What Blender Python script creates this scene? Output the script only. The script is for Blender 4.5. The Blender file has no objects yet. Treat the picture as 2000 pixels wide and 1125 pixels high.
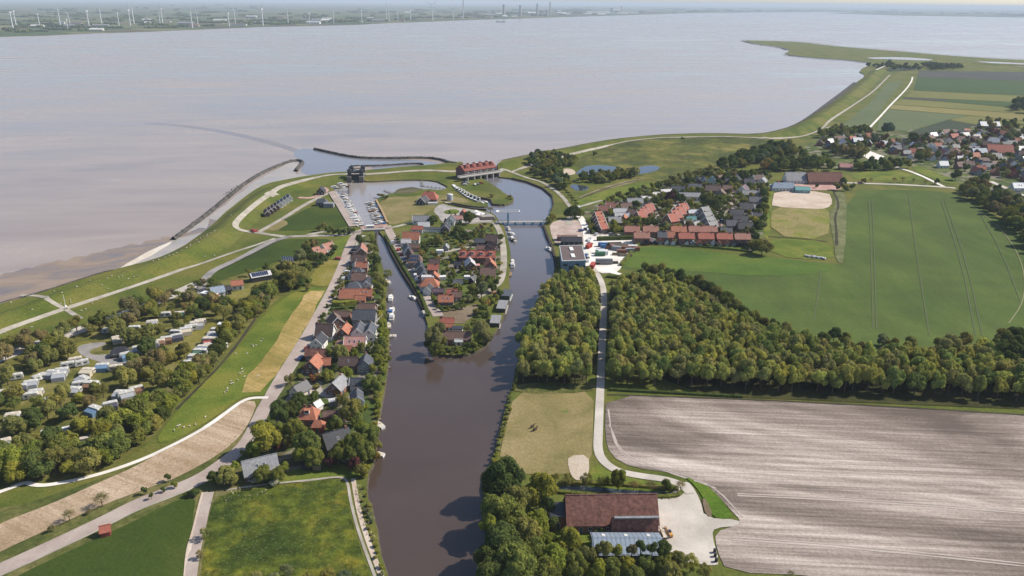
import bpy, bmesh, math, random
import numpy as np
from mathutils import Vector, Matrix
from mathutils.geometry import delaunay_2d_cdt
from mathutils.bvhtree import BVHTree

S = bpy.context.scene
COL = S.collection
rnd = random.Random(7)
RG = np.random.default_rng(11)
PI = math.pi

# ---------------------------------------------------------------- camera, sky, sun, exposure
CAM_H = 150.0
FOC = 1500.0                                   # focal length in photo pixels (photo is 2000 wide)
PITCH = math.radians(20.45)
ROLL = math.radians(0.54)
cam_d = bpy.data.cameras.new('camera')
cam = bpy.data.objects.new('camera', cam_d)
COL.objects.link(cam)
cam_d.sensor_width = 36.0
cam_d.lens = 36.0 * FOC / 2000.0
cam_d.clip_start = 1.0
cam_d.clip_end = 200000.0
CR = Matrix.Rotation(PI / 2 - PITCH, 3, 'X') @ Matrix.Rotation(ROLL, 3, 'Z')
cam.matrix_world = Matrix.Translation((0, 0, CAM_H)) @ CR.to_4x4()
S.camera = cam

SUN_AZ, SUN_EL = math.radians(14), math.radians(42)   # azimuth measured from +X towards +Y
sv = Vector((math.cos(SUN_EL) * math.cos(SUN_AZ), math.cos(SUN_EL) * math.sin(SUN_AZ), math.sin(SUN_EL)))
world = bpy.data.worlds.new('World')
S.world = world
world.use_nodes = True
wn = world.node_tree
bg = wn.nodes['Background']
sky = wn.nodes.new('ShaderNodeTexSky')
sky.sky_type = 'NISHITA'
sky.sun_disc = False
sky.sun_elevation = SUN_EL
sky.sun_rotation = PI / 2 - SUN_AZ
sky.altitude = 100
sky.air_density = 0.75
sky.dust_density = 1.0
sky.ozone_density = 1.4
wn.links.new(sky.outputs[0], bg.inputs[0])
bg.inputs[1].default_value = 0.128
sun_d = bpy.data.lights.new('sun', 'SUN')
sun_d.energy = 4.8
sun_d.angle = math.radians(0.53)
sun_d.color = (1.0, 0.93, 0.82)
sun = bpy.data.objects.new('sun', sun_d)
COL.objects.link(sun)
sun.rotation_euler = (-sv).to_track_quat('-Z', 'Y').to_euler()
S.view_settings.view_transform = 'Standard'
S.view_settings.look = 'None'
S.view_settings.gamma = 1
S.view_settings.exposure = 0.36
S.view_settings.use_curve_mapping = False
HAZE = 6.2e-5
HAZE_COL = (0.74, 0.85, 0.97)

# ---------------------------------------------------------------- photo bearing -> point on the ground
def G(px, py, z=0.0):
    d = CR @ Vector(((px - 1000.0) / FOC, -(py - 562.5) / FOC, -1.0))
    if d.z > -0.0016:
        d.z = -0.0016
    t = (z - CAM_H) / d.z
    return Vector((d.x * t, d.y * t, z))
def SC(px, py, z=0.0):                        # photo pixels per metre at that ground point
    p = G(px, py, z)
    d = (CR.transposed() @ (p - Vector((0, 0, CAM_H))))
    return FOC / -d.z

# ---------------------------------------------------------------- dikes: relief of the land
DIKES = []
def add_dike(pxs, top, half, slope):
    pts = [G(x, y, top) for x, y in pxs]
    DIKES.append((np.array([(p.x, p.y) for p in pts]), top, half, slope))
add_dike([(-700, 870), (-300, 722), (-100, 655), (0, 616), (120, 572), (230, 535), (300, 514), (360, 489), (410, 462), (450, 430), (505, 383), (540, 362), (590, 350), (640, 342), (681, 339)], 4.6, 1.6, 13)
add_dike([(704, 337), (760, 335), (830, 329), (870, 327), (906, 324)], 4.6, 1.6, 13)
add_dike([(976, 319), (1010, 312), (1080, 297), (1180, 277), (1280, 267.5), (1400, 264.5), (1490, 266.5), (1550, 253), (1600, 227), (1650, 194), (1690, 160), (1712, 138)], 5.0, 1.6, 15)
add_dike([(1712, 137), (1740, 126), (1800, 122), (1900, 122), (2000, 126), (2300, 150)], 4.0, 2, 16)
def H(x, y):
    x = np.atleast_1d(np.asarray(x, float)); y = np.atleast_1d(np.asarray(y, float))
    h = np.zeros_like(x)
    for pl, top, half, slope in DIKES:
        best = np.full_like(x, 1e9)
        for a, b in zip(pl[:-1], pl[1:]):
            ab = b - a
            t = ((x - a[0]) * ab[0] + (y - a[1]) * ab[1]) / (ab @ ab)
            t = np.clip(t, 0, 1)
            best = np.minimum(best, np.hypot(x - a[0] - t * ab[0], y - a[1] - t * ab[1]))
        u = np.clip(1 - (best - half) / slope, 0, 1)
        u = u * u * (3 - 2 * u) * .5 + u * .5
        h = np.maximum(h, top * u)
    return h
def h1(x, y): return float(H([x], [y])[0])
TS = np.linspace(0, 1, 260)
def GT(px, py):                               # first hit of the sight line with the relief
    p0 = G(px, py, 7.0); p1 = G(px, py, 0.0)
    X = p0.x + (p1.x - p0.x) * TS; Y = p0.y + (p1.y - p0.y) * TS; Z = 7.0 * (1 - TS)
    hz = H(X, Y); k = int(np.argmax(Z <= hz + 1e-6))
    return Vector((X[k], Y[k], float(hz[k])))

# ---------------------------------------------------------------- materials
MATS = {}
def newmat(name):
    m = bpy.data.materials.new(name); m.use_nodes = True
    nt = m.node_tree; nt.nodes.clear()
    out = nt.nodes.new('ShaderNodeOutputMaterial')
    return m, nt, out
def N(nt, t, **kw):
    n = nt.nodes.new(t)
    for k, v in kw.items(): setattr(n, k, v)
    return n
def pos(nt, scale=(1, 1, 1), rot=0.0, obj=False):
    if obj:
        src = N(nt, 'ShaderNodeTexCoord').outputs['Object']
    else:
        src = N(nt, 'ShaderNodeNewGeometry').outputs['Position']
    mp = N(nt, 'ShaderNodeMapping')
    mp.inputs['Rotation'].default_value = (0, 0, rot)
    mp.inputs['Scale'].default_value = scale
    # rotate first, scale after
    mp.vector_type = 'POINT'
    if rot:
        mp2 = N(nt, 'ShaderNodeMapping'); mp2.inputs['Rotation'].default_value = (0, 0, rot)
        mp.inputs['Rotation'].default_value = (0, 0, 0)
        nt.links.new(src, mp2.inputs[0]); nt.links.new(mp2.outputs[0], mp.inputs[0])
    else:
        nt.links.new(src, mp.inputs[0])
    return mp.outputs[0]
def noise(nt, vec, scale, detail=4, rough=0.6, dist=0.0):
    n = N(nt, 'ShaderNodeTexNoise'); n.inputs['Scale'].default_value = scale
    n.inputs['Detail'].default_value = detail; n.inputs['Roughness'].default_value = rough
    n.inputs['Distortion'].default_value = dist
    nt.links.new(vec, n.inputs['Vector'])
    return n.outputs['Fac']
def ramp(nt, fac, stops, interp='LINEAR'):
    r = N(nt, 'ShaderNodeValToRGB'); r.color_ramp.interpolation = interp
    e = r.color_ramp.elements
    while len(e) < len(stops): e.new(0.5)
    for i, (p, c) in enumerate(stops):
        e[i].position = p; e[i].color = (*c, 1) if len(c) == 3 else c
    nt.links.new(fac, r.inputs[0])
    return r.outputs[0]
def mix(nt, fac, a, b, mode='MIX'):
    m = N(nt, 'ShaderNodeMix', data_type='RGBA', blend_type=mode)
    for s, v in ((m.inputs[0], fac), (m.inputs[6], a), (m.inputs[7], b)):
        if isinstance(v, (int, float)): s.default_value = v
        elif isinstance(v, tuple): s.default_value = (*v, 1) if len(v) == 3 else v
        else: nt.links.new(v, s)
    return m.outputs[2]
def math_(nt, op, a, b=None, c=None):
    m = N(nt, 'ShaderNodeMath', operation=op)
    for s, v in zip(m.inputs, (a, b, c)):
        if v is None: continue
        if isinstance(v, (int, float)): s.default_value = v
        else: nt.links.new(v, s)
    return m.outputs[0]
def pbsdf(nt, out, col, rough=0.8, spec=0.3, metal=0.0, bump=None, bstr=0.3, bdist=0.3):
    p = N(nt, 'ShaderNodeBsdfPrincipled')
    if isinstance(col, tuple): p.inputs['Base Color'].default_value = (*col[:3], 1)
    else: nt.links.new(col, p.inputs['Base Color'])
    if isinstance(rough, (int, float)): p.inputs['Roughness'].default_value = rough
    else: nt.links.new(rough, p.inputs['Roughness'])
    p.inputs['Specular IOR Level'].default_value = spec
    p.inputs['Metallic'].default_value = metal
    if bump is not None:
        b = N(nt, 'ShaderNodeBump'); b.inputs['Strength'].default_value = bstr
        b.inputs['Distance'].default_value = bdist
        nt.links.new(bump, b.inputs['Height']); nt.links.new(b.outputs[0], p.inputs['Normal'])
    nt.links.new(p.outputs[0], out.inputs[0])
    return p
def gm(name, cols, big=0.02, fine=0.5, stripe=None, bstr=0.5, fine_amt=0.35, patch=None, speck=None, dist=0.4, mid=None):
    """ground cover: cols = 3 colours over large noise, fine grain, optional stripes (angle, period m, strength, contrast colour)"""
    if name in MATS: return MATS[name]
    m, nt, out = newmat(name)
    wm_ = lambda c: (c[0] * 1.06, c[1] * .98, c[2] * .85) if c[1] > c[0] * .93 and c[1] > c[2] * 1.3 else c
    cols = [wm_(c) for c in cols]
    if mid: mid = (mid[0], wm_(mid[1]), mid[2])
    if stripe: stripe = [(s[0], s[1], s[2], wm_(s[3])) for s in stripe]
    v = pos(nt)
    f = noise(nt, v, big, 5, 0.62, dist)
    c = ramp(nt, f, [(0.38, cols[0]), (0.5, cols[1]), (0.62, cols[2])])
    if mid:
        fm = noise(nt, v, mid[0], 4, 0.6)
        c = mix(nt, math_(nt, 'MULTIPLY', ramp(nt, fm, [(0.45, (0, 0, 0)), (0.62, (1, 1, 1))]), mid[2]), c, mid[1])
    if stripe:
        for (ang, per, amt, sc) in stripe:
            vs = pos(nt, (1.0 / per, 0.012, 1.0), math.radians(ang))
            fs = noise(nt, vs, 1.0, 3, 0.75)
            fs = ramp(nt, fs, [(0.42, (0, 0, 0)), (0.60, (1, 1, 1))])
            c = mix(nt, math_(nt, 'MULTIPLY', fs, amt), c, sc)
    if patch:
        vo = N(nt, 'ShaderNodeTexVoronoi'); vo.inputs['Scale'].default_value = patch[0]
        nt.links.new(pos(nt, (1, patch[3] if len(patch) > 3 else 1, 1), patch[4] if len(patch) > 4 else 0.4), vo.inputs['Vector'])
        r1 = N(nt, 'ShaderNodeSeparateColor'); nt.links.new(vo.outputs['Color'], r1.inputs[0])
        k = patch[1]
        cc = ramp(nt, r1.outputs[0], [(i / len(k), q) for i, q in enumerate(k)], 'CONSTANT')
        c = mix(nt, patch[2], c, cc)
    ff = noise(nt, v, fine, 5, 0.7)
    g = ramp(nt, ff, [(0.25, (1 - fine_amt,) * 3), (0.75, (1 + fine_amt,) * 3)])
    c = mix(nt, 1.0, c, g, 'MULTIPLY')
    if speck:
        fs = noise(nt, v, speck[0], 2, 0.5)
        c = mix(nt, math_(nt, 'MULTIPLY', ramp(nt, fs, [(speck[1], (0, 0, 0)), (speck[1] + .05, (1, 1, 1))]), speck[3]), c, speck[2])
    pbsdf(nt, out, c, 0.95, 0.1, 0, ff, bstr, 0.5)
    MATS[name] = m
    return m
def pm(name, col, rough=0.7, spec=0.3, metal=0.0, var=0.12, scale=1.2):
    """plain painted / built material with grain and mild weathering"""
    if name in MATS: return MATS[name]
    m, nt, out = newmat(name)
    v = pos(nt, obj=True)
    f = noise(nt, v, scale, 6, 0.65)
    g = ramp(nt, f, [(0.3, (1 - var,) * 3), (0.7, (1 + var,) * 3)])
    c = mix(nt, 1.0, col, g, 'MULTIPLY')
    pbsdf(nt, out, c, rough, spec, metal, f, 0.15, 0.05)
    MATS[name] = m
    return m
def roofmat(name, col, glossy=0.75, var=0.28):
    if name in MATS: return MATS[name]
    m, nt, out = newmat(name)
    v = pos(nt, obj=True)
    w = N(nt, 'ShaderNodeTexWave', wave_type='BANDS', bands_direction='Z', wave_profile='SAW')
    w.inputs['Scale'].default_value = 1.5; w.inputs['Distortion'].default_value = 0.4
    nt.links.new(v, w.inputs['Vector'])
    f = noise(nt, v, 0.9, 6, 0.7)
    f2 = noise(nt, pos(nt, (6, 6, 0.8), obj=True), 1.0, 2, 0.6)
    g = ramp(nt, f, [(0.3, (1 - var,) * 3), (0.7, (1 + var,) * 3)])
    c = mix(nt, 1.0, col, g, 'MULTIPLY')
    c = mix(nt, 1.0, c, ramp(nt, f2, [(0.35, (.85, .85, .85)), (0.65, (1.12, 1.12, 1.12))]), 'MULTIPLY')
    c = mix(nt, 0.25, c, ramp(nt, w.outputs['Fac'], [(0, (.5, .5, .5)), (0.3, (1, 1, 1))]), 'MULTIPLY')
    pbsdf(nt, out, c, glossy, 0.35, 0, w.outputs['Fac'], 0.3, 0.04)
    MATS[name] = m
    return m
def brick(name, col, mortar=(.35, .33, .3)):
    if name in MATS: return MATS[name]
    m, nt, out = newmat(name)
    v = pos(nt, obj=True)
    f = noise(nt, v, 3.0, 5, 0.7)
    g = ramp(nt, f, [(0.3, (.7, .7, .7)), (0.7, (1.25, 1.25, 1.25))])
    c = mix(nt, 1.0, col, g, 'MULTIPLY')
    w = N(nt, 'ShaderNodeTexWave', wave_type='BANDS', bands_direction='Z'); w.inputs['Scale'].default_value = 4.0
    nt.links.new(v, w.inputs['Vector'])
    c = mix(nt, math_(nt, 'MULTIPLY', ramp(nt, w.outputs['Fac'], [(0.0, (1, 1, 1)), (0.2, (0, 0, 0))]), 0.5), c, mortar)
    pbsdf(nt, out, c, 0.9, 0.15)
    MATS[name] = m
    return m
def leafmat(name, attr):
    m, nt, out = newmat(name)
    if attr:
        a = N(nt, 'ShaderNodeAttribute'); a.attribute_name = 'tint'; base = a.outputs['Color']
        v = pos(nt)
        f = noise(nt, v, 0.35, 5, 0.7)
    else:
        oi = N(nt, 'ShaderNodeObjectInfo'); base = oi.outputs['Color']
        v = pos(nt)
        f = noise(nt, v, 0.35, 5, 0.7)
    g = ramp(nt, f, [(0.28, (.55, .62, .6)), (0.5, (1, 1, 1)), (0.72, (1.55, 1.45, 1.15))])
    c = mix(nt, 1.0, base, g, 'MULTIPLY')
    d = N(nt, 'ShaderNodeBsdfDiffuse'); d.inputs['Roughness'].default_value = 0.6
    t = N(nt, 'ShaderNodeBsdfTranslucent')
    nt.links.new(c, d.inputs[0]); nt.links.new(c, t.inputs[0])
    x = N(nt, 'ShaderNodeMixShader'); x.inputs[0].default_value = 0.36
    nt.links.new(d.outputs[0], x.inputs[1]); nt.links.new(t.outputs[0], x.inputs[2])
    nt.links.new(x.outputs[0], out.inputs[0])
    return m
LEAF = leafmat('leaf', False)
LEAFT = leafmat('leaf_wood', True)
BARK = pm('bark', (.10, .075, .055), .9, .1, scale=4)

def watermat(name, silt, silt2, big, stretch, rot, rough=0.12, bump=0.25, wave=0.8, spec=0.5):
    m, nt, out = newmat(name)
    v = pos(nt, (1, stretch, 1), rot)
    f = noise(nt, v, big, 6, 0.6, 0.6)
    f2 = noise(nt, v, big * 0.23, 4, 0.55, 0.4)
    fm = math_(nt, 'ADD', math_(nt, 'MULTIPLY', f, 0.5), math_(nt, 'MULTIPLY', f2, 0.5))
    c = mix(nt, ramp(nt, fm, [(0.38, (0, 0, 0)), (0.62, (1, 1, 1))]), silt, silt2)
    r = ramp(nt, fm, [(0.35, (rough * .55,) * 3), (0.65, (rough * 1.5,) * 3)])
    w = noise(nt, pos(nt), wave, 4, 0.65)
    p = pbsdf(nt, out, c, r, spec, 0, w, bump, 0.12)
    p.inputs['IOR'].default_value = 1.333
    return m

# ---------------------------------------------------------------- object helpers
LM = []                                       # landmarks for labels (x, y, phrase)
REC = []                                      # things that still need a distinguishing label
def tagset(o, label=None, cat=None, group=None, kind=None):
    if label: o['label'] = label
    if cat: o['category'] = cat
    if group: o['group'] = group
    if kind: o['kind'] = kind
def mesh(name, verts, faces, mats, fmat=None, smooth=False):
    me = bpy.data.meshes.new(name)
    me.from_pydata([tuple(v) for v in verts], [], faces)
    for m in (mats if isinstance(mats, (list, tuple)) else [mats]): me.materials.append(m)
    if fmat: me.polygons.foreach_set('material_index', fmat)
    if smooth: me.polygons.foreach_set('use_smooth', [True] * len(me.polygons))
    me.update()
    return me
def mesh_np(name, V, F, mats, fmat=None, tint=None):
    me = bpy.data.meshes.new(name)
    n, k = F.shape
    me.vertices.add(len(V)); me.vertices.foreach_set('co', np.ascontiguousarray(V, np.float32).ravel())
    me.loops.add(n * k); me.loops.foreach_set('vertex_index', np.ascontiguousarray(F, np.int32).ravel())
    me.polygons.add(n)
    me.polygons.foreach_set('loop_start', np.arange(0, n * k, k, dtype=np.int32))
    for m in (mats if isinstance(mats, (list, tuple)) else [mats]): me.materials.append(m)
    if fmat is not None: me.polygons.foreach_set('material_index', np.asarray(fmat, np.int32))
    if tint is not None:
        at = me.color_attributes.new('tint', 'FLOAT_COLOR', 'POINT')
        at.data.foreach_set('color', np.ascontiguousarray(np.c_[tint, np.ones(len(tint))], np.float32).ravel())
    me.update(calc_edges=True)
    return me
def ob(name, me, parent=None, loc=None, rz=0.0, scale=None, rot=None, color=None):
    o = bpy.data.objects.new(name, me); COL.objects.link(o)
    if loc is not None: o.location = loc
    if rot is not None: o.rotation_euler = rot
    elif rz: o.rotation_euler = (0, 0, rz)
    if scale is not None: o.scale = scale if hasattr(scale, '__len__') else (scale,) * 3
    if color is not None: o.color = (*color, 1)
    if parent is not None: o.parent = parent
    return o
def thing(name, cat, loc, rz=0.0, label=None, group=None):
    o = bpy.data.objects.new(name, None); COL.objects.link(o)
    o.empty_display_size = 0.5
    o.location = loc; o.rotation_euler = (0, 0, rz)
    tagset(o, label, cat, group)
    return o
def rec(o, desc, fam, shared=None):
    """desc: how it looks; fam: family in which labels must differ; shared: where it is, when nothing tells it apart"""
    REC.append((o, desc, fam, shared))
class MB:
    def __init__(s): s.v = []; s.f = []; s.m = []
    def box(s, x0, x1, y0, y1, z0, z1, m=0):
        b = len(s.v)
        s.v += [(x0, y0, z0), (x1, y0, z0), (x1, y1, z0), (x0, y1, z0), (x0, y0, z1), (x1, y0, z1), (x1, y1, z1), (x0, y1, z1)]
        for q in ((0, 3, 2, 1), (4, 5, 6, 7), (0, 1, 5, 4), (1, 2, 6, 5), (2, 3, 7, 6), (3, 0, 4, 7)):
            s.f.append(tuple(b + i for i in q)); s.m.append(m)
        return s
    def prism(s, poly, z0, z1, m=0, axis='z'):
        b = len(s.v); n = len(poly)
        for z in (z0, z1):
            for (p, q) in poly:
                s.v.append((p, q, z) if axis == 'z' else ((p, z, q) if axis == 'y' else (z, p, q)))
        s.f.append(tuple(b + i for i in range(n))[::-1]); s.m.append(m)
        s.f.append(tuple(b + n + i for i in range(n))); s.m.append(m)
        for i in range(n):
            j = (i + 1) % n
            s.f.append((b + i, b + j, b + n + j, b + n + i)); s.m.append(m)
        return s
    def cyl(s, p0, p1, r0, r1, n=8, m=0, cap=True):
        p0 = Vector(p0); p1 = Vector(p1); d = (p1 - p0).normalized()
        a = d.orthogonal().normalized(); c = d.cross(a)
        b = len(s.v)
        for p, r in ((p0, r0), (p1, r1)):
            for i in range(n):
                t = 2 * PI * i / n
                s.v.append(tuple(p + a * (r * math.cos(t)) + c * (r * math.sin(t))))
        for i in range(n):
            j = (i + 1) % n
            s.f.append((b + i, b + j, b + n + j, b + n + i)); s.m.append(m)
        if cap:
            s.f.append(tuple(b + i for i in range(n))[::-1]); s.m.append(m)
            s.f.append(tuple(b + n + i for i in range(n))); s.m.append(m)
        return s
    def face(s, pts, m=0):
        b = len(s.v); s.v += [tuple(p) for p in pts]
        s.f.append(tuple(range(b, b + len(pts)))); s.m.append(m)
        return s
    def mesh(s, name, mats, smooth=False):
        return mesh(name, s.v, s.f, mats, s.m, smooth)

def chaikin(p, n=1, closed=True):
    for _ in range(n):
        q = []
        L = len(p)
        for i in range(L if closed else L - 1):
            a, b = p[i], p[(i + 1) % L]
            q.append((a[0] * .75 + b[0] * .25, a[1] * .75 + b[1] * .25))
            q.append((a[0] * .25 + b[0] * .75, a[1] * .25 + b[1] * .75))
        if not closed: q = [p[0]] + q + [p[-1]]
        p = q
    return p
def inpoly(P, x, y):
    P = np.asarray(P); x = np.asarray(x); y = np.asarray(y)
    c = np.zeros(x.shape, bool); j = len(P) - 1
    for i in range(len(P)):
        xi, yi = P[i]; xj, yj = P[j]
        with np.errstate(divide='ignore', invalid='ignore'):
            c ^= ((yi > y) != (yj > y)) & (x < (xj - xi) * (y - yi) / (yj - yi + 1e-12) + xi)
        j = i
    return c
def resample(P, step):
    out = []
    L = len(P)
    for i in range(L):
        a = np.array(P[i]); b = np.array(P[(i + 1) % L])
        d = np.hypot(*(b - a))
        s = max(step, 0.02 * np.hypot(*a))
        n = max(1, int(d / s))
        for k in range(n): out.append(tuple(a + (b - a) * k / n))
    return out
def tri(P, extra=()):
    vs = [Vector(p) for p in P] + [Vector(p) for p in extra]
    f = [list(range(len(P)))]
    r = delaunay_2d_cdt(vs, [], f, 1, 1e-4)
    return r[0], r[2]
def G2(pxs): return [tuple(G(x, y)[:2]) for x, y in pxs]

BVS = []
def addbv(vs, fs):
    z = [v[2] for v in vs]; x = [v[0] for v in vs]; y = [v[1] for v in vs]
    BVS.append((min(x), max(x), min(y), max(y), BVHTree.FromPolygons([tuple(v) for v in vs], fs)))
def surf(x, y):
    z = h1(x, y); dn = Vector((0, 0, -1)); o_ = Vector((x, y, 60))
    for x0, x1, y0, y1, b in BVS:
        if x0 <= x <= x1 and y0 <= y <= y1:
            r = b.ray_cast(o_, dn)
            if r[0] is not None and r[0].z > z: z = r[0].z
    return z
def sheet(name, pxs, mat, lift, smooth=1, jag=0.0, kind='structure', step=0, z=None, seed=0):
    P = G2(pxs)
    if smooth: P = chaikin(P, smooth)
    if jag:
        P = resample(P, 5)
        r = np.random.default_rng(seed + 3)
        P = [(x + r.normal() * jag * (1 + math.hypot(x, y) / 1500), y + r.normal() * jag * (1 + math.hypot(x, y) / 1500)) for x, y in P]
    elif step: P = resample(P, step)
    vs, fs = tri(P)
    a = np.array([tuple(v) for v in vs])
    hz = H(a[:, 0], a[:, 1]) + lift if z is None else np.full(len(a), z)
    me = mesh(name, np.c_[a, hz], [tuple(f) for f in fs], mat)
    if z is None or z > 0: addbv(np.c_[a, hz], [tuple(f) for f in fs])
    o = ob(name, me); o['kind'] = kind
    return o
def ribbon(name, pxs, width, mat, lift=0.12, smooth=2, step=4.0, wvar=None, kind='structure', jag=0):
    if smooth: pxs = chaikin(pxs, smooth, False)
    P = [np.array(GT(x, y)[:2]) for x, y in pxs]
    Q = [P[0]]; 
    for a, b in zip(P[:-1], P[1:]):
        d = np.hypot(*(b - a)); n = max(1, int(d / max(step, 0.006 * np.hypot(*a))))
        for k in range(1, n + 1): Q.append(a + (b - a) * k / n)
    Q = np.array(Q)
    T = np.gradient(Q, axis=0); T /= (np.hypot(T[:, 0], T[:, 1])[:, None] + 1e-9)
    Nn = np.c_[-T[:, 1], T[:, 0]]
    w = np.full(len(Q), width / 2.0) if wvar is None else np.interp(np.linspace(0, 1, len(Q)), np.linspace(0, 1, len(wvar)), wvar) / 2
    if jag: w = w * (1 + RG.normal(0, jag, len(Q)))
    V = []; F = []
    for k in (-1, -0.33, 0.33, 1):
        X = Q + Nn * (w * k)[:, None]
        V.append(np.c_[X, np.array([surf(p_[0], p_[1]) for p_ in X]) + np.maximum(max(.07, lift * .4), 4.5e-4 * np.hypot(X[:, 0], X[:, 1]) - .05)])
    n = len(Q)
    V = np.concatenate(V)
    for c in range(3):
        i = np.arange(n - 1)
        F.append(np.c_[c * n + i, c * n + i + 1, (c + 1) * n + i + 1, (c + 1) * n + i][:, ::-1])
    F = np.concatenate(F)
    o = ob(name, mesh_np(name, V, F, mat)); o['kind'] = kind
    return o
# ================================================================ water
SEA = watermat('sea_water', (.245, .190, .158), (.345, .286, .247), 0.006, 3.2, math.radians(-8), 0.22, 0.5, 0.35, .36)
def river_sheen(m):
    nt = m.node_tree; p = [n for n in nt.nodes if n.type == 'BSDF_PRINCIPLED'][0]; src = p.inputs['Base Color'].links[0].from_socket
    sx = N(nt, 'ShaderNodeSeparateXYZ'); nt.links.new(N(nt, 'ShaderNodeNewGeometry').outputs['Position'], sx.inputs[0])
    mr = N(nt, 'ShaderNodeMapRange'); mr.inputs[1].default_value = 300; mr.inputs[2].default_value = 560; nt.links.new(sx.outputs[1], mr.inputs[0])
    nt.links.new(mix(nt, mr.outputs[0], src, (.150, .145, .155)), p.inputs['Base Color'])   # sky reflection on the farther water, painted into the base colour
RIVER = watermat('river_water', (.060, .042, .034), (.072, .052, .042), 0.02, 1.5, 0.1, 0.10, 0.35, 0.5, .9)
river_sheen(RIVER)
HARB = watermat('harbour_water', (.25, .225, .205), (.30, .27, .25), 0.02, 1.2, 0.1, 0.10, 0.35, 0.5, .9)
POND = watermat('pond_water', (.035, .045, .055), (.045, .055, .065), 0.03, 1, 0, 0.04, 0.06, 0.6)
SEA_Z = -1.1
P = [(-70000, -2000), (70000, -2000), (70000, 60000), (-70000, 60000)]
xs = [-70000, -8000, -3000, -1500, -700, -300, 0, 300, 700, 1500, 3000, 8000, 70000]
ys = [-2000, 0, 150, 300, 500, 800, 1300, 2200, 4000, 8000, 16000, 60000]
V = [(x, y, SEA_Z) for y in ys for x in xs]
F = [(j * len(xs) + i, j * len(xs) + i + 1, (j + 1) * len(xs) + i + 1, (j + 1) * len(xs) + i) for j in range(len(ys) - 1) for i in range(len(xs) - 1)]
o = ob('sea', mesh('sea', V, F, SEA)); o['kind'] = 'structure'
def wsheet(name, pxs, mat, z, **k): return sheet(name, pxs, mat, 0, z=z, **k)
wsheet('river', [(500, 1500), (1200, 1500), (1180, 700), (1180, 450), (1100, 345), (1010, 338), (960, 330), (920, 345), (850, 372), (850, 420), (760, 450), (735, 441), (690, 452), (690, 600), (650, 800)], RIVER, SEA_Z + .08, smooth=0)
wsheet('harbour_basin', [(628, 386), (676, 343), (700, 343.5), (712, 343.5), (860, 338), (892, 352), (892, 372), (800, 390), (765, 447), (690, 450)], HARB, SEA_Z + .12, smooth=0)
wsheet('tidal_channel', [(640, 341), (690, 343), (702, 342), (716, 333), (745, 329), (830, 320), (868, 318), (800, 309), (700, 307), (660, 300), (620, 290), (585, 287), (570, 300), (592, 315), (585, 338)], watermat('channel_water', (.17, .17, .18), (.21, .20, .21), 0.01, 1.5, 0, .12, .2, .5), SEA_Z + .05, smooth=1)
# mud
MUD = gm('mud', [(.15, .12, .10), (.24, .195, .16), (.30, .245, .20)], 0.018, 0.3, stripe=[(20, 9, .5, (.36, .32, .30))], fine_amt=.12, bstr=.3, dist=1.2)
def wetmud(name, a, b, sc=0.02, wet=(.15, .6)):
    m, nt, out = newmat(name)
    v = pos(nt, (1, 2.2, 1), -.5)
    f = noise(nt, v, sc, 7, .68, 1.4)
    c = ramp(nt, f, [(0.36, a), (0.62, b)])
    pbsdf(nt, out, c, ramp(nt, f, [(0.42, (wet[0],) * 3), (0.56, (wet[1],) * 3)]), .5, 0, f, .4, .3)
    return m
WM = wetmud('wet_mud', (.150, .118, .098), (.265, .198, .145))
GM = wetmud('silt_bank', (.30, .275, .25), (.37, .335, .30), .03, (.3, .6))
jag = [(-300, 668), (-300, 600)]
x = -300.0
while x < 420:
    y = 600 - (x + 300) * (600 - 436) / 720.0
    jag.append((x, y + rnd.uniform(-1, 1))); jag.append((x + rnd.uniform(14, 26), y - rnd.uniform(-1, 3)))
    x += rnd.uniform(26, 40)
wsheet('mudflat', jag + [(410, 425), (425, 428), (400, 450), (335, 467), (330, 475), (228, 526), (222, 534), (150, 556), (60, 584), (0, 600)], WM, SEA_Z + .16, smooth=0, jag=0.5)
wsheet('silt_bank', [(222, 527), (335, 466), (400, 425), (450, 389), (500, 352), (560, 317), (585, 313), (574, 330), (580, 338), (640, 342), (681, 346), (640, 352), (580, 360), (530, 380), (470, 430), (400, 480), (300, 530)], GM, SEA_Z + .14, smooth=0, jag=.4)
wsheet('sand_strip', [(219, 529), (248, 511), (290, 489), (336, 468), (330, 476), (296, 496), (262, 512), (232, 527)], gm('pale_sand', [(.50, .44, .36), (.58, .52, .44), (.62, .57, .5)], .05, .8, fine_amt=.1), SEA_Z + .24, smooth=0, jag=.3)
wsheet('mud_bank', [(684, 324), (700, 322), (722, 325), (735, 331), (728, 334), (706, 333), (690, 329)], MUD, SEA_Z + .5, jag=.4)
wsheet('mud_shore', [(712, 341.5), (760, 345.5), (850, 341), (872, 343), (890, 352), (884, 368), (866, 362), (855, 350), (800, 348), (740, 353), (706, 353)], MUD, SEA_Z + .3, jag=.4)
wsheet('mud_islet', [(768, 374), (778, 368), (800, 365), (822, 367), (836, 372), (828, 379), (800, 384), (775, 379)], gm('reedy_mud', [(.07, .07, .045), (.10, .095, .06), (.13, .12, .08)], .06, .8), SEA_Z + .9, jag=.3)

wsheet('sediment_streak', [(272, 238), (330, 239.5), (400, 247), (470, 259), (540, 276), (578, 287), (592, 296), (585, 300), (560, 290), (500, 273), (430, 257), (350, 245), (300, 240.5)], watermat('streak_water', (.20, .155, .13), (.235, .19, .16), .01, 1, 0, .22, .5, .35, .36), SEA_Z + .03, smooth=1)
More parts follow.
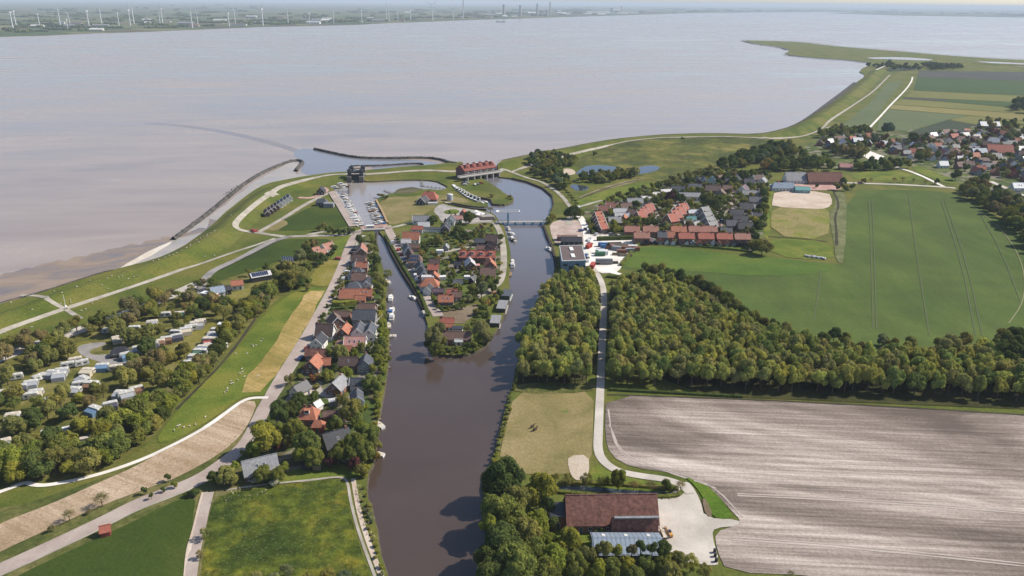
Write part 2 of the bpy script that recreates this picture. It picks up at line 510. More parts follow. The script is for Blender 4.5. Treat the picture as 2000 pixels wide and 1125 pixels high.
# ================================================================ land
G_BASE = gm('grass_base', [(.060, .088, .018), (.086, .112, .024), (.125, .130, .034)], .03, .7, mid=(.012, (.13, .125, .045), .45))
BANK = pm('bank_earth', (.075, .065, .045), .95, .1, scale=.6, var=.4)
QUAY = pm('quay_wall', (.12, .11, .10), .9, .1, scale=.8, var=.3)
def land(name, pxs, mat, bank, extra_dikes=True, jag=0.25, seed=0, grid=True):
    P = chaikin(G2(pxs), 1)
    P = resample(P, 6)
    r = np.random.default_rng(seed)
    P = [(x + r.normal() * jag, y + r.normal() * jag) for x, y in P]
    A = np.array(P)
    ex = []
    for pl, top, half, slope in DIKES:
        for a, b in zip(pl[:-1], pl[1:]):
            ab = b - a; L = np.hypot(*ab); t = ab / L; nn = np.array([-t[1], t[0]])
            for s in np.arange(0, L, max(4.5, .008 * np.hypot(*a))):
                for off in (0, half, -half, half + slope * .25, -half - slope * .25, half + slope * .5, -half - slope * .5, half + slope * .75, -half - slope * .75, half + slope, -half - slope):
                    ex.append(tuple(a + t * s + nn * off))
    ex = np.array(ex)
    k = inpoly(A, ex[:, 0], ex[:, 1])
    vs, fs = tri(P, [tuple(e) for e in ex[k]])
    a = np.array([tuple(v) for v in vs])
    hz = H(a[:, 0], a[:, 1])
    V = list(map(tuple, np.c_[a, hz])); F = [tuple(f) for f in fs]; fm = [0] * len(F)
    addbv(V, F)
    n = len(P)
    area = sum(P[i][0] * P[(i + 1) % n][1] - P[(i + 1) % n][0] * P[i][1] for i in range(n))
    sgn = 1 if area > 0 else -1
    b = len(V)
    hb = H(A[:, 0], A[:, 1])
    for i in range(n):
        p0 = A[i - 1]; p1 = A[(i + 1) % n]; t = (p1 - p0) / (np.hypot(*(p1 - p0)) + 1e-9)
        out = np.array([t[1], -t[0]]) * sgn
        V.append((A[i][0], A[i][1], hb[i])); V.append((A[i][0] + out[0] * 1.1, A[i][1] + out[1] * 1.1, -2.6))
    for i in range(n):
        j = (i + 1) % n
        F.append((b + 2 * i, b + 2 * j, b + 2 * j + 1, b + 2 * i + 1)); fm.append(1)
    o = ob(name, mesh(name, V, F, [mat, bank], fm)); o['kind'] = 'structure'
    return o
W_EDGE = [(735, 452), (733, 470), (738, 490), (747, 520), (753, 545), (756, 575), (753, 600), (758, 640), (760, 680), (757, 720), (751, 760), (744, 800), (737, 830), (735, 870), (729, 900), (719, 930), (722, 980), (731, 1020), (741, 1070), (757, 1125), (790, 1250), (790, 1500)]
land('west_bank_land', [(-1500, 1500), (-1500, 1050), (-700, 840), (-300, 694), (0, 592), (60, 577), (110, 561), (200, 532), (225, 526), (300, 507), (350, 486), (400, 452), (440, 415), (490, 374), (520, 358), (560, 350), (600, 343), (640, 337.5), (683, 334.5), (686, 343), (684, 353), (662, 360), (650, 366), (655, 378), (672, 405), (696, 441), (712, 445)] + W_EDGE, G_BASE, BANK)
land('peninsula_land', [(705, 333), (740, 330), (790, 325), (840, 322), (880, 317), (909, 315), (910, 347), (935, 345), (950, 353), (975, 368), (986, 378), (1004, 386), (999, 396), (980, 401), (963, 399), (958, 389), (932, 383), (912, 378), (905, 384), (931, 390), (954, 398), (952, 404), (925, 403), (890, 397), (868, 391), (862, 396), (886, 402), (924, 409), (948, 412), (966, 417), (975, 433), (985, 443), (993, 470), (998, 500), (994, 540), (996, 575), (988, 600), (978, 630), (966, 650), (955, 668), (935, 685), (905, 694), (870, 693), (845, 689), (834, 672), (836, 640), (830, 612), (806, 564), (784, 532), (762, 492), (750, 463), (740, 452), (744, 442), (757, 438), (745, 412), (733, 391), (745, 384), (770, 376), (800, 379), (830, 368), (862, 372), (876, 366), (868, 360), (850, 352), (800, 350), (740, 354), (706, 354), (703, 342)], G_BASE, BANK, seed=1)
COAST = [(972, 314), (1010, 306), (1060, 296), (1100, 289), (1150, 279), (1200, 271), (1280, 263), (1340, 260.5), (1400, 259.5), (1480, 262), (1530, 252), (1560, 240), (1590, 222), (1625, 197), (1646, 181), (1671, 161), (1693, 147), (1674, 138.5), (1706, 123), (1660, 117), (1615, 114.5), (1575, 111), (1529, 106), (1545, 98), (1524, 91.5), (1480, 86), (1445, 78.5), (1500, 79.5), (1566, 82), (1615, 88.5), (1690, 95), (1755, 100), (1860, 109), (1944, 114.5), (2000, 117), (2300, 130), (2900, 150)]
E_EDGE = [(945, 1500), (945, 1250), (945, 1125), (948, 1010), (942, 935), (962, 905), (970, 870), (984, 815), (992, 785), (1004, 745), (1012, 700), (1030, 655), (1045, 616), (1056, 574), (1075, 548), (1086, 523), (1083, 500), (1076, 480), (1065, 455), (1062, 436), (1074, 415), (1081, 400), (1078, 382), (1060, 367), (1040, 358), (1010, 350), (985, 346), (972, 346)]
land('east_bank_land', COAST + [(2900, 1500)] + E_EDGE, G_BASE, BANK, seed=2)
# far shore
FARL = gm('far_polder', [(.05, .075, .03), (.07, .095, .035), (.10, .11, .045)], .0012, .02, patch=(.0028, [(.05, .07, .03), (.10, .12, .04), (.06, .09, .035), (.13, .12, .06), (.075, .10, .035), (.09, .075, .055), (.045, .065, .03), (.17, .16, .08)], .85, 2.2, .3), fine_amt=.25, bstr=0)
FS = [(-600, 96), (-200, 80), (0, 71.5), (90, 69), (175, 65), (260, 62.5), (350, 59), (440, 55), (525, 52), (620, 50), (700, 48), (755, 45), (850, 41.5), (930, 38.5), (1020, 36), (1105, 33), (1245, 29), (1350, 25.5), (1430, 24.5), (1510, 23.8), (1608, 23.6), (1680, 23.3), (1640, 25), (1615, 25.6), (1755, 30), (1880, 32), (2000, 34), (2300, 42), (3200, 60)]
pf = G2(FS) + [(70000, 20000), (70000, 58000), (-70000, 58000), (-70000, 6000)]
pf = resample(pf, 60)
pf = [(x + (RG.normal() * 6 if abs(x) < 20000 and y < 50000 else 0), y + (RG.normal() * 6 if y < 50000 else 0)) for x, y in pf]
vs, fs = tri(pf)
V = [(v[0], v[1], 0.3) for v in vs] ; n0 = len(V)
F = [tuple(f) for f in fs]; fm = [0] * len(F)
for i, (x, y) in enumerate(pf): V += [(x, y, .3), (x, y - 3, -2.5)]
for i in range(len(pf)):
    j = (i + 1) % len(pf); F.append((n0 + 2 * i, n0 + 2 * j, n0 + 2 * j + 1, n0 + 2 * i + 1)); fm.append(1)
o = ob('far_shore_land', mesh('far_shore_land', V, F, [FARL, BANK], fm)); o['kind'] = 'structure'

# ================================================================ fields and ground covers (draped sheets)
LAWNG = gm('lawn_green', [(.075, .115, .020), (.105, .145, .026), (.150, .165, .035)], .05, .9, fine_amt=.25)  # lighter, yellower grass by its own colour
DARKG = gm('lush_field', [(.028, .050, .011), (.038, .064, .013), (.056, .078, .017)], .02, .8, stripe=[(4, 1.4, .25, (.05, .085, .015))], fine_amt=.22)
CROP = gm('wheat_field', [(.052, .092, .024), (.066, .109, .028), (.086, .128, .032)], .014, .5, stripe=[(2, 5, .28, (.084, .112, .036)), (2, 24, .4, (.050, .072, .024))], fine_amt=.16)
CROP2 = gm('young_crop', [(.058, .110, .022), (.074, .128, .025), (.096, .142, .03)], .02, .5, stripe=[(88, 6, .3, (.05, .09, .022))], fine_amt=.18)
GOLD = gm('mown_strip', [(.24, .18, .055), (.36, .255, .095), (.45, .32, .15)], .03, .5, stripe=[(-55, 3.0, .5, (.13, .14, .035))], fine_amt=.25)
DIKEG = gm('dike_grass', [(.075, .100, .022), (.095, .122, .026), (.135, .145, .035)], .025, .8, stripe=[(60, 2.0, .2, (.14, .14, .045))], fine_amt=.22, mid=(.06, (.060, .085, .02), .5))
STUB = gm('bare_strip', [(.30, .215, .135), (.38, .28, .19), (.45, .345, .25)], .03, 1.1, stripe=[(-64, 2.4, .6, (.25, .18, .105)), (-64, 9, .35, (.50, .40, .30))], fine_amt=.28, speck=(.7, .62, (.17, .14, .06), .5))
def plowmat():
    m, nt, out = newmat('ploughed_soil')
    big = noise(nt, pos(nt, (.55, 1, 1), .25), .011, 5, .6, 1.0)
    st = noise(nt, pos(nt, (.008, .55, 1), math.radians(3)), 1.0, 7, .82)
    st2 = noise(nt, pos(nt, (.004, .06, 1), math.radians(3)), 1.0, 3, .6)
    fine = noise(nt, pos(nt), .9, 5, .75)
    f = math_(nt, 'ADD', math_(nt, 'ADD', math_(nt, 'MULTIPLY', big, 1.0), math_(nt, 'MULTIPLY', st, .42)), math_(nt, 'ADD', math_(nt, 'MULTIPLY', st2, .14), math_(nt, 'MULTIPLY', fine, .16)))
    f = math_(nt, 'MULTIPLY', f, .5)
    c = ramp(nt, f, [(.38, (.120, .096, .081)), (.425, (.23, .19, .162)), (.462, (.39, .33, .287)), (.50, (.60, .525, .47))])
    pbsdf(nt, out, c, .97, .05, 0, fine, .6, .3)
    MATS['ploughed_soil'] = m
    return m
PLOW = plowmat()
PAST = gm('dry_pasture', [(.16, .14, .055), (.215, .175, .075), (.26, .205, .10)], .04, .8, fine_amt=.22, speck=(.12, .68, (.10, .14, .03), .7))
CONC = gm('concrete', [(.38, .345, .30), (.45, .41, .36), (.52, .475, .42)], .05, 1.2, fine_amt=.1, bstr=.1)
ASPH = gm('asphalt', [(.20, .185, .175), (.25, .235, .22), (.29, .27, .25)], .08, 2.0, fine_amt=.12, bstr=.1)
ROADP = gm('brick_road', [(.30, .245, .215), (.345, .285, .25), (.38, .32, .28)], .08, 2.0, fine_amt=.14, bstr=.1)
PATHC = gm('path_concrete', [(.27, .245, .20), (.33, .30, .25), (.39, .355, .30)], .1, 2.0, fine_amt=.12, bstr=.1)
PINKP = gm('red_paving', [(.34, .20, .165), (.40, .25, .21), (.46, .31, .27)], .1, 2.0, fine_amt=.15, bstr=.1)
MEAD = gm('flower_meadow', [(.034, .055, .010), (.075, .100, .014), (.150, .145, .020)], .05, .3, fine_amt=.6, bstr=1, mid=(.22, (.026, .046, .010), .75), speck=(1.4, .60, (.22, .22, .10), .3))
ROUGHG = gm('rough_grass', [(.055, .075, .022), (.085, .100, .032), (.14, .135, .06)], .06, .5, fine_amt=.4, bstr=.8)
SCRUB = gm('scrub_ground', [(.075, .088, .024), (.115, .118, .034), (.175, .158, .055)], .07, .6, fine_amt=.35, speck=(.3, .66, (.2, .17, .12), .5))
PLOTS = [(.055, .085, .022), (.09, .12, .03), (.20, .175, .14), (.045, .07, .02), (.22, .19, .16), (.10, .13, .03), (.10, .085, .05), (.05, .075, .02), (.075, .10, .03), (.13, .13, .06), (.06, .09, .02)]
GARD = gm('garden_plots', [(.06, .09, .025), (.09, .11, .03), (.14, .13, .06)], .08, .7, patch=(.13, PLOTS, .8, 1.0, .2), fine_amt=.35)
SAND = gm('sand_arena', [(.42, .335, .26), (.48, .39, .31), (.52, .44, .36)], .06, .9, fine_amt=.12)
SOILB = gm('brown_soil', [(.13, .098, .062), (.165, .125, .082), (.20, .16, .11)], .05, .8, fine_amt=.25)
WHITEP = gm('white_hardstand', [(.60, .56, .50), (.68, .64, .58), (.72, .69, .64)], .08, 1.5, fine_amt=.08, bstr=.1)
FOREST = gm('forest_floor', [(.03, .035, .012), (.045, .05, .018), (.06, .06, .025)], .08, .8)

sheet('grass_verge', [(-200, 1150), (-200, 1010), (0, 1000), (200, 935), (400, 850), (520, 790), (660, 560), (640, 520), (690, 455), (725, 455), (720, 500), (690, 640), (600, 720), (500, 880), (440, 960), (700, 1500), (-200, 1500)], ROUGHG, .03)
sheet('meadow', [(420, 975), (450, 962), (520, 952), (600, 942), (650, 936), (672, 938), (680, 960), (684, 1000), (700, 1060), (722, 1125), (760, 1260), (780, 1500), (360, 1500), (385, 1200), (400, 1060), (410, 1000)], MEAD, .12)
sheet('field', [(383, 972), (378, 1000), (374, 1050), (362, 1125), (350, 1300), (-500, 1500), (-300, 1330), (0, 1145), (60, 1112), (140, 1075), (220, 1038), (300, 1000), (350, 975)], DARKG, .12)
sheet('bare_strip', [(503, 785), (480, 783), (440, 803), (390, 840), (320, 880), (260, 914), (200, 940), (100, 985), (0, 1022), (-200, 1120), (-220, 1190), (0, 1078), (100, 1032), (200, 987), (300, 950), (350, 932), (430, 887), (470, 852), (490, 820)], STUB, .16)
sheet('sheep_field', [(601, 560), (560, 578), (520, 612), (475, 665), (432, 718), (380, 762), (332, 820), (300, 866), (340, 862), (420, 815), (458, 784), (482, 772), (522, 772), (545, 740), (588, 690), (625, 632), (646, 575), (640, 565)], LAWNG, .14)
sheet('mown_strip', [(604, 567), (634, 568), (615, 610), (592, 650), (560, 700), (528, 745), (510, 766), (470, 768), (478, 748), (500, 720), (530, 680), (562, 625)], GOLD, .2, smooth=0, jag=.4)
sheet('lawn', [(662, 508), (640, 508), (622, 520), (604, 545), (602, 556), (642, 562), (652, 545), (666, 518)], gm('dry_lawn', [(.125, .135, .03), (.175, .165, .04), (.22, .19, .06)], .05, .8), .18)
sheet('lawn', [(688, 458), (668, 462), (640, 486), (640, 506), (664, 507), (676, 485)], LAWNG, .16)
sheet('campsite_ground', [(-600, 1040), (-400, 850), (0, 678), (90, 668), (200, 630), (330, 585), (395, 562), (440, 540), (520, 528), (560, 500), (620, 470), (650, 480), (640, 505), (600, 555), (540, 585), (480, 640), (430, 700), (370, 750), (300, 860), (230, 905), (100, 945), (0, 950)], SCRUB, .05)
LAWN2 = gm('camp_lawn', [(.115, .12, .030), (.155, .15, .038), (.20, .18, .06)], .05, .8)
sheet('lawn', [(398, 632), (412, 628), (425, 634), (398, 668), (382, 690), (372, 702), (350, 712), (310, 700), (300, 690), (330, 683), (370, 655)], LAWN2, .12)
sheet('lawn', [(145, 822), (175, 812), (250, 792), (290, 760), (296, 768), (258, 800), (200, 832), (160, 848), (140, 838)], LAWN2, .12)
sheet('lawn', [(430, 590), (455, 570), (500, 560), (505, 575), (470, 600), (440, 602)], LAWN2, .12)
sheet('lawn', [(130, 676), (165, 665), (185, 668), (160, 690), (190, 700), (185, 718), (140, 716), (125, 695)], LAWN2, .12)
sheet('camp_road', [(148, 680), (165, 672), (205, 668), (208, 674), (170, 686), (185, 695), (230, 690), (240, 700), (255, 720), (225, 718), (190, 706), (160, 696)], ASPH, .16)
sheet('dike_field', [(520, 470), (610, 466), (650, 468), (640, 480), (600, 490), (560, 505), (500, 525), (440, 545), (400, 556), (400, 540), (440, 520), (480, 500)], DARKG, .13)
sheet('grass_triangle', [(560, 428), (610, 402), (652, 396), (660, 400), (676, 430), (680, 443), (640, 447), (560, 452), (530, 448), (520, 440)], DARKG, .13)
sheet('grass_triangle', [(515, 445), (552, 428), (565, 437), (550, 445), (540, 452), (522, 450)], PAST, .2)
sheet('island_gardens', [(756, 462), (800, 448), (860, 455), (960, 440), (985, 455), (988, 500), (984, 540), (978, 562), (950, 580), (900, 600), (858, 600), (848, 590), (830, 570), (790, 510)], GARD, .05)
sheet('village_gardens', [(690, 478), (722, 470), (730, 500), (745, 560), (748, 640), (742, 760), (725, 830), (700, 930), (600, 920), (480, 935), (500, 860), (560, 780), (590, 720), (640, 610), (672, 540)], GARD, .06)
sheet('lawn', [(570, 918), (640, 908), (705, 908), (722, 918), (700, 935), (640, 935), (560, 945), (500, 952), (520, 940)], LAWNG, .14)
sheet('lawn', [(862, 456), (940, 452), (960, 462), (930, 466), (880, 468), (850, 465)], DARKG, .16)
sheet('brown_field', [(858, 610), (895, 602), (931, 594), (934, 604), (920, 622), (906, 632), (888, 632), (886, 622), (861, 620)], SOILB, .16, smooth=0)
sheet('dry_grass', [(738, 392), (770, 383), (800, 386), (840, 378), (900, 385), (930, 400), (860, 392), (845, 410), (810, 428), (760, 442), (750, 425)], gm('dry_dike_grass', [(.14, .13, .045), (.18, .155, .06), (.22, .18, .085)], .05, .8), .1)
sheet('paved_square', [(862, 397), (880, 404), (930, 411), (962, 418), (970, 430), (930, 438), (890, 436), (870, 440), (856, 425), (845, 410)], gm('square_paving', [(.27, .25, .235), (.31, .29, .27), (.36, .33, .31)], .1, 1.5, fine_amt=.12), .14)
sheet('lawn', [(868, 412), (885, 408), (898, 411), (896, 417), (880, 419), (867, 417)], LAWNG, .2)
sheet('wetland', [(1130, 306), (1200, 286), (1280, 275), (1400, 272), (1500, 277), (1570, 285), (1480, 320), (1400, 330), (1330, 340), (1280, 352), (1180, 345), (1120, 330)], gm('wet_grassland', [(.050, .068, .020), (.095, .110, .028), (.165, .155, .050)], .022, .25, mid=(.05, (.045, .060, .024), .8), fine_amt=.45), .05)
sheet('village_field', [(1128, 392), (1180, 372), (1240, 360), (1290, 358), (1292, 366), (1250, 380), (1190, 396), (1130, 403), (1122, 398)], LAWNG, .14)
sheet('reed_bed', [(1130, 385), (1170, 368), (1225, 352), (1260, 349), (1235, 358), (1180, 372), (1132, 388)], gm('reeds', [(.10, .10, .05), (.15, .14, .08), (.20, .19, .12)], .06, .6), .16)
for nm, p in (('pond', [(1141, 326), (1150, 323.5), (1180, 323), (1205, 326), (1212, 331), (1195, 337), (1165, 341), (1128, 342), (1124, 338)]), ('pond', [(1238, 333), (1250, 326), (1268, 323), (1288, 325), (1288, 331), (1270, 337), (1240, 341)]), ('pond', [(1113, 360), (1130, 361), (1152, 365), (1146, 372), (1128, 373), (1117, 369)]), ('pond', [(1360, 307), (1372, 306.5), (1380, 310), (1370, 312.5)]), ('pond', [(1431, 297), (1465, 288), (1468, 287), (1464, 292), (1438, 298)]), ('pond', [(1345, 304), (1352, 303), (1353, 305)])):
    sheet(nm, p, POND, .22, z=.12)
sheet('sand_patch', [(1092, 333), (1105, 329), (1120, 331), (1126, 340), (1108, 343), (1096, 341)], SAND, .2)
for nm, p, mt in (('ditch', [(1090, 950), (1120, 948), (1200, 955), (1325, 960), (1328, 968), (1260, 969), (1180, 966), (1095, 961)], POND), ):
    sheet(nm, p, mt, .1, z=.1)
# big crops east
sheet('wheat_field', [(1655, 373), (1740, 370), (1830, 374), (1865, 378), (1905, 398), (1960, 432), (2000, 466), (2100, 560), (2060, 640), (2000, 655), (1800, 690), (1650, 690), (1500, 640), (1400, 590), (1350, 545), (1290, 525), (1215, 528), (1211, 518), (1230, 500), (1245, 484), (1285, 482), (1340, 486), (1440, 499), (1500, 503), (1640, 517), (1650, 514)], CROP, .1)
sheet('young_crop', [(1211, 522), (1230, 500), (1245, 484), (1285, 482), (1340, 486), (1440, 499), (1500, 503), (1640, 517), (1610, 535), (1480, 540), (1380, 532), (1290, 527)], CROP2, .2)
sheet('grass_strip', [(1626, 374), (1655, 374), (1650, 516), (1633, 512), (1628, 470), (1618, 420), (1632, 400)], gm('grey_grass', [(.085, .105, .05), (.115, .135, .065), (.15, .165, .09)], .06, .4), .24)
sheet('lawn', [(1503, 463), (1620, 472), (1632, 512), (1505, 500)], LAWNG, .22)
sheet('grass_strip', [(1503, 372), (1512, 372), (1506, 405), (1504, 462), (1495, 470), (1490, 450), (1495, 405)], LAWNG, .22)
sheet('sports_field', [(1507, 400), (1612, 406), (1622, 420), (1616, 470), (1505, 460)], gm('worn_turf', [(.17, .155, .05), (.24, .195, .085), (.15, .17, .04)], .05, .6, mid=(.03, (.12, .16, .03), .4)), .26)
sheet('sand_arena', [(1513, 372), (1618, 375), (1627, 396), (1616, 408), (1590, 409), (1508, 404), (1508, 396)], SAND, .34)
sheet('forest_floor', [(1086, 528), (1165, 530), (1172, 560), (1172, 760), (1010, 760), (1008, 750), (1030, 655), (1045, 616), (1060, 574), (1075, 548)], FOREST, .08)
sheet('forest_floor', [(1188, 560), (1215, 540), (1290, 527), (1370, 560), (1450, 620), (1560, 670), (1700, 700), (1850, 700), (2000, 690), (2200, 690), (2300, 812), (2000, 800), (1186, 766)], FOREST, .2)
sheet('ploughed_field', [(1184, 770), (1400, 778), (1700, 794), (2000, 812), (2400, 835), (2700, 1300), (2000, 1180), (1600, 1125), (1420, 1118), (1400, 1075), (1396, 1040), (1440, 1026), (1446, 1016), (1430, 1000), (1385, 950), (1320, 925), (1235, 914), (1192, 890), (1181, 850)], PLOW, .16)
sheet('horse_pasture', [(1005, 766), (1080, 760), (1160, 764), (1158, 850), (1154, 905), (1110, 930), (1000, 925), (974, 903), (984, 850)], PAST, .14)
sheet('grass_verge', [(1004, 748), (1165, 748), (1160, 768), (1004, 770)], ROUGHG, .2)
sheet('sand_patch', [(1109, 891), (1150, 889), (1151, 925), (1140, 940), (1120, 938), (1110, 915)], gm('trodden_sand', [(.40, .33, .25), (.46, .39, .31), (.50, .44, .36)], .06, .9, fine_amt=.12), .24)
sheet('farmyard', [(1268, 972), (1310, 968), (1335, 940), (1350, 946), (1368, 978), (1376, 1012), (1446, 1016), (1441, 1028), (1396, 1032), (1390, 1045), (1406, 1102), (1392, 1106), (1350, 1100), (1290, 1092), (1280, 1040), (1274, 1000)], CONC, .2)
sheet('lawn', [(1334, 930), (1378, 946), (1408, 975), (1432, 1008), (1420, 1016), (1392, 1012), (1376, 978), (1358, 950)], gm('vivid_grass', [(.06, .12, .014), (.075, .14, .018), (.10, .155, .02)], .05, .8), .26)
sheet('brown_bed', [(1370, 976), (1378, 974), (1394, 1010), (1379, 1010)], SOILB, .3)
sheet('lawn', [(1150, 925), (1165, 905), (1180, 918), (1230, 935), (1328, 948), (1330, 962), (1250, 960), (1120, 948)], LAWNG, .12)
sheet('lawn', [(1075, 1010), (1110, 1030), (1200, 1032), (1165, 1085), (1090, 1090)], LAWNG, .12)
# works yard and village east
sheet('works_yard', [(1145, 456), (1160, 458), (1240, 462), (1246, 474), (1240, 490), (1220, 510), (1208, 532), (1190, 534), (1172, 534), (1148, 522), (1142, 500), (1142, 470)], WHITEP, .2)
sheet('paved_square', [(1072, 436), (1100, 428), (1138, 432), (1146, 460), (1142, 475), (1088, 480), (1078, 465)], gm('pink_square', [(.34, .26, .22), (.40, .31, .265), (.46, .38, .33)], .15, 1.5, fine_amt=.2), .14)
sheet('village_gardens', [(1100, 420), (1180, 395), (1260, 370), (1330, 345), (1420, 330), (1500, 345), (1508, 370), (1500, 405), (1496, 450), (1500, 490), (1440, 488), (1330, 482), (1240, 478), (1150, 455), (1140, 430)], GARD, .08)
sheet('village_gardens', [(1560, 300), (1600, 262), (1700, 258), (1850, 245), (2000, 240), (2500, 270), (2500, 480), (2000, 400), (1900, 370), (1860, 350), (1760, 318), (1670, 330), (1540, 330), (1480, 310)], GARD, .1)
sheet('lawn', [(1290, 470), (1445, 478), (1462, 492), (1330, 482)], LAWNG, .14)
sheet('white_hardstand', [(1684, 303), (1697, 295), (1728, 306), (1704, 318)], WHITEP, .3, smooth=0)
sheet('hall_forecourt', [(1508, 358), (1640, 358), (1645, 372), (1600, 372), (1510, 371)], PINKP, .2)
sheet('lawn', [(1662, 338), (1740, 332), (1800, 345), (1820, 352), (1670, 354)], LAWNG, .2)
sheet('lawn', [(1782, 323), (1800, 326), (1868, 353), (1866, 362), (1820, 350), (1784, 332)], LAWNG, .22)
# polder strips north east
PF = {'a': ((.034, .050, .034), (.043, .060, .040)), 'b': ((.055, .060, .050), (.075, .075, .065)), 'c': ((.12, .135, .045), (.15, .155, .055)), 'd': ((.16, .155, .06), (.20, .18, .07)), 'e': ((.085, .115, .06), (.10, .13, .07)), 'g': ((.04, .075, .028), (.05, .085, .032))}
def pfm(k): a, b = PF[k]; return gm('polder_' + k, [a, tuple((q + w) / 2 for q, w in zip(a, b)), b], .006, .1, stripe=[(80, 12, .2, a)], fine_amt=.15)
for k, p in (('b', [(1795, 138), (2600, 150), (2600, 178), (1791, 151)]), ('g', [(1791, 151.5), (2600, 178.5), (2600, 215), (2000, 187), (1784, 177)]), ('c', [(1783, 177.5), (2000, 187.5), (2600, 216), (2600, 232), (2000, 200), (1768, 190)]), ('b', [(1767, 190.5), (1850, 194), (1850, 198), (1762, 193)]), ('g', [(1852, 194), (2000, 201), (2600, 233), (2600, 250), (2000, 212), (1850, 199)]), ('c', [(1760, 194), (1850, 200), (2000, 213), (2600, 251), (2600, 262), (2000, 222), (1744, 204)]), ('d', [(1742, 205), (2000, 223), (2600, 263), (2600, 280), (2000, 236), (1900, 226), (1738, 213)]), ('e', [(1736, 214), (1890, 226), (1840, 238), (1775, 255), (1712, 256), (1716, 238)]), ('a', [(1838, 239), (1850, 235), (1905, 244), (1880, 255), (1860, 264), (1765, 262), (1780, 256)]), ('c', [(1892, 227), (2000, 237), (2300, 258), (2300, 275), (1905, 243), (1852, 234)]), ('e', [(1640, 250), (1700, 200), (1735, 160), (1765, 158), (1735, 195), (1700, 245), (1690, 256)]), ('a', [(1700, 128), (1790, 132), (1788, 137), (1740, 140)])):
    sheet('polder_field', p, pfm(k), .3, smooth=0, step=40)
sheet('lagoon', [(1690, 112.5), (1760, 111.5), (1825, 116), (1815, 119), (1740, 116), (1700, 115)], SEA, .4, smooth=1)
sheet('lagoon', [(1898, 120), (1960, 121.5), (2000, 124), (2300, 142), (2300, 150), (2000, 132), (1940, 124)], SEA, .5, smooth=1)

# ================================================================ roads and paths
ROADM = [(700, 452), (690, 466), (681, 485), (671, 515), (654, 556), (628, 606), (604, 650), (577, 695), (552, 735), (532, 770), (512, 805), (496, 842), (474, 876), (436, 905), (392, 935), (332, 960), (270, 983), (205, 1017), (125, 1055), (50, 1090), (0, 1112), (-70, 1145), (-200, 1215)]
ribbon('road', ROADM, 5.6, ROADP, .3)
ribbon('footpath', [(x + (12 if y < 800 else -2), y + (0 if y < 800 else 12)) for x, y in ROADM[1:]], 1.5, PATHC, .26)
ribbon('dike_road', [(570, 462), (548, 466), (510, 482), (470, 505), (430, 522), (412, 532), (398, 548), (392, 560), (396, 574)], 5.0, ASPH, .26)
ribbon('dike_road', [(394, 551), (345, 573), (290, 596), (240, 615), (180, 636), (130, 655), (60, 676), (0, 700), (-100, 740), (-300, 830)], 8.5, CONC, .3)
ribbon('dike_path', [(-300, 790), (-100, 693), (0, 648), (60, 627), (128, 603), (200, 580), (280, 554), (350, 529), (400, 513), (450, 495), (500, 479), (537, 466)], 2.6, PATHC, .2)
ribbon('cross_path', [(40, 577), (84, 578), (104, 592), (128, 604), (146, 615), (158, 623)], 2.6, PATHC, .26)
ribbon('loop_road', [(560, 463), (530, 459), (505, 455), (478, 452), (463, 447), (458, 438), (472, 422), (500, 398), (526, 380), (545, 366), (572, 358), (605, 349), (640, 342), (672, 340), (690, 340)], 4.0, PATHC, .26)
ribbon('lay_by', [(524, 382), (532, 377), (540, 377)], 7.0, PATHC, .3)
ribbon('loop_road', [(505, 454), (530, 440), (560, 423), (590, 403), (615, 390), (642, 377), (654, 374)], 4.0, PATHC, .3)
ribbon('harbour_road', [(560, 463), (600, 461), (640, 460), (680, 459), (702, 452), (715, 447)], 5.0, PATHC, .34)
ribbon('harbour_road', [(598, 461), (610, 457), (628, 453), (645, 452)], 4.0, PATHC, .3)
ribbon('plaza', [(705, 446), (722, 444), (748, 441), (756, 441)], 6.5, PINKP, .5)
ribbon('plaza', [(583, 386), (610, 388), (640, 373), (630, 367)], 5, PINKP, .3)
ribbon('quay_road', [(756, 441), (762, 456), (776, 480), (790, 505), (805, 535), (822, 568), (838, 590), (850, 606), (856, 618)], 5.5, ROADP, .4)
ribbon('side_road', [(752, 447), (775, 443), (800, 436), (820, 432)], 3.4, PATHC, .36)
ribbon('shore_path', [(905, 434), (935, 434), (965, 434), (974, 446), (980, 462), (984, 490), (984, 520), (979, 548), (965, 562), (945, 574), (930, 582)], 4.0, PATHC, .3)
ribbon('island_lane', [(868, 492), (890, 488), (905, 484), (925, 482), (940, 478)], 4.0, PATHC, .3)
ribbon('dike_crest_path', [(707, 341), (745, 339), (800, 334), (850, 333), (880, 336), (908, 334)], 2.6, PATHC, .2)
ribbon('dike_foot_path', [(976, 334), (985, 331), (1003, 338), (1030, 348), (1060, 356), (1085, 372), (1102, 388), (1110, 400), (1118, 408), (1140, 402), (1175, 392)], 3.4, PATHC, .3)
ribbon('dike_foot_path', [(1000, 336), (1040, 322), (1080, 311), (1130, 298), (1180, 287), (1230, 277), (1280, 271.5), (1340, 268.5), (1400, 268.5), (1500, 271.5), (1560, 269), (1590, 260), (1608, 250), (1620, 236), (1650, 217), (1680, 197), (1705, 180), (1725, 160), (1738, 147)], 3.4, PATHC, .2)
ribbon('farm_track', [(1612, 250), (1625, 248)], 4, PATHC, .3)
ribbon('farm_track', [(1693, 256), (1702, 246), (1722, 225), (1738, 207), (1752, 193), (1765, 180), (1775, 168), (1781, 158), (1782, 151)], 3.0, WHITEP, .6)
ribbon('farm_track', [(1711, 137), (1722, 132), (1737, 126)], 5, WHITEP, .6)
ribbon('rowing_path', [(1110, 440), (1114, 425), (1116, 410)], 5.0, PATHC, .3)
ribbon('village_road', [(1146, 520), (1148, 500), (1147, 480), (1146, 460), (1142, 440), (1134, 425), (1118, 408)], 5.0, WHITEP, .34)
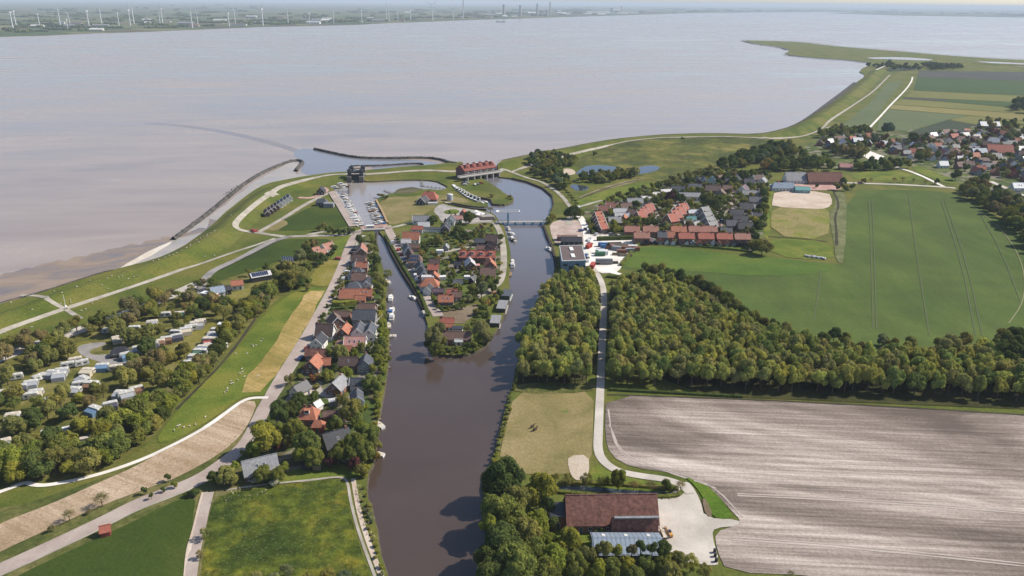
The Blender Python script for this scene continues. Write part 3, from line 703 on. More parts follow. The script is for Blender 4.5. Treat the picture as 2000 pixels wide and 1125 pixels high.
ribbon('village_road', [(1240, 456), (1270, 440), (1290, 425), (1300, 412), (1320, 400), (1345, 392)], 6.5, gm('pale_paving', [(.38, .33, .28), (.43, .38, .33), (.48, .42, .37)], .1, 1.5, fine_amt=.1), .34)
ribbon('village_road', [(1160, 456), (1200, 457), (1238, 461)], 6.5, MATS['pale_paving'], .36)
ribbon('village_road', [(1398, 455), (1404, 440), (1402, 425), (1415, 410), (1428, 396), (1434, 385), (1437, 372)], 5.5, ROADP, .34)
ribbon('village_road', [(1400, 415), (1440, 405)], 4, ROADP, .33)
ribbon('polder_road', [(1505, 362), (1560, 357), (1640, 357), (1700, 359), (1760, 361), (1830, 365), (1866, 368)], 5.0, CONC, .4)
ribbon('polder_road', [(1742, 320), (1752, 328), (1775, 334), (1800, 344), (1825, 356), (1845, 366)], 3.6, WHITEP, .44)
ribbon('polder_road', [(1935, 355), (1950, 362), (1975, 372), (2010, 388)], 5, CONC, .44)
ribbon('forest_lane', [(1152, 518), (1165, 532), (1176, 552), (1180, 575), (1179, 610), (1177, 650), (1175, 700), (1172, 770), (1169, 840), (1167, 880), (1178, 902), (1205, 921), (1250, 930), (1300, 936), (1335, 948), (1348, 965)], 3.3, CONC, .36)
ribbon('yard_branch', [(1170, 530), (1195, 532), (1212, 536)], 3.5, WHITEP, .36)
ribbon('cycle_path', [(524, 777), (495, 777), (476, 782), (450, 800), (420, 824), (380, 848), (340, 869), (290, 893), (240, 912), (190, 928), (130, 942), (85, 949), (62, 947), (50, 942), (25, 952), (0, 961), (-100, 1000)], 1.9, WHITEP, .34)
ribbon('farm_track', [(408, 962), (398, 1000), (388, 1045), (378, 1090), (372, 1135), (350, 1250)], 3.2, ROADP, .3)
ribbon('dirt_track', [(400, 962), (390, 1000), (381, 1040), (370, 1075), (366, 1125)], 2.0, SAND, .28)
ribbon('cycle_path', [(440, 958), (480, 951), (540, 945), (600, 939), (650, 933), (672, 933), (680, 945), (684, 975), (696, 1025), (715, 1080), (736, 1135), (760, 1220)], .9, PATHC, .3)
ribbon('dirt_track', [(690, 935), (693, 955), (701, 1000), (718, 1055), (739, 1110), (768, 1190)], 1.5, SAND, .26)
for p in ([(597, 768), (622, 755), (625, 740)], [(590, 725), (622, 725)], [(615, 752), (632, 775), (655, 770)], [(690, 470), (712, 460)]): ribbon('driveway', p, 3.0, PATHC, .34)
ribbon('towpath', [(735, 585), (738, 620), (737, 660), (733, 690)], 2.2, PATHC, .28)
# tractor tracks in the wheat
TRK = pm('wheel_track', (.095, .11, .055), .95, .1)
for pl in ([(1697, 392), (1701, 480), (1705, 640)], [(1703, 392), (1707, 480), (1712, 642)], [(1838, 392), (1880, 520), (1905, 655)], [(1845, 392), (1890, 520), (1918, 655)], [(1905, 402), (1960, 500), (1993, 590)], [(1603, 528), (1598, 570), (1590, 625)], [(1775, 385), (1790, 500), (1815, 655)]):
    ribbon('wheel_track', pl, .55, TRK, .27, smooth=1)
ribbon('wheel_track', [(1868, 385), (1925, 420), (1975, 470), (2002, 530), (2000, 590), (1970, 632)], .6, pm('pale_track', (.19, .19, .10), .95, .1), .28)
PTR = pm('pale_tyre_track', (.40, .345, .305), .95, .05)
for pl in ([(1440, 965), (1600, 972), (1800, 984), (2000, 1000)], [(1440, 969), (1600, 976), (1800, 988), (2000, 1004)], [(1430, 1050), (1600, 1062), (1800, 1080), (2000, 1102)], [(1430, 1055), (1600, 1067), (1800, 1085), (2000, 1107)], [(1190, 830), (1215, 890), (1290, 915), (1390, 945), (1450, 1010)], [(1188, 800), (1196, 860), (1225, 900), (1300, 920), (1400, 955)]):
    ribbon('tyre_track', pl, .6, PTR, .18, smooth=2, jag=.2)
LB = pm('dark_soil_line', (.05, .045, .03), .95, .1)
for pl in ([(1628, 374), (1640, 400), (1630, 425), (1634, 448), (1634, 480)], [(1500, 462), (1560, 467), (1616, 472)], [(1186, 771), (1500, 782), (1800, 798), (2000, 811)], [(430, 528), (470, 508), (530, 478), (545, 470)], [(1132, 388), (1190, 366), (1250, 350), (1300, 356)], [(1290, 358), (1330, 340), (1420, 320)], [(345, 800), (380, 765), (430, 715), (470, 665), (500, 620)]):
    ribbon('field_ditch', pl, 1.3, LB, .3, jag=.25)
# stone revetments and breakwaters
STONE = gm('basalt_stone', [(.045, .043, .04), (.075, .07, .065), (.11, .10, .09)], .15, 1.0, fine_amt=.5, bstr=1)
SC_ = COAST[:21]
ribbon('stone_revetment', [(x, y + .7) for x, y in SC_[:16]], 5, STONE, .25, smooth=1, wvar=[.8, .8, .8, 1, 1, 2, 5, 8, 9, 9, 9])
ribbon('stone_revetment', [(-300, 693), (-100, 626), (0, 591), (60, 576.5), (110, 560.5), (200, 531.5), (222, 527)], 1.6, STONE, .25, smooth=1)
ribbon('stone_revetment', [(1700, 123), (1660, 118), (1615, 115.5), (1575, 112), (1531, 106.5)], 12, STONE, .6, smooth=1)
ribbon('stone_revetment', [(1538, 97), (1524, 92.5), (1480, 87), (1448, 79.5)], 12, STONE, .6, smooth=1)
ribbon('stone_revetment', [(1448, 78), (1500, 79), (1566, 81.7), (1615, 88), (1690, 94.6), (1755, 99.6), (1860, 108.6), (1944, 114), (2000, 116.6)], 9, STONE, .7, smooth=1)
def rockdike(name, pxs, w, top, label):
    pxs = chaikin(pxs, 2, False)
    P = [np.array(G(x, y, 0)[:2]) for x, y in pxs]
    Q = [P[0]]
    for a, b in zip(P[:-1], P[1:]):
        n = max(1, int(np.hypot(*(b - a)) / 1.5))
        for k in range(1, n + 1): Q.append(a + (b - a) * k / n)
    Q = np.array(Q); T = np.gradient(Q, axis=0); T /= np.hypot(T[:, 0], T[:, 1])[:, None] + 1e-9
    Nn = np.c_[-T[:, 1], T[:, 0]]
    n = len(Q); V = []
    for k, z in ((-1, -1.6), (-.55, top * .4), (-.3, top), (.3, top), (.55, top * .4), (1, -1.6)):
        X = Q + Nn * (w / 2 * k + RG.normal(0, .16, n))[:, None]
        V.append(np.c_[X, z + RG.normal(0, .18, n)])
    V = np.concatenate(V); F = []
    for c in range(5):
        i = np.arange(n - 1); F.append(np.c_[c * n + i, c * n + i + 1, (c + 1) * n + i + 1, (c + 1) * n + i][:, ::-1])
    o = ob(name, mesh_np(name, V, np.concatenate(F), STONE))
    tagset(o, label, 'breakwater')
    return o
rockdike('breakwater', [(338, 466), (380, 436), (430, 396), (480, 355), (520, 332), (560, 316), (580, 312), (592, 314), (588, 321), (580, 328), (578, 333)], 4.2, .9, 'long dark stone breakwater ending in a hook off the west dike')
rockdike('breakwater', [(615, 290), (650, 298), (690, 306), (730, 308.5), (780, 308), (830, 307), (860, 310), (876, 316), (890, 318)], 5.0, .9, 'curved outer stone breakwater north of the harbour mouth')
rockdike('breakwater', [(686, 323.5), (705, 323), (740, 322.5), (790, 319), (818, 318), (826, 320)], 2.6, .3, 'low inner stone breakwater beside the mud bank at the harbour mouth')
for i in range(46):                            # stakes outside the western breakwater
    pass
STK = pm('stake', (.05, .045, .04), .9, .1)
sm = MB(); 
for i in range(60):
    t = i / 59.0; px = 440 + t * 70 + rnd.uniform(-3, 3); py = 381 - t * 40 + rnd.uniform(-2, 2)
    q = G(px, py, SEA_Z); sm.cyl((q.x, q.y, -2), (q.x, q.y, rnd.uniform(-.3, .5)), .18, .15, 5)
o = ob('brushwood_stakes', sm.mesh('brushwood_stakes', STK)); tagset(o, 'dark scattered stakes standing in shallow water outside the long breakwater', 'stakes', None, 'stuff')
# ================================================================ foliage
def ico(sub=1):
    bm = bmesh.new(); bmesh.ops.create_icosphere(bm, subdivisions=sub, radius=1)
    v = np.array([tuple(q.co) for q in bm.verts]); f = np.array([[q.index for q in p.verts] for p in bm.faces]); bm.free()
    return v, f
IC1 = ico(1); IC2 = ico(2)
def crown(seed, nleaf, leaf, ncl=14, flat=1.0, core=.86, lo=-.55, cr=(.34, .5), droop=0.0, cone=0.0):
    """unit crown (radius 1, z -1..1): leaf clumps spread over many uneven lobes; returns V, F(triangles)"""
    r = np.random.default_rng(seed)
    C = []; R_ = []
    k = 0
    while len(C) < ncl:
        i = len(C) + .5
        z = lo + (0.98 - lo) * ((i * .618034) % 1.0)
        a = 2.39996 * i * 1.7 + r.uniform(-.4, .4)
        rad = math.sqrt(max(0, 1 - z * z)) * r.uniform(.50, .74)
        if cone: rad *= (1 - cone * (z + 1) / 2) * 1.25
        C.append((rad * math.cos(a), rad * math.sin(a), z * r.uniform(.58, .72))); R_.append(r.uniform(*cr) * (1 - cone * .5 * (z + 1) / 2))
    C.append((0, 0, 0.0)); R_.append(.55 * (1 - cone * .4))
    C = np.array(C); R_ = np.array(R_)
    p = R_ ** 2; p /= p.sum()
    ci = r.choice(len(C), nleaf, p=p)
    d = r.normal(size=(nleaf, 3)); d /= np.linalg.norm(d, axis=1)[:, None]
    outw = C[ci] / (np.linalg.norm(C[ci], axis=1)[:, None] + .05)
    d = d + outw * .65 + np.array([0, 0, .25]); d /= np.linalg.norm(d, axis=1)[:, None]
    c = C[ci] + d * (R_[ci] * r.uniform(.80, 1.12, nleaf))[:, None]
    nrm = d + r.normal(size=(nleaf, 3)) * .42; nrm /= np.linalg.norm(nrm, axis=1)[:, None]
    a = np.cross(nrm, r.normal(size=(nleaf, 3))); a /= np.linalg.norm(a, axis=1)[:, None] + 1e-9
    b = np.cross(nrm, a)
    s = (leaf * r.uniform(.55, 1.35, nleaf))[:, None]
    q = np.stack([c + a * s, c + b * s * .75, c - a * s * .9, c - b * s * .7], 1).reshape(-1, 3)
    n4 = np.arange(nleaf) * 4
    F = np.concatenate([np.c_[n4, n4 + 1, n4 + 2], np.c_[n4, n4 + 2, n4 + 3]])
    V = [q]; Fs = [F]; off = len(q)
    for cc, rr in zip(C, R_):
        v = IC1[0] * (1 + r.normal(0, .07, (len(IC1[0]), 1))) * rr * core + cc
        V.append(v); Fs.append(IC1[1] + off); off += len(v)
    V = np.concatenate(V)
    V[:, 2] *= flat
    if droop: V[:, 2] -= droop * (V[:, 0] ** 2 + V[:, 1] ** 2)
    return V, np.concatenate(Fs)
def bare_crown(seed, n=700, leaf=.05, leaves=260):
    r = np.random.default_rng(seed)
    d = r.normal(size=(n, 3)); d /= np.linalg.norm(d, axis=1)[:, None]; d[:, 2] = np.abs(d[:, 2]) * .9 - .25
    rad = r.uniform(.35, 1, n)[:, None]
    p1 = d * rad; p0 = p1 * .62 + np.array([0, 0, -.12]) + r.normal(size=(n, 3)) * .04
    w = np.cross(p1 - p0, r.normal(size=(n, 3))); w /= np.linalg.norm(w, axis=1)[:, None]; w *= .011
    V = np.stack([p0 - w, p0 + w, p1], 1).reshape(-1, 3)
    F = np.arange(n * 3).reshape(-1, 3)
    c = d[:leaves] * r.uniform(.5, 1, leaves)[:, None]
    a = r.normal(size=(leaves, 3)) * leaf; b = r.normal(size=(leaves, 3)) * leaf
    q = np.stack([c + a, c + b, c - a], 1).reshape(-1, 3)
    return np.concatenate([V, q]), np.concatenate([F, np.arange(leaves * 3).reshape(-1, 3) + len(V)])
def cm(name, VF, mat=LEAF): return mesh_np(name, VF[0], VF[1], mat)
BIG = [cm('crown', crown(s, 3400, .072, 20 + s % 5, cr=(.27, .42))) for s in range(6)]
MID = [cm('crown', crown(20 + s, 1500, .10, 13 + s % 4)) for s in range(6)]
SML = [cm('crown', crown(40 + s, 420, .19, 9)) for s in range(5)]
CON = [cm('crown', crown(60 + s, 900, .10, 16, cone=.85, lo=-.9, cr=(.22, .34))) for s in range(2)]
BAR = [cm('crown', bare_crown(70 + s)) for s in range(3)]
AIR = [cm('crown', crown(80 + s, 1500, .06, 14, core=.5, cr=(.25, .42))) for s in range(3)]
def trunk_mesh(seed, limbs=4):
    r = random.Random(seed); m = MB()
    m.cyl((0, 0, -.06), (.01, 0, .55), .050, .034, 7); m.cyl((.01, 0, .55), (.02, .01, .80), .034, .016, 6)
    for i in range(limbs):
        a = i * 2 * PI / limbs + r.uniform(-.4, .4); z = r.uniform(.32, .56); l = r.uniform(.16, .26)
        m.cyl((.01, 0, z), (l * math.cos(a), l * math.sin(a), z + l * r.uniform(.7, 1.1)), .022, .007, 5)
    return m.mesh('trunk', BARK)
TRK_M = [trunk_mesh(s) for s in range(3)]
PAL = {'green': (0.205, 0.226, 0.056), 'dark': (0.116, 0.149, 0.045), 'yellow': (0.299, 0.295, 0.056), 'olive': (0.256, 0.246, 0.073), 'brown': (0.263, 0.220, 0.097), 'purple': (0.138, 0.059, 0.054), 'willow': (0.272, 0.277, 0.119), 'bright': (0.236, 0.266, 0.047), 'blue': (0.129, 0.166, 0.089), 'white': (0.478, 0.440, 0.286), 'red': (0.286, 0.126, 0.053), 'orange': (0.350, 0.235, 0.065)}
WORD = {'green': 'leafy green', 'dark': 'dense dark green', 'yellow': 'yellow-green', 'olive': 'olive', 'brown': 'brownish half-bare', 'purple': 'purple-leaved', 'willow': 'pale grey-green', 'bright': 'bright fresh green', 'blue': 'blue-green', 'white': 'white-blossoming', 'red': 'copper-red', 'orange': 'russet orange'}
def jit(c, a=.16):
    k = 1 + rnd.uniform(-a, a); t = rnd.uniform(-a, a) * .5
    return (c[0] * k * (1 + t), c[1] * k, c[2] * k * (1 - t))
def put_tree(x, y, R, Ht, col, meshes, z0=None, name='tree', lod=False):
    z0 = h1(x, y) if z0 is None else z0
    t = thing(name, 'tree', (x, y, z0 - .05))
    cz = Ht * .54 if Ht < R * 2.75 else Ht - R * 1.2
    hz = Ht - cz
    ob('crown', rnd.choice(meshes), t, (0, 0, cz), rnd.uniform(0, 6.28), (R * rnd.uniform(.92, 1.08), R * rnd.uniform(.92, 1.08), hz), color=jit(col))
    ob('trunk', rnd.choice(TRK_M), t, (0, 0, 0), rnd.uniform(0, 6.28), (Ht * .62, Ht * .62, cz * 1.1))
    return t
def tree(px, py, rpx, kind='green', fam='tree', tall=1.15, form=None, shared=None, desc=None, nm=None):
    """crown seen at (px,py) with radius rpx photo pixels"""
    s = SC(px, py, 3.0); R = rpx / s
    Ht = max(2 * R * tall, 2.0)
    p = G(px, py, Ht - R * .95)
    if p.y < 60: return
    ms = {'bare': BAR, 'con': CON, 'air': AIR}.get(form) or (BIG if rpx > 15 else MID if rpx > 8 else SML)
    name = nm or {'bare': 'bare_tree', 'con': 'conifer_tree'}.get(form, 'willow_tree' if kind == 'willow' else 'broadleaf_tree')
    if R < 1.5 and not nm and form is None: name = 'shrub'
    t = put_tree(p.x, p.y, R, Ht, PAL[kind], ms, name=name)
    w = {'bare': 'leafless twiggy tree', 'con': 'tall pointed conifer'}.get(form)
    sz = 'big' if R > 5 else 'small' if R < 2.6 else 'round'
    d = desc or (w if w else f"{sz} {WORD[kind]} {'shrub' if name == 'shrub' else 'tree'}")
    if name == 'shrub': t['category'] = 'shrub'
    rec(t, d, fam, shared)
    return t

# ================================================================ houses
WHT = pm('white_paint', (.66, .65, .62), .6, .3, var=.05)
FRAME = pm('window_frame', (.62, .61, .58), .5, .3, var=.04)
GLASS = pm('window_glass', (.035, .045, .055), .08, .6, var=.1)
DOORM = [pm('door_green', (.03, .08, .05), .5), pm('door_blue', (.04, .07, .14), .5), pm('door_brown', (.12, .06, .03), .5), pm('door_white', (.6, .6, .57), .5)]
POT = pm('chimney_pot', (.30, .12, .07), .8)
WALLS = {'brick': brick('brick_red', (.235, .105, .070)), 'dbrick': brick('brick_dark', (.13, .07, .055)), 'ybrick': brick('brick_yellow', (.36, .29, .19)), 'white': pm('white_render', (.66, .64, .60), .85, .1, var=.06), 'grey': pm('grey_cladding', (.22, .22, .22), .7), 'black': pm('black_boards', (.035, .035, .038), .7), 'cream': pm('cream_render', (.55, .48, .38), .85), 'blue': pm('blue_boards', (.08, .15, .20), .6), 'teal': pm('pale_teal_boards', (.20, .33, .34), .6), 'wood': pm('wood_boards', (.22, .15, .09), .8), 'red': pm('red_boards', (.28, .06, .045), .7)}
ROOFS = {'orange': roofmat('orange_tiles', (.35, .135, .080)), 'red': roofmat('red_tiles', (.33, .105, .070)), 'pink': roofmat('pink_red_tiles', (.46, .24, .205)), 'brown': roofmat('brown_tiles', (.155, .095, .075)), 'dbrown': roofmat('dark_brown_tiles', (.095, .062, .055)), 'slate': roofmat('slate_tiles', (.075, .080, .092), .55), 'dark': roofmat('black_tiles', (.035, .037, .044), .5), 'grey': roofmat('grey_sheets', (.23, .23, .235), .6), 'pale': roofmat('pale_sheets', (.50, .49, .48), .5), 'white': pm('white_sheet_roof', (.66, .66, .65), .5), 'barn': roofmat('old_barn_tiles', (.175, .080, .060), .85, .6), 'steel': roofmat('steel_sheets', (.25, .30, .36), .35), 'teal': pm('teal_roof', (.12, .28, .27), .5), 'purple': roofmat('purple_tiles', (.13, .085, .105)), 'salmon': roofmat('salmon_tiles', (.31, .145, .105))}
RW = {'orange': 'orange-tiled', 'red': 'red-tiled', 'pink': 'pink-roofed', 'brown': 'brown-roofed', 'dbrown': 'dark brown-roofed', 'slate': 'slate-roofed', 'dark': 'black-roofed', 'grey': 'grey-roofed', 'pale': 'pale-roofed', 'white': 'white-roofed', 'barn': 'weathered red-brown', 'steel': 'blue-grey', 'teal': 'teal-roofed', 'purple': 'purple-brown-roofed', 'salmon': 'salmon-roofed'}
def win_mesh(w, h):
    m = MB(); t = .09
    m.box(-w / 2, w / 2, -.05, .03, 0, t); m.box(-w / 2, w / 2, -.05, .03, h - t, h)
    m.box(-w / 2, -w / 2 + t, -.05, .028, t, h - t); m.box(w / 2 - t, w / 2, -.05, .028, t, h - t)
    m.box(-.03, .03, -.04, .026, t, h - t); m.box(-w / 2 - .08, w / 2 + .08, -.12, .02, -.08, 0)
    return m.mesh('window', FRAME)
def pane_mesh(w, h):
    return MB().box(-w / 2 + .09, w / 2 - .09, -.02, .012, .09, h - .09).mesh('pane', GLASS)
def win_lo(w, h):
    m = MB(); m.box(-w / 2, w / 2, -.05, .03, 0, h, 0); m.box(-w / 2 + .12, w / 2 - .12, -.08, -.05, .12, h - .12, 1)
    return m.mesh('window', [FRAME, GLASS])
WINS = {k: (win_mesh(*k), pane_mesh(*k)) for k in ((1.1, 1.3), (1.6, 1.4), (.9, 1.0))}
WINL = {k: win_lo(*k) for k in WINS}
SKYL = MB().box(-.4, .4, -.55, .55, 0, .09).box(-.32, .32, -.47, .47, .09, .11, 1).mesh('skylight', [FRAME, GLASS])
SKYLW = MB().box(-.45, .45, -.6, .6, 0, .1).mesh('skylight', [WHT])
DOORS = [MB().box(-.5, .5, -.05, .04, 0, 2.1, 1).box(-.42, .42, -.08, -.05, .05, 2.02, 0).mesh('door', [d, FRAME]) for d in DOORM]
HANDLE = MB().box(-.03, .03, -.06, 0, -.03, .12).mesh('handle', pm('brass', (.5, .4, .2), .3, .5, .8))
CHIM = [MB().box(-.35, .35, -.3, .3, -1.0, .9).box(-.42, .42, -.37, .37, .9, 1.0).mesh('chimney', WALLS[k]) for k in ('brick', 'dbrick', 'white')]
POTM = MB().cyl((0, 0, 1.0), (0, 0, 1.4), .14, .11, 8).mesh('chimney_pot', POT)
FOOT = []                                     # house footprints, kept clear of trees
def house_at(x, y, L, W, rot, roof='red', wall='brick', hw=2.9, hr=None, hip=0.0, fam='house', desc=None, shared=None, lod=0, trim=False, chim=1, sky=0, panels=False, z0=None, dormer=0, name='house', cat='house', flat=False, wins=True, annex=False, loc_label=None, roofm=None):
    hr = W * .48 if hr is None else hr
    z0 = (h1(x, y) if z0 is None else z0)
    t = thing(name, cat, (x, y, z0), math.radians(rot))
    FOOT.append((x, y, max(L, W) * .55 + .4, math.radians(rot), L / 2 + .8, W / 2 + .8))
    l, w = L / 2, W / 2; oh = .35; th = .2
    wm = MB()
    if flat:
        wm.box(-l, l, -w, w, -.2, hw)
    else:
        sec = [(-w, -.2), (w, -.2), (w, hw)] + ([(0, hw + hr - .02)] if not hip else []) + [(-w, hw)]
        wm.prism(sec, -l, l, axis='x')
    ob('wall', wm.mesh('wall', WALLS[wall]), t)
    rm = MB(); RMt = roofm or ROOFS[roof]
    if flat:
        rm.box(-l - .15, l + .15, -w - .15, w + .15, hw, hw + .28)
        rm2 = MB()
    else:
        so = hr / w * oh
        if hip:
            a = [(-l - oh, -w - oh, hw - so), (l + oh, -w - oh, hw - so), (l + oh, w + oh, hw - so), (-l - oh, w + oh, hw - so)]
            rg = [(-l + hip, 0, hw + hr), (l - hip, 0, hw + hr)]
            for dz, flip in ((th, False), (0, True)):
                A = [(p[0], p[1], p[2] + dz) for p in a]; R2 = [(p[0], p[1], p[2] + dz) for p in rg]
                for f in ([A[0], A[1], R2[1], R2[0]], [A[1], A[2], R2[1]], [A[2], A[3], R2[0], R2[1]], [A[3], A[0], R2[0]]):
                    rm.face(f[::-1] if flip else f)
            for i in range(4):
                p, q = a[i], a[(i + 1) % 4]
                rm.face([p, q, (q[0], q[1], q[2] + th), (p[0], p[1], p[2] + th)][::-1 if False else 1])
        else:
            rm.prism([(-w - oh, hw - so), (0, hw + hr), (w + oh, hw - so), (w + oh, hw - so + th), (0, hw + hr + th), (-w - oh, hw - so + th)], -l - oh, l + oh, axis='x')
    rf = ob('roof', rm.mesh('roof', RMt), t)
    if not flat and not hip and lod < 2:
        rc = MB().box(-l - oh - .02, l + oh + .02, -.16, .16, hw + hr + th - .06, hw + hr + th + .08)
        ob('ridge_cap', rc.mesh('ridge_cap', RMt), rf)
    if trim and not flat and not hip:
        for sx in (-1, 1):
            bm_ = MB(); xx = sx * (l + oh)
            so = hr / w * oh; q = .24
            bm_.prism([(-w - oh - .05, hw - so - .1), (0, hw + hr - .12), (w + oh + .05, hw - so - .1), (w + oh + .05, hw - so + th + q), (0, hw + hr + th + q), (-w - oh - .05, hw - so + th + q)], min(xx, xx + sx * .14), max(xx, xx + sx * .14), axis='x')
            ob('barge_board', bm_.mesh('barge_board', WHT), t)
    if not flat:
        for i in range(chim):
            cx = (l - .8) * (1 if (i == 0) else -1) * (1 if chim > 1 or rnd.random() < .5 else -1) if not hip else (i - (chim - 1) / 2) * 2
            c = ob('chimney', rnd.choice(CHIM[:2]), rf, (cx, 0, hw + hr - .1))
            if lod == 0: ob('chimney_pot', POTM, c) if False else None
    W_ = WINL if lod else WINS
    def window(k, lx, ly, z, r):
        if lod: ob('window', W_[k], t, (lx, ly, z), r)
        else:
            o_ = ob('window', W_[k][0], t, (lx, ly, z), r); ob('pane', W_[k][1], o_)
    if wins:
        n = max(1, int(L / 2.7)); dk = rnd.randrange(n)
        for side, r, yy in ((0, 0, -w), (1, PI, w)):
            if lod == 2 and side == 1: continue
            for i in range(n):
                xx = -l + L * (i + .5) / n
                if side == 0 and i == dk:
                    d_ = ob('door', rnd.choice(DOORS), t, (xx, yy, 0), r)
                    if lod == 0: ob('handle', HANDLE, d_, (.3, -.03, 1.0))
                else: window((1.1, 1.3) if hw < 3.6 else (1.6, 1.4), xx, yy, min(.9, hw - 1.6), r)
                if hw > 4.8: window((1.1, 1.3), xx, yy, 3.5, r)
        for side, r, xx in ((0, -PI / 2, -l), (1, PI / 2, l)):
            if lod == 2 and side == 0: continue
            for i in (-1, 1):
                if W > 4.5: window((1.1, 1.3), xx, i * w * .45, .9, r)
            if not hip and not flat and hr > 2.2: window((.9, 1.0), xx, 0, hw + .3, r)
    if sky and not flat:
        ang = math.atan2(hr, w)
        for i in range(sky):
            xx = (i - (sky - 1) / 2) * min(2.2, L / (sky + 1)); yy = -w * .52
            ob('skylight', SKYL, rf, (xx, yy, hw + hr * (1 - .52) + th / math.cos(ang) - .02), rot=(ang, 0, 0))
    if panels:
        ang = math.atan2(hr, w); cols = int((L - 1) / 1.15)
        for i in range(cols):
            for j in range(2):
                f = .28 + j * .42
                ob('solar_panel', PANEL, rf, (-L / 2 + .9 + i * 1.15, -w * f, hw + hr * (1 - f) + th / math.cos(ang) + .04), rot=(ang, 0, 0))
    for i in range(dormer):
        xx = (i - (dormer - 1) / 2) * L / max(1, dormer + .3); yy = -w * .5
        dm = MB(); z1 = hw + hr * .5
        dm.box(-.9, .9, yy - .55, -.1, z1 - .3, z1 + 1.25, 0); dm.box(-1.1, 1.1, yy - .75, .1, z1 + 1.25, z1 + 1.4, 1); dm.box(-.7, .7, yy - .6, yy - .55, z1 + .2, z1 + 1.1, 2)
        ob('dormer', dm.mesh('dormer', [WHT, RMt, GLASS]), rf, (xx, 0, 0))
    d = desc or f"{RW[roof]} {name.replace('_', ' ')}"
    if loc_label: tagset(t, loc_label)
    else: rec(t, d, fam, shared)
    return t
SOL = pm('solar_cell', (.025, .035, .075), .15, .6, var=.1)
ALU = pm('aluminium', (.5, .5, .52), .4, .5, .5)
PANEL = MB().box(-.54, .54, -.85, .85, 0, .04, 1).box(-.5, .5, -.81, .81, .04, .05, 0).mesh('solar_panel', [SOL, ALU])
def house(px, py, L, W, rot, roof='red', wall='brick', hw=2.9, hr=None, **k):
    """(px,py): middle of the visible roof in the photo"""
    if not k.pop('keep', False): L, W = L * .84, W * .87
    hh = W * .48 if hr is None else hr
    z = hw + hh * .5
    p = G(px, py, z)
    g = h1(p.x, p.y)
    if g > .2: p = G(px, py, z + g)
    return house_at(p.x, p.y, L, W, rot, roof, wall, hw, hr, **k)

# ---- west bank village, one by one (roof centre in the photo, length, width, ridge angle)
A = 'west'
LMK = lambda px, py, s: LM.append((*G(px, py)[:2], s))
def hh(label, *a, **k): return house(*a, loc_label=label, **k)
hh('narrow house with pale right roof slope beside the dark tree, northernmost in the dike street', 706, 484, 13, 7.5, 97, 'salmon', 'brick', trim=True)
hh('dark brown-roofed house second in the dike street, ridge across', 701, 503, 9.5, 9, 0, 'dbrown', 'brick', trim=False, chim=2)
hh('small bright orange roof with white gable edge in the dike street', 707, 516, 8, 6, 0, 'orange', 'brick', trim=True)
hh('slender dark house with white barge boards left of the small orange roof', 694, 512, 6, 4, 95, 'dark', 'white', trim=True)
hh('slate-grey hipped house by the street just below the small orange roof', 696, 528, 10.5, 8, 0, 'slate', 'white', hip=2.5, sky=1)
hh('house with plain grey-brown roof touching the slate-grey hipped house', 702, 538, 9.5, 8, 0, 'brown', 'white', chim=2)
hh('black-roofed house with white front gable near the canal bushes', 717, 549, 9, 6.5, 88, 'dark', 'white', trim=True)
hh('dark slate house with pale right-hand slope above the long orange roof', 690, 556, 10.5, 9, 10, 'slate', 'brick', hip=3)
hh('long bright orange-roofed house beside the street', 684, 571, 12.5, 9, 2, 'orange', 'ybrick', chim=1)
hh('orange-roofed rear house joined to the long orange one', 713, 569, 9, 7, 0, 'orange', 'brick', sky=2)
hh('low orange-roofed lean-to wing in front of the long orange house', 704, 580, 6, 4.5, 0, 'orange', 'brick', chim=0, hw=2.3)
hh('brown-roofed house behind the long yellow-green hedge', 716, 597, 10.5, 6.5, -4, 'brown', 'brick')
hh('low reddish-brown barn roof above the grey-brown gabled house', 668, 611, 10, 5, -3, 'brown', 'brick', chim=0)
hh('large dark slate house behind the twin white gables', 712, 612, 13, 9, 0, 'slate', 'grey', hw=3.4)
hh('left one of the twin white-gabled houses with bright roof slope', 700, 640, 10.5, 6.5, 92, 'slate', 'white', hw=4, trim=True)
hh('right one of the twin white-gabled houses with bright roof slope', 722, 641, 10.5, 6.0, 92, 'slate', 'white', hw=4, trim=True)
hh('grey-brown gabled house turned to the street above the big charcoal roof', 655, 621, 8.5, 7.5, 118, 'brown', 'brick', trim=True)
hh('big charcoal-roofed house with a white right gable by the street', 635, 641, 9.5, 8.5, -3, 'dbrown', 'white', trim=True, hr=4.4)
hh('orange-brown house with dark front gable and two upper windows', 673, 641, 9.5, 6.2, 85, 'orange', 'dbrick', hw=3.4)
hh('white house with black roof, white gable and bright right slope at the street', 622, 661, 9, 6.5, 84, 'dark', 'white', hw=3.2, trim=True, sky=0)
hh('house with long pink roof and three skylights', 694, 664, 11, 8, 1, 'pink', 'white', sky=3, chim=0, trim=True)
hh('flat-roofed brown annex left of the pink roof', 667, 665, 6, 7, 0, 'brown', 'brick', flat=True, hw=3)
hh('small orange-roofed shed below the pink roof', 679, 679, 4, 4, 0, 'orange', 'brick', chim=0, hw=2.2)
hh('low red-brown barn beside the street with a white end', 618, 686, 11, 5.5, -2, 'barn', 'brick', chim=0, hw=2.6)
hh('dark brick house with orange right slope and four front windows', 613, 704, 10, 7.5, 82, 'orange', 'dbrick', hw=3.2, trim=False)
hh('low orange wing right of the dark brick gable house', 634, 704, 6, 5, 5, 'orange', 'dbrick', chim=0, hw=2.4)
hh('long dark brown roof with one white skylight', 681, 703, 9.5, 6.5, 0, 'dbrown', 'brick', chim=0, hw=2.6, sky=1)
hh('slate house with pale right slope facing the river', 713, 703, 9, 7, 93, 'slate', 'grey', hw=3.2)
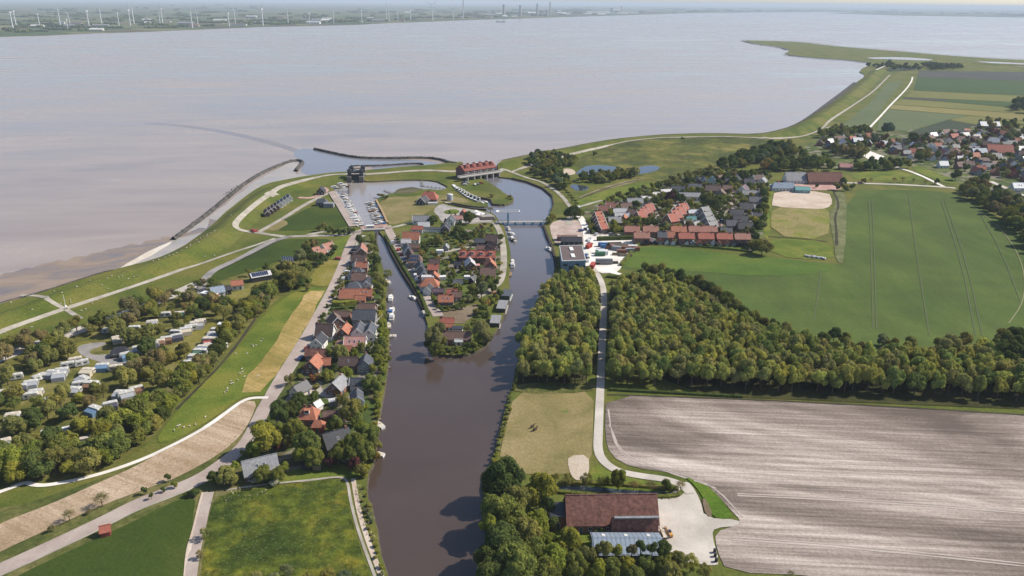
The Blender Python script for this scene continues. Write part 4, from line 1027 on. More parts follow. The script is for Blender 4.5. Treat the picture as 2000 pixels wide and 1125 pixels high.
hh('pale-gabled house with pointed beige end standing at the road bend', 586, 754, 8, 6.5, 60, 'dark', 'cream', hw=2.8)
hh('house with pale grey right slope and white edges amid garden trees', 659, 746, 9, 7.5, 75, 'grey', 'brick', hw=2.8, trim=True)
hh('small grey-roofed annex with white right gable', 697, 743, 6, 5, 0, 'slate', 'white', chim=0, hw=2.6, trim=True)
hh('small blue-grey gabled house near the river terrace', 697, 772, 8, 5.5, 105, 'slate', 'white', hw=2.8, trim=True, sky=1)
hh('white garden shed roof above the orange-red brick villa', 619, 787, 3.8, 3.6, 60, 'pale', 'white', chim=0, hw=2.1, wins=False, name='shed', cat='shed')
hh('little pale carport beside the driveway', 651, 779, 4.2, 3.2, 20, 'pale', 'grey', flat=True, hw=2.0, wins=False, name='carport', cat='carport')
hh('orange-red hipped brick villa with white dormer', 602, 802, 8, 8, 0, 'orange', 'brick', hw=3.2, hip=1.6, dormer=1, chim=2)
hh('red shed with orange hipped roof in front of the brick villa', 621, 825, 5, 4.2, 0, 'orange', 'red', hip=1, hw=2.6, chim=0)
hh('low brown shed behind the brick villa', 645, 806, 6, 3.6, 5, 'brown', 'brick', chim=0, hw=2.2)
hh('large black-roofed house half hidden by trees near the river', 656, 851, 11, 9.5, 33, 'dark', 'dbrick', hw=2.9, sky=1)
hh('house with big pale grey panel roof beside the road junction', 507, 903, 13, 8.5, 27, 'grey', 'dbrick', hw=2.8, hr=3.6, chim=0, sky=2)
hh('small dark flat shed on the lawn edge', 599, 903, 3.6, 2.6, 0, 'dark', 'black', flat=True, hw=2.2, wins=False, name='shed', cat='shed')
hh('teal and orange garden cabin beside the purple tree', 619, 905, 3.4, 2.0, 0, 'teal', 'wood', flat=True, hw=1.9, wins=False, name='shed', cat='shed')
hh('small white shed roof by the slate house', 680, 692, 3.6, 2.2, 0, 'white', 'white', flat=True, hw=2.2, wins=False, name='shed', cat='shed')
hh('salmon-roofed villa nearest the street in the hedge west of the dike street', 639, 479, 8.5, 7, 55, 'salmon', 'white', trim=True)
hh('small salmon-roofed house front of the hidden villa pair', 626, 491, 7.5, 5.5, 50, 'salmon', 'white', trim=True)
hh('flat-lit salmon roof leftmost in the hedge by the solar arrays', 616, 486, 6, 5, 50, 'salmon', 'white', chim=0)
hh('grey gable of a small house among trees below the solar arrays', 571, 543, 6, 5, 60, 'grey', 'grey', chim=0)
hh('black dike house beside the road near the parked car, facing the concrete road', 192, 624, 5, 3.8, 20, 'dbrown', 'wood', chim=0, hw=2.4)
hh('tiny brick hut with orange roof standing by the road in the left foreground', 205, 1030, 3.0, 3.0, 22, 'red', 'red', chim=0, hw=1.9, hr=1.3, wins=False, name='hut', cat='hut')
# solar shed
hh('long barn covered with two rows of solar panels on the camping edge', 508, 534, 13, 7, 33, 'pale', 'black', chim=0, hw=3, hr=1.6, panels=True, wins=False, name='barn', cat='barn')
for i in range(6):
    p = G(553 + i * 4.2, 511, 0); t = thing('solar_array', 'solar panels', (p.x, p.y, 0), math.radians(20))
    for j in range(3): ob('solar_panel', PANEL, t, (0, j * 1.75 - 1.7, 1.2 + j * .55), rot=(.32, 0, 0))
    m = MB().cyl((0, -1.8, 0), (0, -1.8, 1.1), .05, .05, 5).cyl((0, 1.8, 0), (0, 1.8, 2.2), .05, .05, 5); ob('post', m.mesh('post', ALU), t)
    tagset(t, 'narrow blue solar panel strip in the row beside the trees', 'solar panels', 'solar strips standing in a row')
# peninsula
hh('big red-orange farmhouse with white front annex at the north end of the quay', 803, 459, 13, 8, 0, 'orange', 'white', hw=3.2, hr=4.2, chim=0)
hh('white low annex in front of the big red-orange farmhouse', 793, 470, 7, 4.5, 0, 'pale', 'white', hw=2.6, chim=0)
hh('dark gabled quay house with bright right slope, second on the quay', 795, 483, 10, 6, 104, 'dark', 'white', hw=3.4, trim=True)
hh('low red-brown shed behind the dark quay houses', 808, 479, 8, 4.5, -5, 'brown', 'brick', chim=0)
hh('red-roofed quay cottage row end beside parked cars', 801, 493, 8, 5, 100, 'dbrown', 'dbrick', hw=3)
hh('brown quay house with dark solar panels across its upper roof', 811, 503, 9, 9, 0, 'brown', 'ybrick', hw=3.2, hip=1.2, chim=0, panels=True)
hh('dark brown shed roof above the square orange roof', 848, 509, 7, 5, 0, 'dbrown', 'brick', chim=0)
hh('square orange-brown roof in the middle of the island gardens', 846, 520, 7, 6, 0, 'red', 'brick')
hh('dark slate gable with white edge left of the square orange roof', 820, 518, 10, 6, 103, 'dark', 'dbrick', hw=3.4, trim=True)
hh('lower dark slate gable with white edge on the quay', 826, 531, 8, 5.5, 103, 'dark', 'dbrick', hw=3.2, trim=True)
hh('bright orange roof behind the large hipped quay house', 848, 536, 7, 6, 95, 'orange', 'brick')
hh('large hipped orange house on the quay', 839, 549, 12, 8.5, 0, 'orange', 'white', hw=3.2, hip=3, chim=0)
hh('flat white-edged roof behind the large hipped quay house', 835, 537, 8, 4, 0, 'pale', 'white', flat=True, hw=4.2, wins=False)
hh('dark front wing with white curved edge below the hipped quay house', 836, 561, 6.5, 5, 80, 'dark', 'white', hw=2.8, trim=True)
hh('low purple-brown shed roof south of the hipped quay house', 856, 566, 7, 3.4, 0, 'purple', 'brick', hw=2.2, chim=0)
hh('orange house with two dark dormers on the south end of the quay', 871, 581, 9, 6.5, 3, 'orange', 'brick', sky=2)
hh('brown rear wing of the orange dormer house', 892, 573, 6, 5.5, 0, 'brown', 'grey')
hh('red-brown rear roof of the orange dormer house', 883, 568, 6.5, 4, 0, 'red', 'brick', chim=0)
for i, x in enumerate((906, 923, 941, 959)):
    hh(('first', 'second', 'third', 'fourth')[i] + ' from the left of four terraced red-brown houses with dormers on the island', x, 494 + i * .3, 6.1, 8, 0, 'red', 'dbrick', hw=4.2, dormer=1, chim=1)
hh('large black-brown house at the north-east corner of the island', 961, 463, 9, 8, -8, 'dbrown', 'black')
hh('brown gabled house right of centre in the dark island cluster', 965, 477, 9, 5.5, 120, 'brown', 'dbrick')
hh('brown gabled house left of centre in the dark island cluster', 956, 484, 9, 5.5, 120, 'brown', 'dbrick')
hh('low dark shed west of the dark island cluster', 937, 469, 7, 4.5, 0, 'slate', 'black', chim=0)
hh('grey-roofed low house above the terraced row', 941, 482, 7, 4.5, 0, 'brown', 'grey', chim=0)
hh('dark house with a bright white right slope right of the island gardens', 918, 511, 9, 7, 98, 'pale', 'dbrick', trim=True)
hh('flat pink-roofed shed beside the white-sloped house', 930, 515, 5, 4, 0, 'pink', 'brick', flat=True, hw=2.4)
hh('dark house with bright orange right slope near the shore path', 957, 512, 9.5, 8, 95, 'orange', 'dbrick', hw=3.2)
hh('large grey-brown roof by the shore path south of the orange slope', 953, 529, 10, 8.5, 0, 'brown', 'brick')
hh('grey glasshouse in the island gardens', 871, 480, 7, 4, 90, 'grey', 'grey', chim=0, hw=2)
hh('small black shed in the middle island gardens', 894, 514, 5, 4, 0, 'dark', 'black', chim=0, hw=2.2)
hh('tiny white greenhouse beside the lane of the island', 859, 487, 5, 3, 0, 'white', 'white', flat=True, hw=2, wins=False, name='greenhouse', cat='greenhouse')
hh('small white roofed garden shed south of the dark island shed', 912, 538, 3.6, 2.6, 0, 'white', 'white', flat=True, hw=2, wins=False, name='shed', cat='shed')
hh('white garden pavilion right of the bright orange roof', 864, 538, 4.5, 3, 10, 'white', 'white', flat=True, hw=2, wins=False, name='shed', cat='shed')
hh('black shed with green edge by the willows of the island', 923, 542, 4, 4, 60, 'dark', 'black', chim=0, hw=2.2, trim=True)
hh('low dark greenhouse among gardens near the willows', 894, 549, 6, 4, 10, 'slate', 'grey', chim=0, hw=2)
hh('red-brown roof left on the island tip', 873, 625, 8, 5.5, 0, 'red', 'brick', hw=2.8)
hh('small bright orange roof between the island tip houses', 878, 634, 4.5, 3, 0, 'orange', 'brick', chim=0, hw=2.4)
hh('black flat roof with white parapet on the island tip', 893, 637, 6, 4.5, 0, 'dark', 'white', flat=True, hw=3)
hh('long low red-brown house across the island tip', 893, 653, 15, 6.5, -1, 'brown', 'brick', hw=2.8, chim=2)
hh('white glazed conservatory on the long island tip house front', 896, 664, 4, 2.4, 0, 'pale', 'white', hw=2.1, chim=0, hr=.8)
hh('orange awning shelter at the willow end of the shore path', 970, 570, 4.5, 2, 0, 'orange', 'wood', flat=True, hw=2.2, wins=False, name='shelter', cat='shelter')
# north of the island village
hh('long grey barn with white left gable behind the square', 823, 425, 14, 7, 0, 'grey', 'white', chim=0, trim=True)
hh('white and grey workshop in front of the long grey barn', 828, 437, 9, 6, 0, 'pale', 'white', chim=0)
hh('red-roofed shed at the left end of the long white wall', 815, 444, 9, 4.5, 0, 'red', 'white', chim=0)
hh('long white walled storage row south of the square', 848, 445, 17, 4, 0, 'slate', 'white', chim=0, hw=2.4, hr=.8, wins=False)
hh('dark gabled house with pale edges at the south side of the square', 870, 441, 8, 6.5, 85, 'dark', 'dbrick', trim=True)
hh('white-gabled house with two fronts on the square', 880, 427, 9, 7, 85, 'slate', 'white', trim=True)
hh('little red gabled house on the waterfront beside the round dark tree', 905, 413, 7, 5.5, 85, 'red', 'brick')
hh('pale long cafe building beside the round dark tree', 893, 424, 9, 5, 0, 'pink', 'white', chim=0, hw=2.6)
hh('red-brown farmhouse on the dike mound with glass front', 838, 380, 16, 11, -4, 'red', 'dbrick', hip=3, hw=3, hr=5)
hh('dark glass-fronted annex with orange gable below the mound farmhouse', 826, 388, 9, 8, 70, 'dark', 'black', chim=0, hw=2.6, trim=True)
hh('white-fenced terrace pavilion below the mound farmhouse', 845, 394, 9, 4, 8, 'pale', 'white', flat=True, hw=1.2, wins=False, name='pavilion', cat='pavilion')
hh('black gabled harbour office on the quay head', 627, 369, 8, 7, 90, 'dark', 'black', trim=False)
hh('long dark harbour building with pale right wing', 628, 391, 10, 6, 0, 'slate', 'black', hip=1.5, chim=0)
hh('pale right wing of the long harbour building', 642, 394, 9, 5.5, 0, 'grey', 'grey', chim=0, flat=True, hw=3.2)
for i in range(8):
    x = 521 + i * 6.2; y = 412 - i * 4.1
    if i < 4: hh(('nearest', 'second', 'third', 'fourth')[i] + ' of the dark red gabled holiday cottages in the slanting row', x, y, 9, 4.2, 115, 'dbrown', 'dbrick', hw=2.6, chim=0, trim=True)
    else: hh(('first', 'second', 'third', 'last')[i - 4] + ' of the grey-roofed white gabled holiday cottages up the slanting row', x, y, 9, 4.4, 115, 'slate', 'white', hw=2.6, chim=0, trim=True)
for i in range(2): pass
# camp farm buildings
hh('white-roofed barn with blue front near the dike road', 424, 564, 8, 6, 30, 'steel', 'white', chim=0)
hh('long white low roof left of the blue-fronted barn', 409, 570, 11, 4, -18, 'white', 'white', flat=True, hw=2.4)
hh('small red flat roof beside the blue-fronted barn', 417, 574, 6, 2.4, -12, 'orange', 'red', flat=True, hw=2, wins=False)
hh('dark green-roofed shed behind the blue-fronted barn', 440, 562, 6, 4, 30, 'dark', 'black', chim=0)
hh('small red-roofed house by the solar barn', 463, 551, 7, 5, 20, 'orange', 'white', chim=0)
hh('low white roof at the far end of the camping lawn', 438, 630, 7, 3, 0, 'white', 'grey', flat=True, hw=2.2, wins=False)
hh('dark tented cabin beside the camping road bend', 233, 683, 9, 6, 20, 'dark', 'black', hip=2, chim=0, hw=1.6)
hh('grey broken-white site building at the corner under the trees', 120, 843, 5, 4, 25, 'steel', 'wood', chim=0, hw=2.0)
# ---- east village
V2 = dict(lod=1)
def eh(desc, *a, **k): return house(*a, lod=1, desc=desc, fam='evillage', **k)
for x, y, rf in ((1180, 405, 'salmon'), (1195, 399, 'salmon')): eh('salmon-roofed house at the village entrance', x, y, 10, 8, -12, rf, 'brick', trim=True)
for i in range(5): eh('orange-gabled terrace house in the north-south row', 1168 + i * 2.2, 417 + i * 5.8, 6.5, 7.5, 28, 'orange' if i % 2 else 'red', 'dbrick', hw=3.6, trim=True)
for i in range(4): eh('red gabled house in the stepped row behind the pale yard', 1251 + i * 5.4, 417 - i * 4.6, 7.5, 9.5, 30, 'red', 'brick', hw=3.8, trim=True)
for i in range(4): eh('large red gabled house in the stepped row by the school yard', 1311 + i * 7.2, 423 - i * 6.6, 8.5, 11, 30, 'red', 'brick', hw=4.2, trim=True)
for i in range(4): eh('grey gabled house in the stepped row near the dark round trees', 1376 + i * 4.6, 409 + i * 9.6, 8, 10, 32, 'slate', 'grey', hw=3.8, trim=True)
for x in (1234, 1270, 1325, 1359, 1385): eh('pink-orange roofed pair of houses in the upper terrace', x, 445.5, 12, 8.4, 0, 'salmon' if x != 1325 else 'orange', 'brick', hw=4.6, hr=3.0, chim=2)
for x in (1253, 1340, 1378, 1414, 1449): eh('pink-orange roofed pair of houses in the lower terrace', x, 457.5 + (x - 1246) * .012, 12, 8.4, 0, 'salmon' if x % 2 else 'red', 'brick', hw=4.6, hr=3.0, chim=2)
eh('bright orange-red house in the lower terrace', 1306, 456.5, 9, 7.5, 0, 'orange', 'brick', hw=4.6)
eh('grey house left of the bright orange-red one', 1293, 456.5, 7, 7.5, 0, 'slate', 'brick', hw=4.6)
k = 0
for x in list(range(1262, 1462, 13)):
    k += 1
    eh('small back-garden shed south of the lower terrace', x, 468.5 + (x - 1262) * .03 + rnd.uniform(-1.5, 1.5), rnd.uniform(3.5, 6), 3.2, rnd.choice((90, 100, 110)), rnd.choice(('dark', 'orange', 'slate', 'white', 'dbrown', 'salmon')), rnd.choice(('black', 'grey', 'white')), hw=2.1, chim=0, wins=False)
eh('long blue-grey school building with white front', 1343, 379, 24, 9, -3, 'grey', 'white', hw=3.6, hr=2.4, chim=0, sky=0)
for x, y, L, W, r, rf, wl in ((1363, 350, 9, 8, 80, 'dark', 'dbrick'), (1375, 350, 9, 8, 85, 'slate', 'white'), (1393, 350, 9, 8, 85, 'teal', 'white'), (1357, 363, 13, 9, 0, 'slate', 'dbrick'), (1324, 367, 13, 8, -5, 'slate', 'blue'), (1392, 366, 15, 9, 0, 'dbrown', 'dbrick'), (1408, 374, 10, 9, 70, 'brown', 'grey'), (1452, 366, 11, 9, 60, 'purple', 'white'), (1467, 375, 16, 7, 0, 'grey', 'white'), (1475, 388, 12, 8, 0, 'slate', 'grey'), (1457, 401, 12, 10, 0, 'dark', 'dbrick'), (1438, 414, 12, 10, 0, 'dark', 'dbrick'), (1446, 425, 13, 9, 0, 'dark', 'dbrick'), (1432, 434, 12, 8, 0, 'slate', 'dbrick'), (1455, 439, 12, 9, 0, 'dark', 'dbrick'), (1474, 402, 8, 6, 0, 'grey', 'white'), (1478, 418, 8, 6, 0, 'dark', 'white'), (1300, 372, 12, 5, 20, 'pale', 'white'), (1280, 378, 12, 5, 20, 'pale', 'white'), (1262, 386, 10, 6, 20, 'pale', 'white'), (1240, 391, 14, 8, 10, 'grey', 'white'), (1222, 400, 10, 7, 10, 'brown', 'dbrick'), (1212, 410, 12, 6, 0, 'pale', 'white'), (1215, 418, 12, 5, 0, 'pale', 'white'), (1235, 412, 8, 7, 0, 'dbrown', 'dbrick'), (1200, 428, 11, 8, 10, 'grey', 'dbrick'), (1219, 424, 9, 7, 75, 'orange', 'dbrick'), (1408, 345, 9, 7, 30, 'brown', 'dbrick'), (1425, 352, 10, 8, 0, 'dark', 'dbrick'), (1440, 345, 10, 7, 70, 'slate', 'white'), (1462, 352, 10, 8, 0, 'dark', 'dbrick'), (1480, 345, 12, 8, 20, 'dbrown', 'white'), (1420, 365, 9, 7, 0, 'brown', 'brick'), (1490, 350, 10, 7, 60, 'grey', 'white'), (1350, 425, 8, 5, 0, 'teal', 'grey'), (1355, 412, 9, 5, 0, 'white', 'white'), (1345, 433, 7, 5, 0, 'pale', 'white'), (1360, 435, 7, 5, 30, 'grey', 'grey'), (1418, 448, 9, 7, 0, 'slate', 'dbrick')):
    eh(None, x, y, L, W, r, rf, wl, trim=(wl == 'white'))
# far east halls and village
def fh(desc, *a, **k): return house(*a, lod=2 if 'lod' not in k else k.pop('lod'), desc=desc, fam='fvillage', **k)
hh('large pale grey-roofed village hall with white front', 1553, 343, 21, 15, 0, 'grey', 'white', lod=1, chim=0)
hh('big weathered red-brown barn beside the grey village hall', 1609, 344, 36, 15, 0, 'barn', 'brick', lod=1, chim=0, hr=7)
hh('long blue-grey round-ended sports hall', 1530, 361, 24, 9, -2, 'steel', 'white', lod=1, chim=0, hip=2)
hh('pale teal pavilion with low roof at the sand arena', 1567, 367, 14, 9, -8, 'teal', 'teal', lod=1, chim=0, hr=2)
hh('long white-roofed farm shed at the far village edge', 1932, 241, 30, 12, 0, 'white', 'grey', lod=1, chim=0)
hh('large reddish barn roof in the far village', 1952, 289, 30, 18, -10, 'red', 'brick', lod=1, chim=0)
hh('white house with two black dormer openings at the right edge', 1990, 361, 14, 9, 0, 'white', 'white', lod=1, dormer=0, sky=2)
hh('pale blue-grey barn in the far village', 1912, 293, 18, 10, 0, 'steel', 'blue', lod=1, chim=0)
hh('long black barn near the right edge below the village', 1965, 377, 25, 10, -12, 'dark', 'black', lod=1, chim=0)
hh('white roofed house at the front of the far village', 1842, 318, 10, 9, 0, 'white', 'white', lod=1)
hh('reddish long house in the trees behind the village hall', 1652, 322, 14, 8, -8, 'pink', 'brick', lod=1)
hh('blue boarded barn with white roof among the far trees', 1675, 272, 13, 10, 0, 'white', 'blue', lod=1)
def scatter(pxs, sp, n=100000, tries=14000):
    P = np.array(G2(pxs)); x0, y0 = P.min(0); x1, y1 = P.max(0)
    pts = []; g = {}
    X = RG.uniform(x0, x1, tries); Y = RG.uniform(y0, y1, tries); ok = inpoly(P, X, Y)
    for x, y in zip(X[ok], Y[ok]):
        c = (int(x // sp), int(y // sp)); bad = False
        for i in (-1, 0, 1):
            for j in (-1, 0, 1):
                for (a, b) in g.get((c[0] + i, c[1] + j), ()):
                    if (a - x) ** 2 + (b - y) ** 2 < sp * sp: bad = True
        if not bad:
            g.setdefault(c, []).append((x, y)); pts.append((x, y))
            if len(pts) >= n: break
    return pts
def free(x, y, m=0.0):
    for fx, fy, r, a, l, w in FOOT:
        dx, dy = x - fx, y - fy
        if abs(dx) < r + m + 2 and abs(dy) < r + m + 2:
            c, s = math.cos(a), math.sin(a)
            if abs(dx * c + dy * s) < l + m and abs(-dx * s + dy * c) < w + m: return False
    return True
FV = [(1600, 275), (1680, 268), (1760, 280), (1850, 262), (1930, 258), (2060, 270), (2120, 330), (2040, 372), (1990, 350), (1930, 345), (1880, 335), (1830, 318), (1760, 305), (1700, 288), (1640, 300), (1600, 290)]
CR_ = ['dark', 'slate', 'grey', 'pale', 'white', 'red', 'brown', 'orange', 'dbrown', 'slate', 'brown']
for x, y in scatter(FV, 14, 160):
    if not free(x, y, 5): continue
    rf = rnd.choice(CR_)
    house_at(x, y, rnd.uniform(7, 12.5), rnd.uniform(6, 8), rnd.choice((0, 0, 90, 20, -15, 70)) + rnd.uniform(-8, 8), rf, rnd.choice(('brick', 'dbrick', 'white', 'white', 'grey')), lod=2, fam='fvillage', shared='among the trees of the far right village', chim=1, hr=rnd.uniform(2.5, 4))
# ================================================================ farm in the foreground
def farm():
    a = G(1108, 1024, 3.0); b = G(1280, 1009, 3.0)
    ridge = G(1108, 965, 9.5)
    L = (b - a).length; W = 2 * (ridge.y - a.y); 
    cx = (a.x + b.x) / 2; cy = a.y + W / 2
    rot = 2.0
    hh_ = house_at(cx, ridge.y, L, W, rot, 'barn', 'brick', hw=3.0, hr=6.4, lod=0, chim=0, trim=False, name='barn', cat='barn', loc_label='huge weathered red-tiled barn of the foreground farm', roofm=None, wins=True)
    q0 = G(1077, 985, 4.5); q1 = G(1107, 985, 4.5)
    LL = q1.x - q0.x
    house_at(q0.x + LL / 2 - .6, ridge.y - W * .06, LL, W * .6, rot, 'dark', 'brick', hw=4.2, flat=True, chim=0, cat='house', loc_label='dark flat-roofed dwelling joined to the left end of the huge farm barn', name='farmhouse')
    a = G(1197, 1041, 3.0); b = G(1285, 1041, 3.0); r = G(1210, 1010, 6.8)
    house_at((a.x + b.x) / 2, (a.y + r.y) / 2 + 1.5, b.x - a.x, (r.y - a.y) * 1.25, rot, 'barn', 'brick', hw=3.0, hr=3.6, chim=0, name='barn', cat='barn', loc_label='smaller red-tiled barn between the huge barn and the grey shed', wins=True)
    a = G(1161, 1082, 3.4); b = G(1296, 1082, 3.4); r = G(1161, 1054, 5.2); e = G(1158, 1040, 3.4)
    t = house_at((a.x + b.x) / 2, (a.y + e.y) / 2, b.x - a.x, e.y - a.y, 0.5, 'steel', 'grey', hw=3.2, hr=1.9, chim=0, name='shed', cat='shed', loc_label='long blue-grey sheet-metal shed behind the foreground trees', wins=True)
    rf = [c for c in t.children if c.name.startswith('roof')][0]
    w = (e.y - a.y) / 2; Lh = (b.x - a.x) / 2
    ang = math.atan2(1.9, w)
    sheetm = MB().box(-.62, .62, -w / math.cos(ang) / 2 - .1, w / math.cos(ang) / 2 + .1, 0, .05).box(-.66, -.58, -w / math.cos(ang) / 2 - .1, w / math.cos(ang) / 2 + .1, .05, .12).mesh('roof_sheet', ROOFS['steel'])
    clear = MB().box(-.5, .5, -.9, .9, .05, .09).mesh('roof_light', WHT)
    n = int(Lh * 2 / 1.3)
    for i in range(n):
        x = -Lh + .66 + i * (2 * Lh - 1.3) / (n - 1)
        for s in (-1, 1):
            o_ = ob('roof_sheet', sheetm, t, (x, s * w / 2, 3.2 + .95 + .24), rot=(ang * -s, 0, 0))
        if i % 5 == 2: ob('roof_light', clear, t, (x, w / 2, 3.2 + .95 + .26), rot=(-ang, 0, 0))
farm()
a = G(1196, 1010, 4.2); b = G(1281, 1009, 4.2); t = thing('valley_gutter', 'gutter', ((a.x + b.x) / 2, G(1238, 1010, 7.0).y, 6.75), math.radians(2), 'pale gutter strip between the huge barn and the smaller red barn')
ob('channel', MB().box(-(b.x - a.x) / 2, (b.x - a.x) / 2, -.4, .4, 0, .3).box(-(b.x - a.x) / 2, (b.x - a.x) / 2, -.5, -.4, 0, .4).box(-(b.x - a.x) / 2, (b.x - a.x) / 2, .4, .5, 0, .4).mesh('channel', ROOFS['grey']), t)
FOOTF = len(FOOT)

# ================================================================ special structures
DKM = pm('dark_steel', (.045, .048, .055), .6, .4)
CONM = pm('weathered_concrete', (.36, .34, .31), .85, .1, var=.15)
BLUE = pm('blue_steel', (.10, .27, .36), .45, .4)
TIM = pm('tarred_timber', (.055, .045, .038), .85, .1)
TIMG = pm('grey_timber', (.24, .21, .18), .85, .1)
# pumping station
def pump():
    a = G(912, 352, 0); b = G(973, 343, 0)
    d = (b - a); L = d.length; rz = math.atan2(d.y, d.x)
    c = (a + b) / 2
    W = 15.0
    nrm = Vector((-math.sin(rz), math.cos(rz), 0))
    cc = c + nrm * (W / 2 + 3)
    t = thing('pumping_station', 'pumping station', (cc.x, cc.y, -2.0), rz, 'large brick pumping station with sawtooth red roofs across the canal head')
    l = L / 2
    PRF = roofmat('dark_red_tiles', (.21, .062, .048))
    BK = brick('pump_brick', (.15, .075, .06))
    ob('wall', MB().box(-l, l, -W / 2, W / 2, 0, 9.5).mesh('wall', BK), t)
    ob('roof', MB().prism([(-W / 2 - .5, 9.4), (W / 2 + .5, 9.4), (1.5, 13.6), (-.5, 13.6)], -l - .4, l + .4, axis='x').mesh('roof', PRF), t)
    for i in range(5):
        x0 = -l + i * L / 5; x1 = x0 + L / 5
        m = MB(); xm = (x0 + x1) / 2
        m.prism([(x0 + .5, 10.9), (x1 - .5, 10.9), (xm, 14.0)], -W / 2 + 2.6, W / 2 - 2.6, axis='y', m=0)
        r = ob('roof', m.mesh('roof', PRF), t)
        ob('roof_light', MB().box(xm - .5, xm + .5, -1, 1, 13.9, 14.2).mesh('roof_light', WHT), r)
        ob('window', MB().box(x0 + 1.2, x1 - 1.2, -W / 2 - .08, -W / 2 + .1, 6.4, 9.2, 0).box(xm - .1, xm + .1, -W / 2 - .14, -W / 2 - .08, 6.4, 9.2, 1).box(x0 + 1.2, x1 - 1.2, -W / 2 - .14, -W / 2 - .08, 7.8, 8.0, 1).mesh('window', [GLASS, FRAME]), t)
        ob('pilaster', MB().box(x0 - .3, x0 + .3, -W / 2 - .5, -W / 2, 0, 9.6).mesh('pilaster', BK), t)
        ob('culvert', MB().box(x0 + 1.0, x1 - 1.0, -W / 2 - .3, -W / 2 + .2, 0.2, 3.6).mesh('culvert', TIM), t)
    ob('pilaster', MB().box(l - .3, l + .3, -W / 2 - .5, -W / 2, 0, 9.6).mesh('pilaster', BK), t)
    FOOT.append((cc.x, cc.y, l, rz, l, W / 2))
    # bridge in front
    t = thing('service_bridge', 'bridge', (cc.x, cc.y, -2.0), rz, 'pale concrete service bridge along the front of the pumping station')
    y0 = -W / 2 - 5.5
    ob('deck', MB().box(-l - 9, l + 4, y0, y0 + 4.4, 5.2, 5.8).mesh('deck', CONM), t)
    for yy in (y0 + .1, y0 + 4.2):
        m = MB().box(-l - 9, l + 4, yy - .08, yy + .08, 6.6, 6.8)
        for i in range(24): x = -l - 9 + i * (L + 13) / 23; m.box(x - .06, x + .06, yy - .06, yy + .06, 5.8, 6.6)
        ob('railing', m.mesh('railing', WHT), t)
    for i in range(6): x = -l + i * L / 5; ob('pier', MB().box(x - .5, x + .5, y0 + .2, y0 + 4, -1, 5.2).mesh('pier', CONM), t)
pump()
# road bridge with blue piers and lifting section
def roadbridge():
    a = G(968, 434.5, .6); b = G(1066, 433.5, .6); d = b - a; L = d.length; rz = math.atan2(d.y, d.x); c = (a + b) / 2
    t = thing('road_bridge', 'bridge', (c.x, c.y, 0), rz, 'low road bridge with blue piers crossing the east canal arm'); l = L / 2
    ob('deck', MB().box(-l, l, -2.2, 2.2, .6, 1.1).mesh('deck', CONM), t)
    for yy in (-2.1, 2.1):
        m = MB().box(-l, l, yy - .05, yy + .05, 2.0, 2.1).box(-l, l, yy - .04, yy + .04, 1.5, 1.56)
        for i in range(20): x = -l + .1 + i * (L - .2) / 19; m.box(x - .05, x + .05, yy - .05, yy + .05, 1.1, 2.0)
        ob('railing', m.mesh('railing', pm('pale_railing', (.45, .47, .48), .5)), t)
    for px in (982, 1006, 1023, 1040, 1056):
        q = G(px, 434, .6); x = (Vector((q.x, q.y, 0)) - Vector((c.x, c.y, 0))).dot(Vector((math.cos(rz), math.sin(rz), 0)))
        ob('pier', MB().box(x - .6, x + .6, -2.0, 2.0, -2.4, .6).box(x - .75, x + .75, -2.35, -2.0, -2.2, 1.2, 0).mesh('pier', BLUE), t)
    q = G(992, 434, .6); x = q.x - c.x
    for yy in (-2.6, 2.6): ob('tower', MB().box(x - .45, x + .45, yy - .35, yy + .35, -2.4, 7.6).mesh('tower', BLUE), t)
    ob('tower_beam', MB().box(x - .3, x + .3, -2.9, 2.9, 7.6, 8.1).mesh('tower_beam', BLUE), t)
    ob('counterweight', MB().box(x - 8.5, x + 8.5, -2.8, -2.2, 8.3, 9.0).box(x - 8.5, x + 8.5, 2.2, 2.8, 8.3, 9.0).box(x - 8.5, x - 6.6, -2.2, 2.2, 8.2, 9.1).box(x + 7.9, x + 8.5, -2.2, 2.2, 8.3, 8.9).mesh('counterweight', WHT), t)
roadbridge()
# small bridge / lock between harbour and west canal arm
def smallbridge():
    a = G(708, 449, .5); b = G(752, 447, .5); d = b - a; L = d.length; rz = math.atan2(d.y, d.x); c = (a + b) / 2; l = L / 2
    t = thing('quay_bridge', 'bridge', (c.x, c.y, 0), rz, 'small drawbridge with dark railings between harbour and west canal arm')
    ob('deck', MB().box(-l, l, -2.4, 2.4, .45, .95).mesh('deck', CONM), t)
    for yy in (-2.3, 2.3):
        m = MB().box(-l * .8, l * .8, yy - .06, yy + .06, 2.0, 2.15)
        for i in range(12): x = -l * .8 + i * (L * .8) / 11; m.box(x - .06, x + .06, yy - .06, yy + .06, .95, 2.0)
        ob('railing', m.mesh('railing', DKM), t)
    for x in (-l * .35, l * .55): ob('abutment', MB().box(x - .7, x + .7, -2.8, 2.8, -2.5, .45).mesh('abutment', QUAY), t)
    t = thing('lock_cabin', 'cabin', (c.x - l * .4, c.y + 3.6, .3), rz, 'white boat-shaped cabin beside the small drawbridge')
    ob('wall', MB().box(-2.6, 2.6, -1.1, 1.1, 0, 1.9).mesh('wall', WHT), t); ob('roof', MB().box(-2.9, 2.9, -1.4, 1.4, 1.9, 2.1).mesh('roof', WHT), t)
smallbridge()
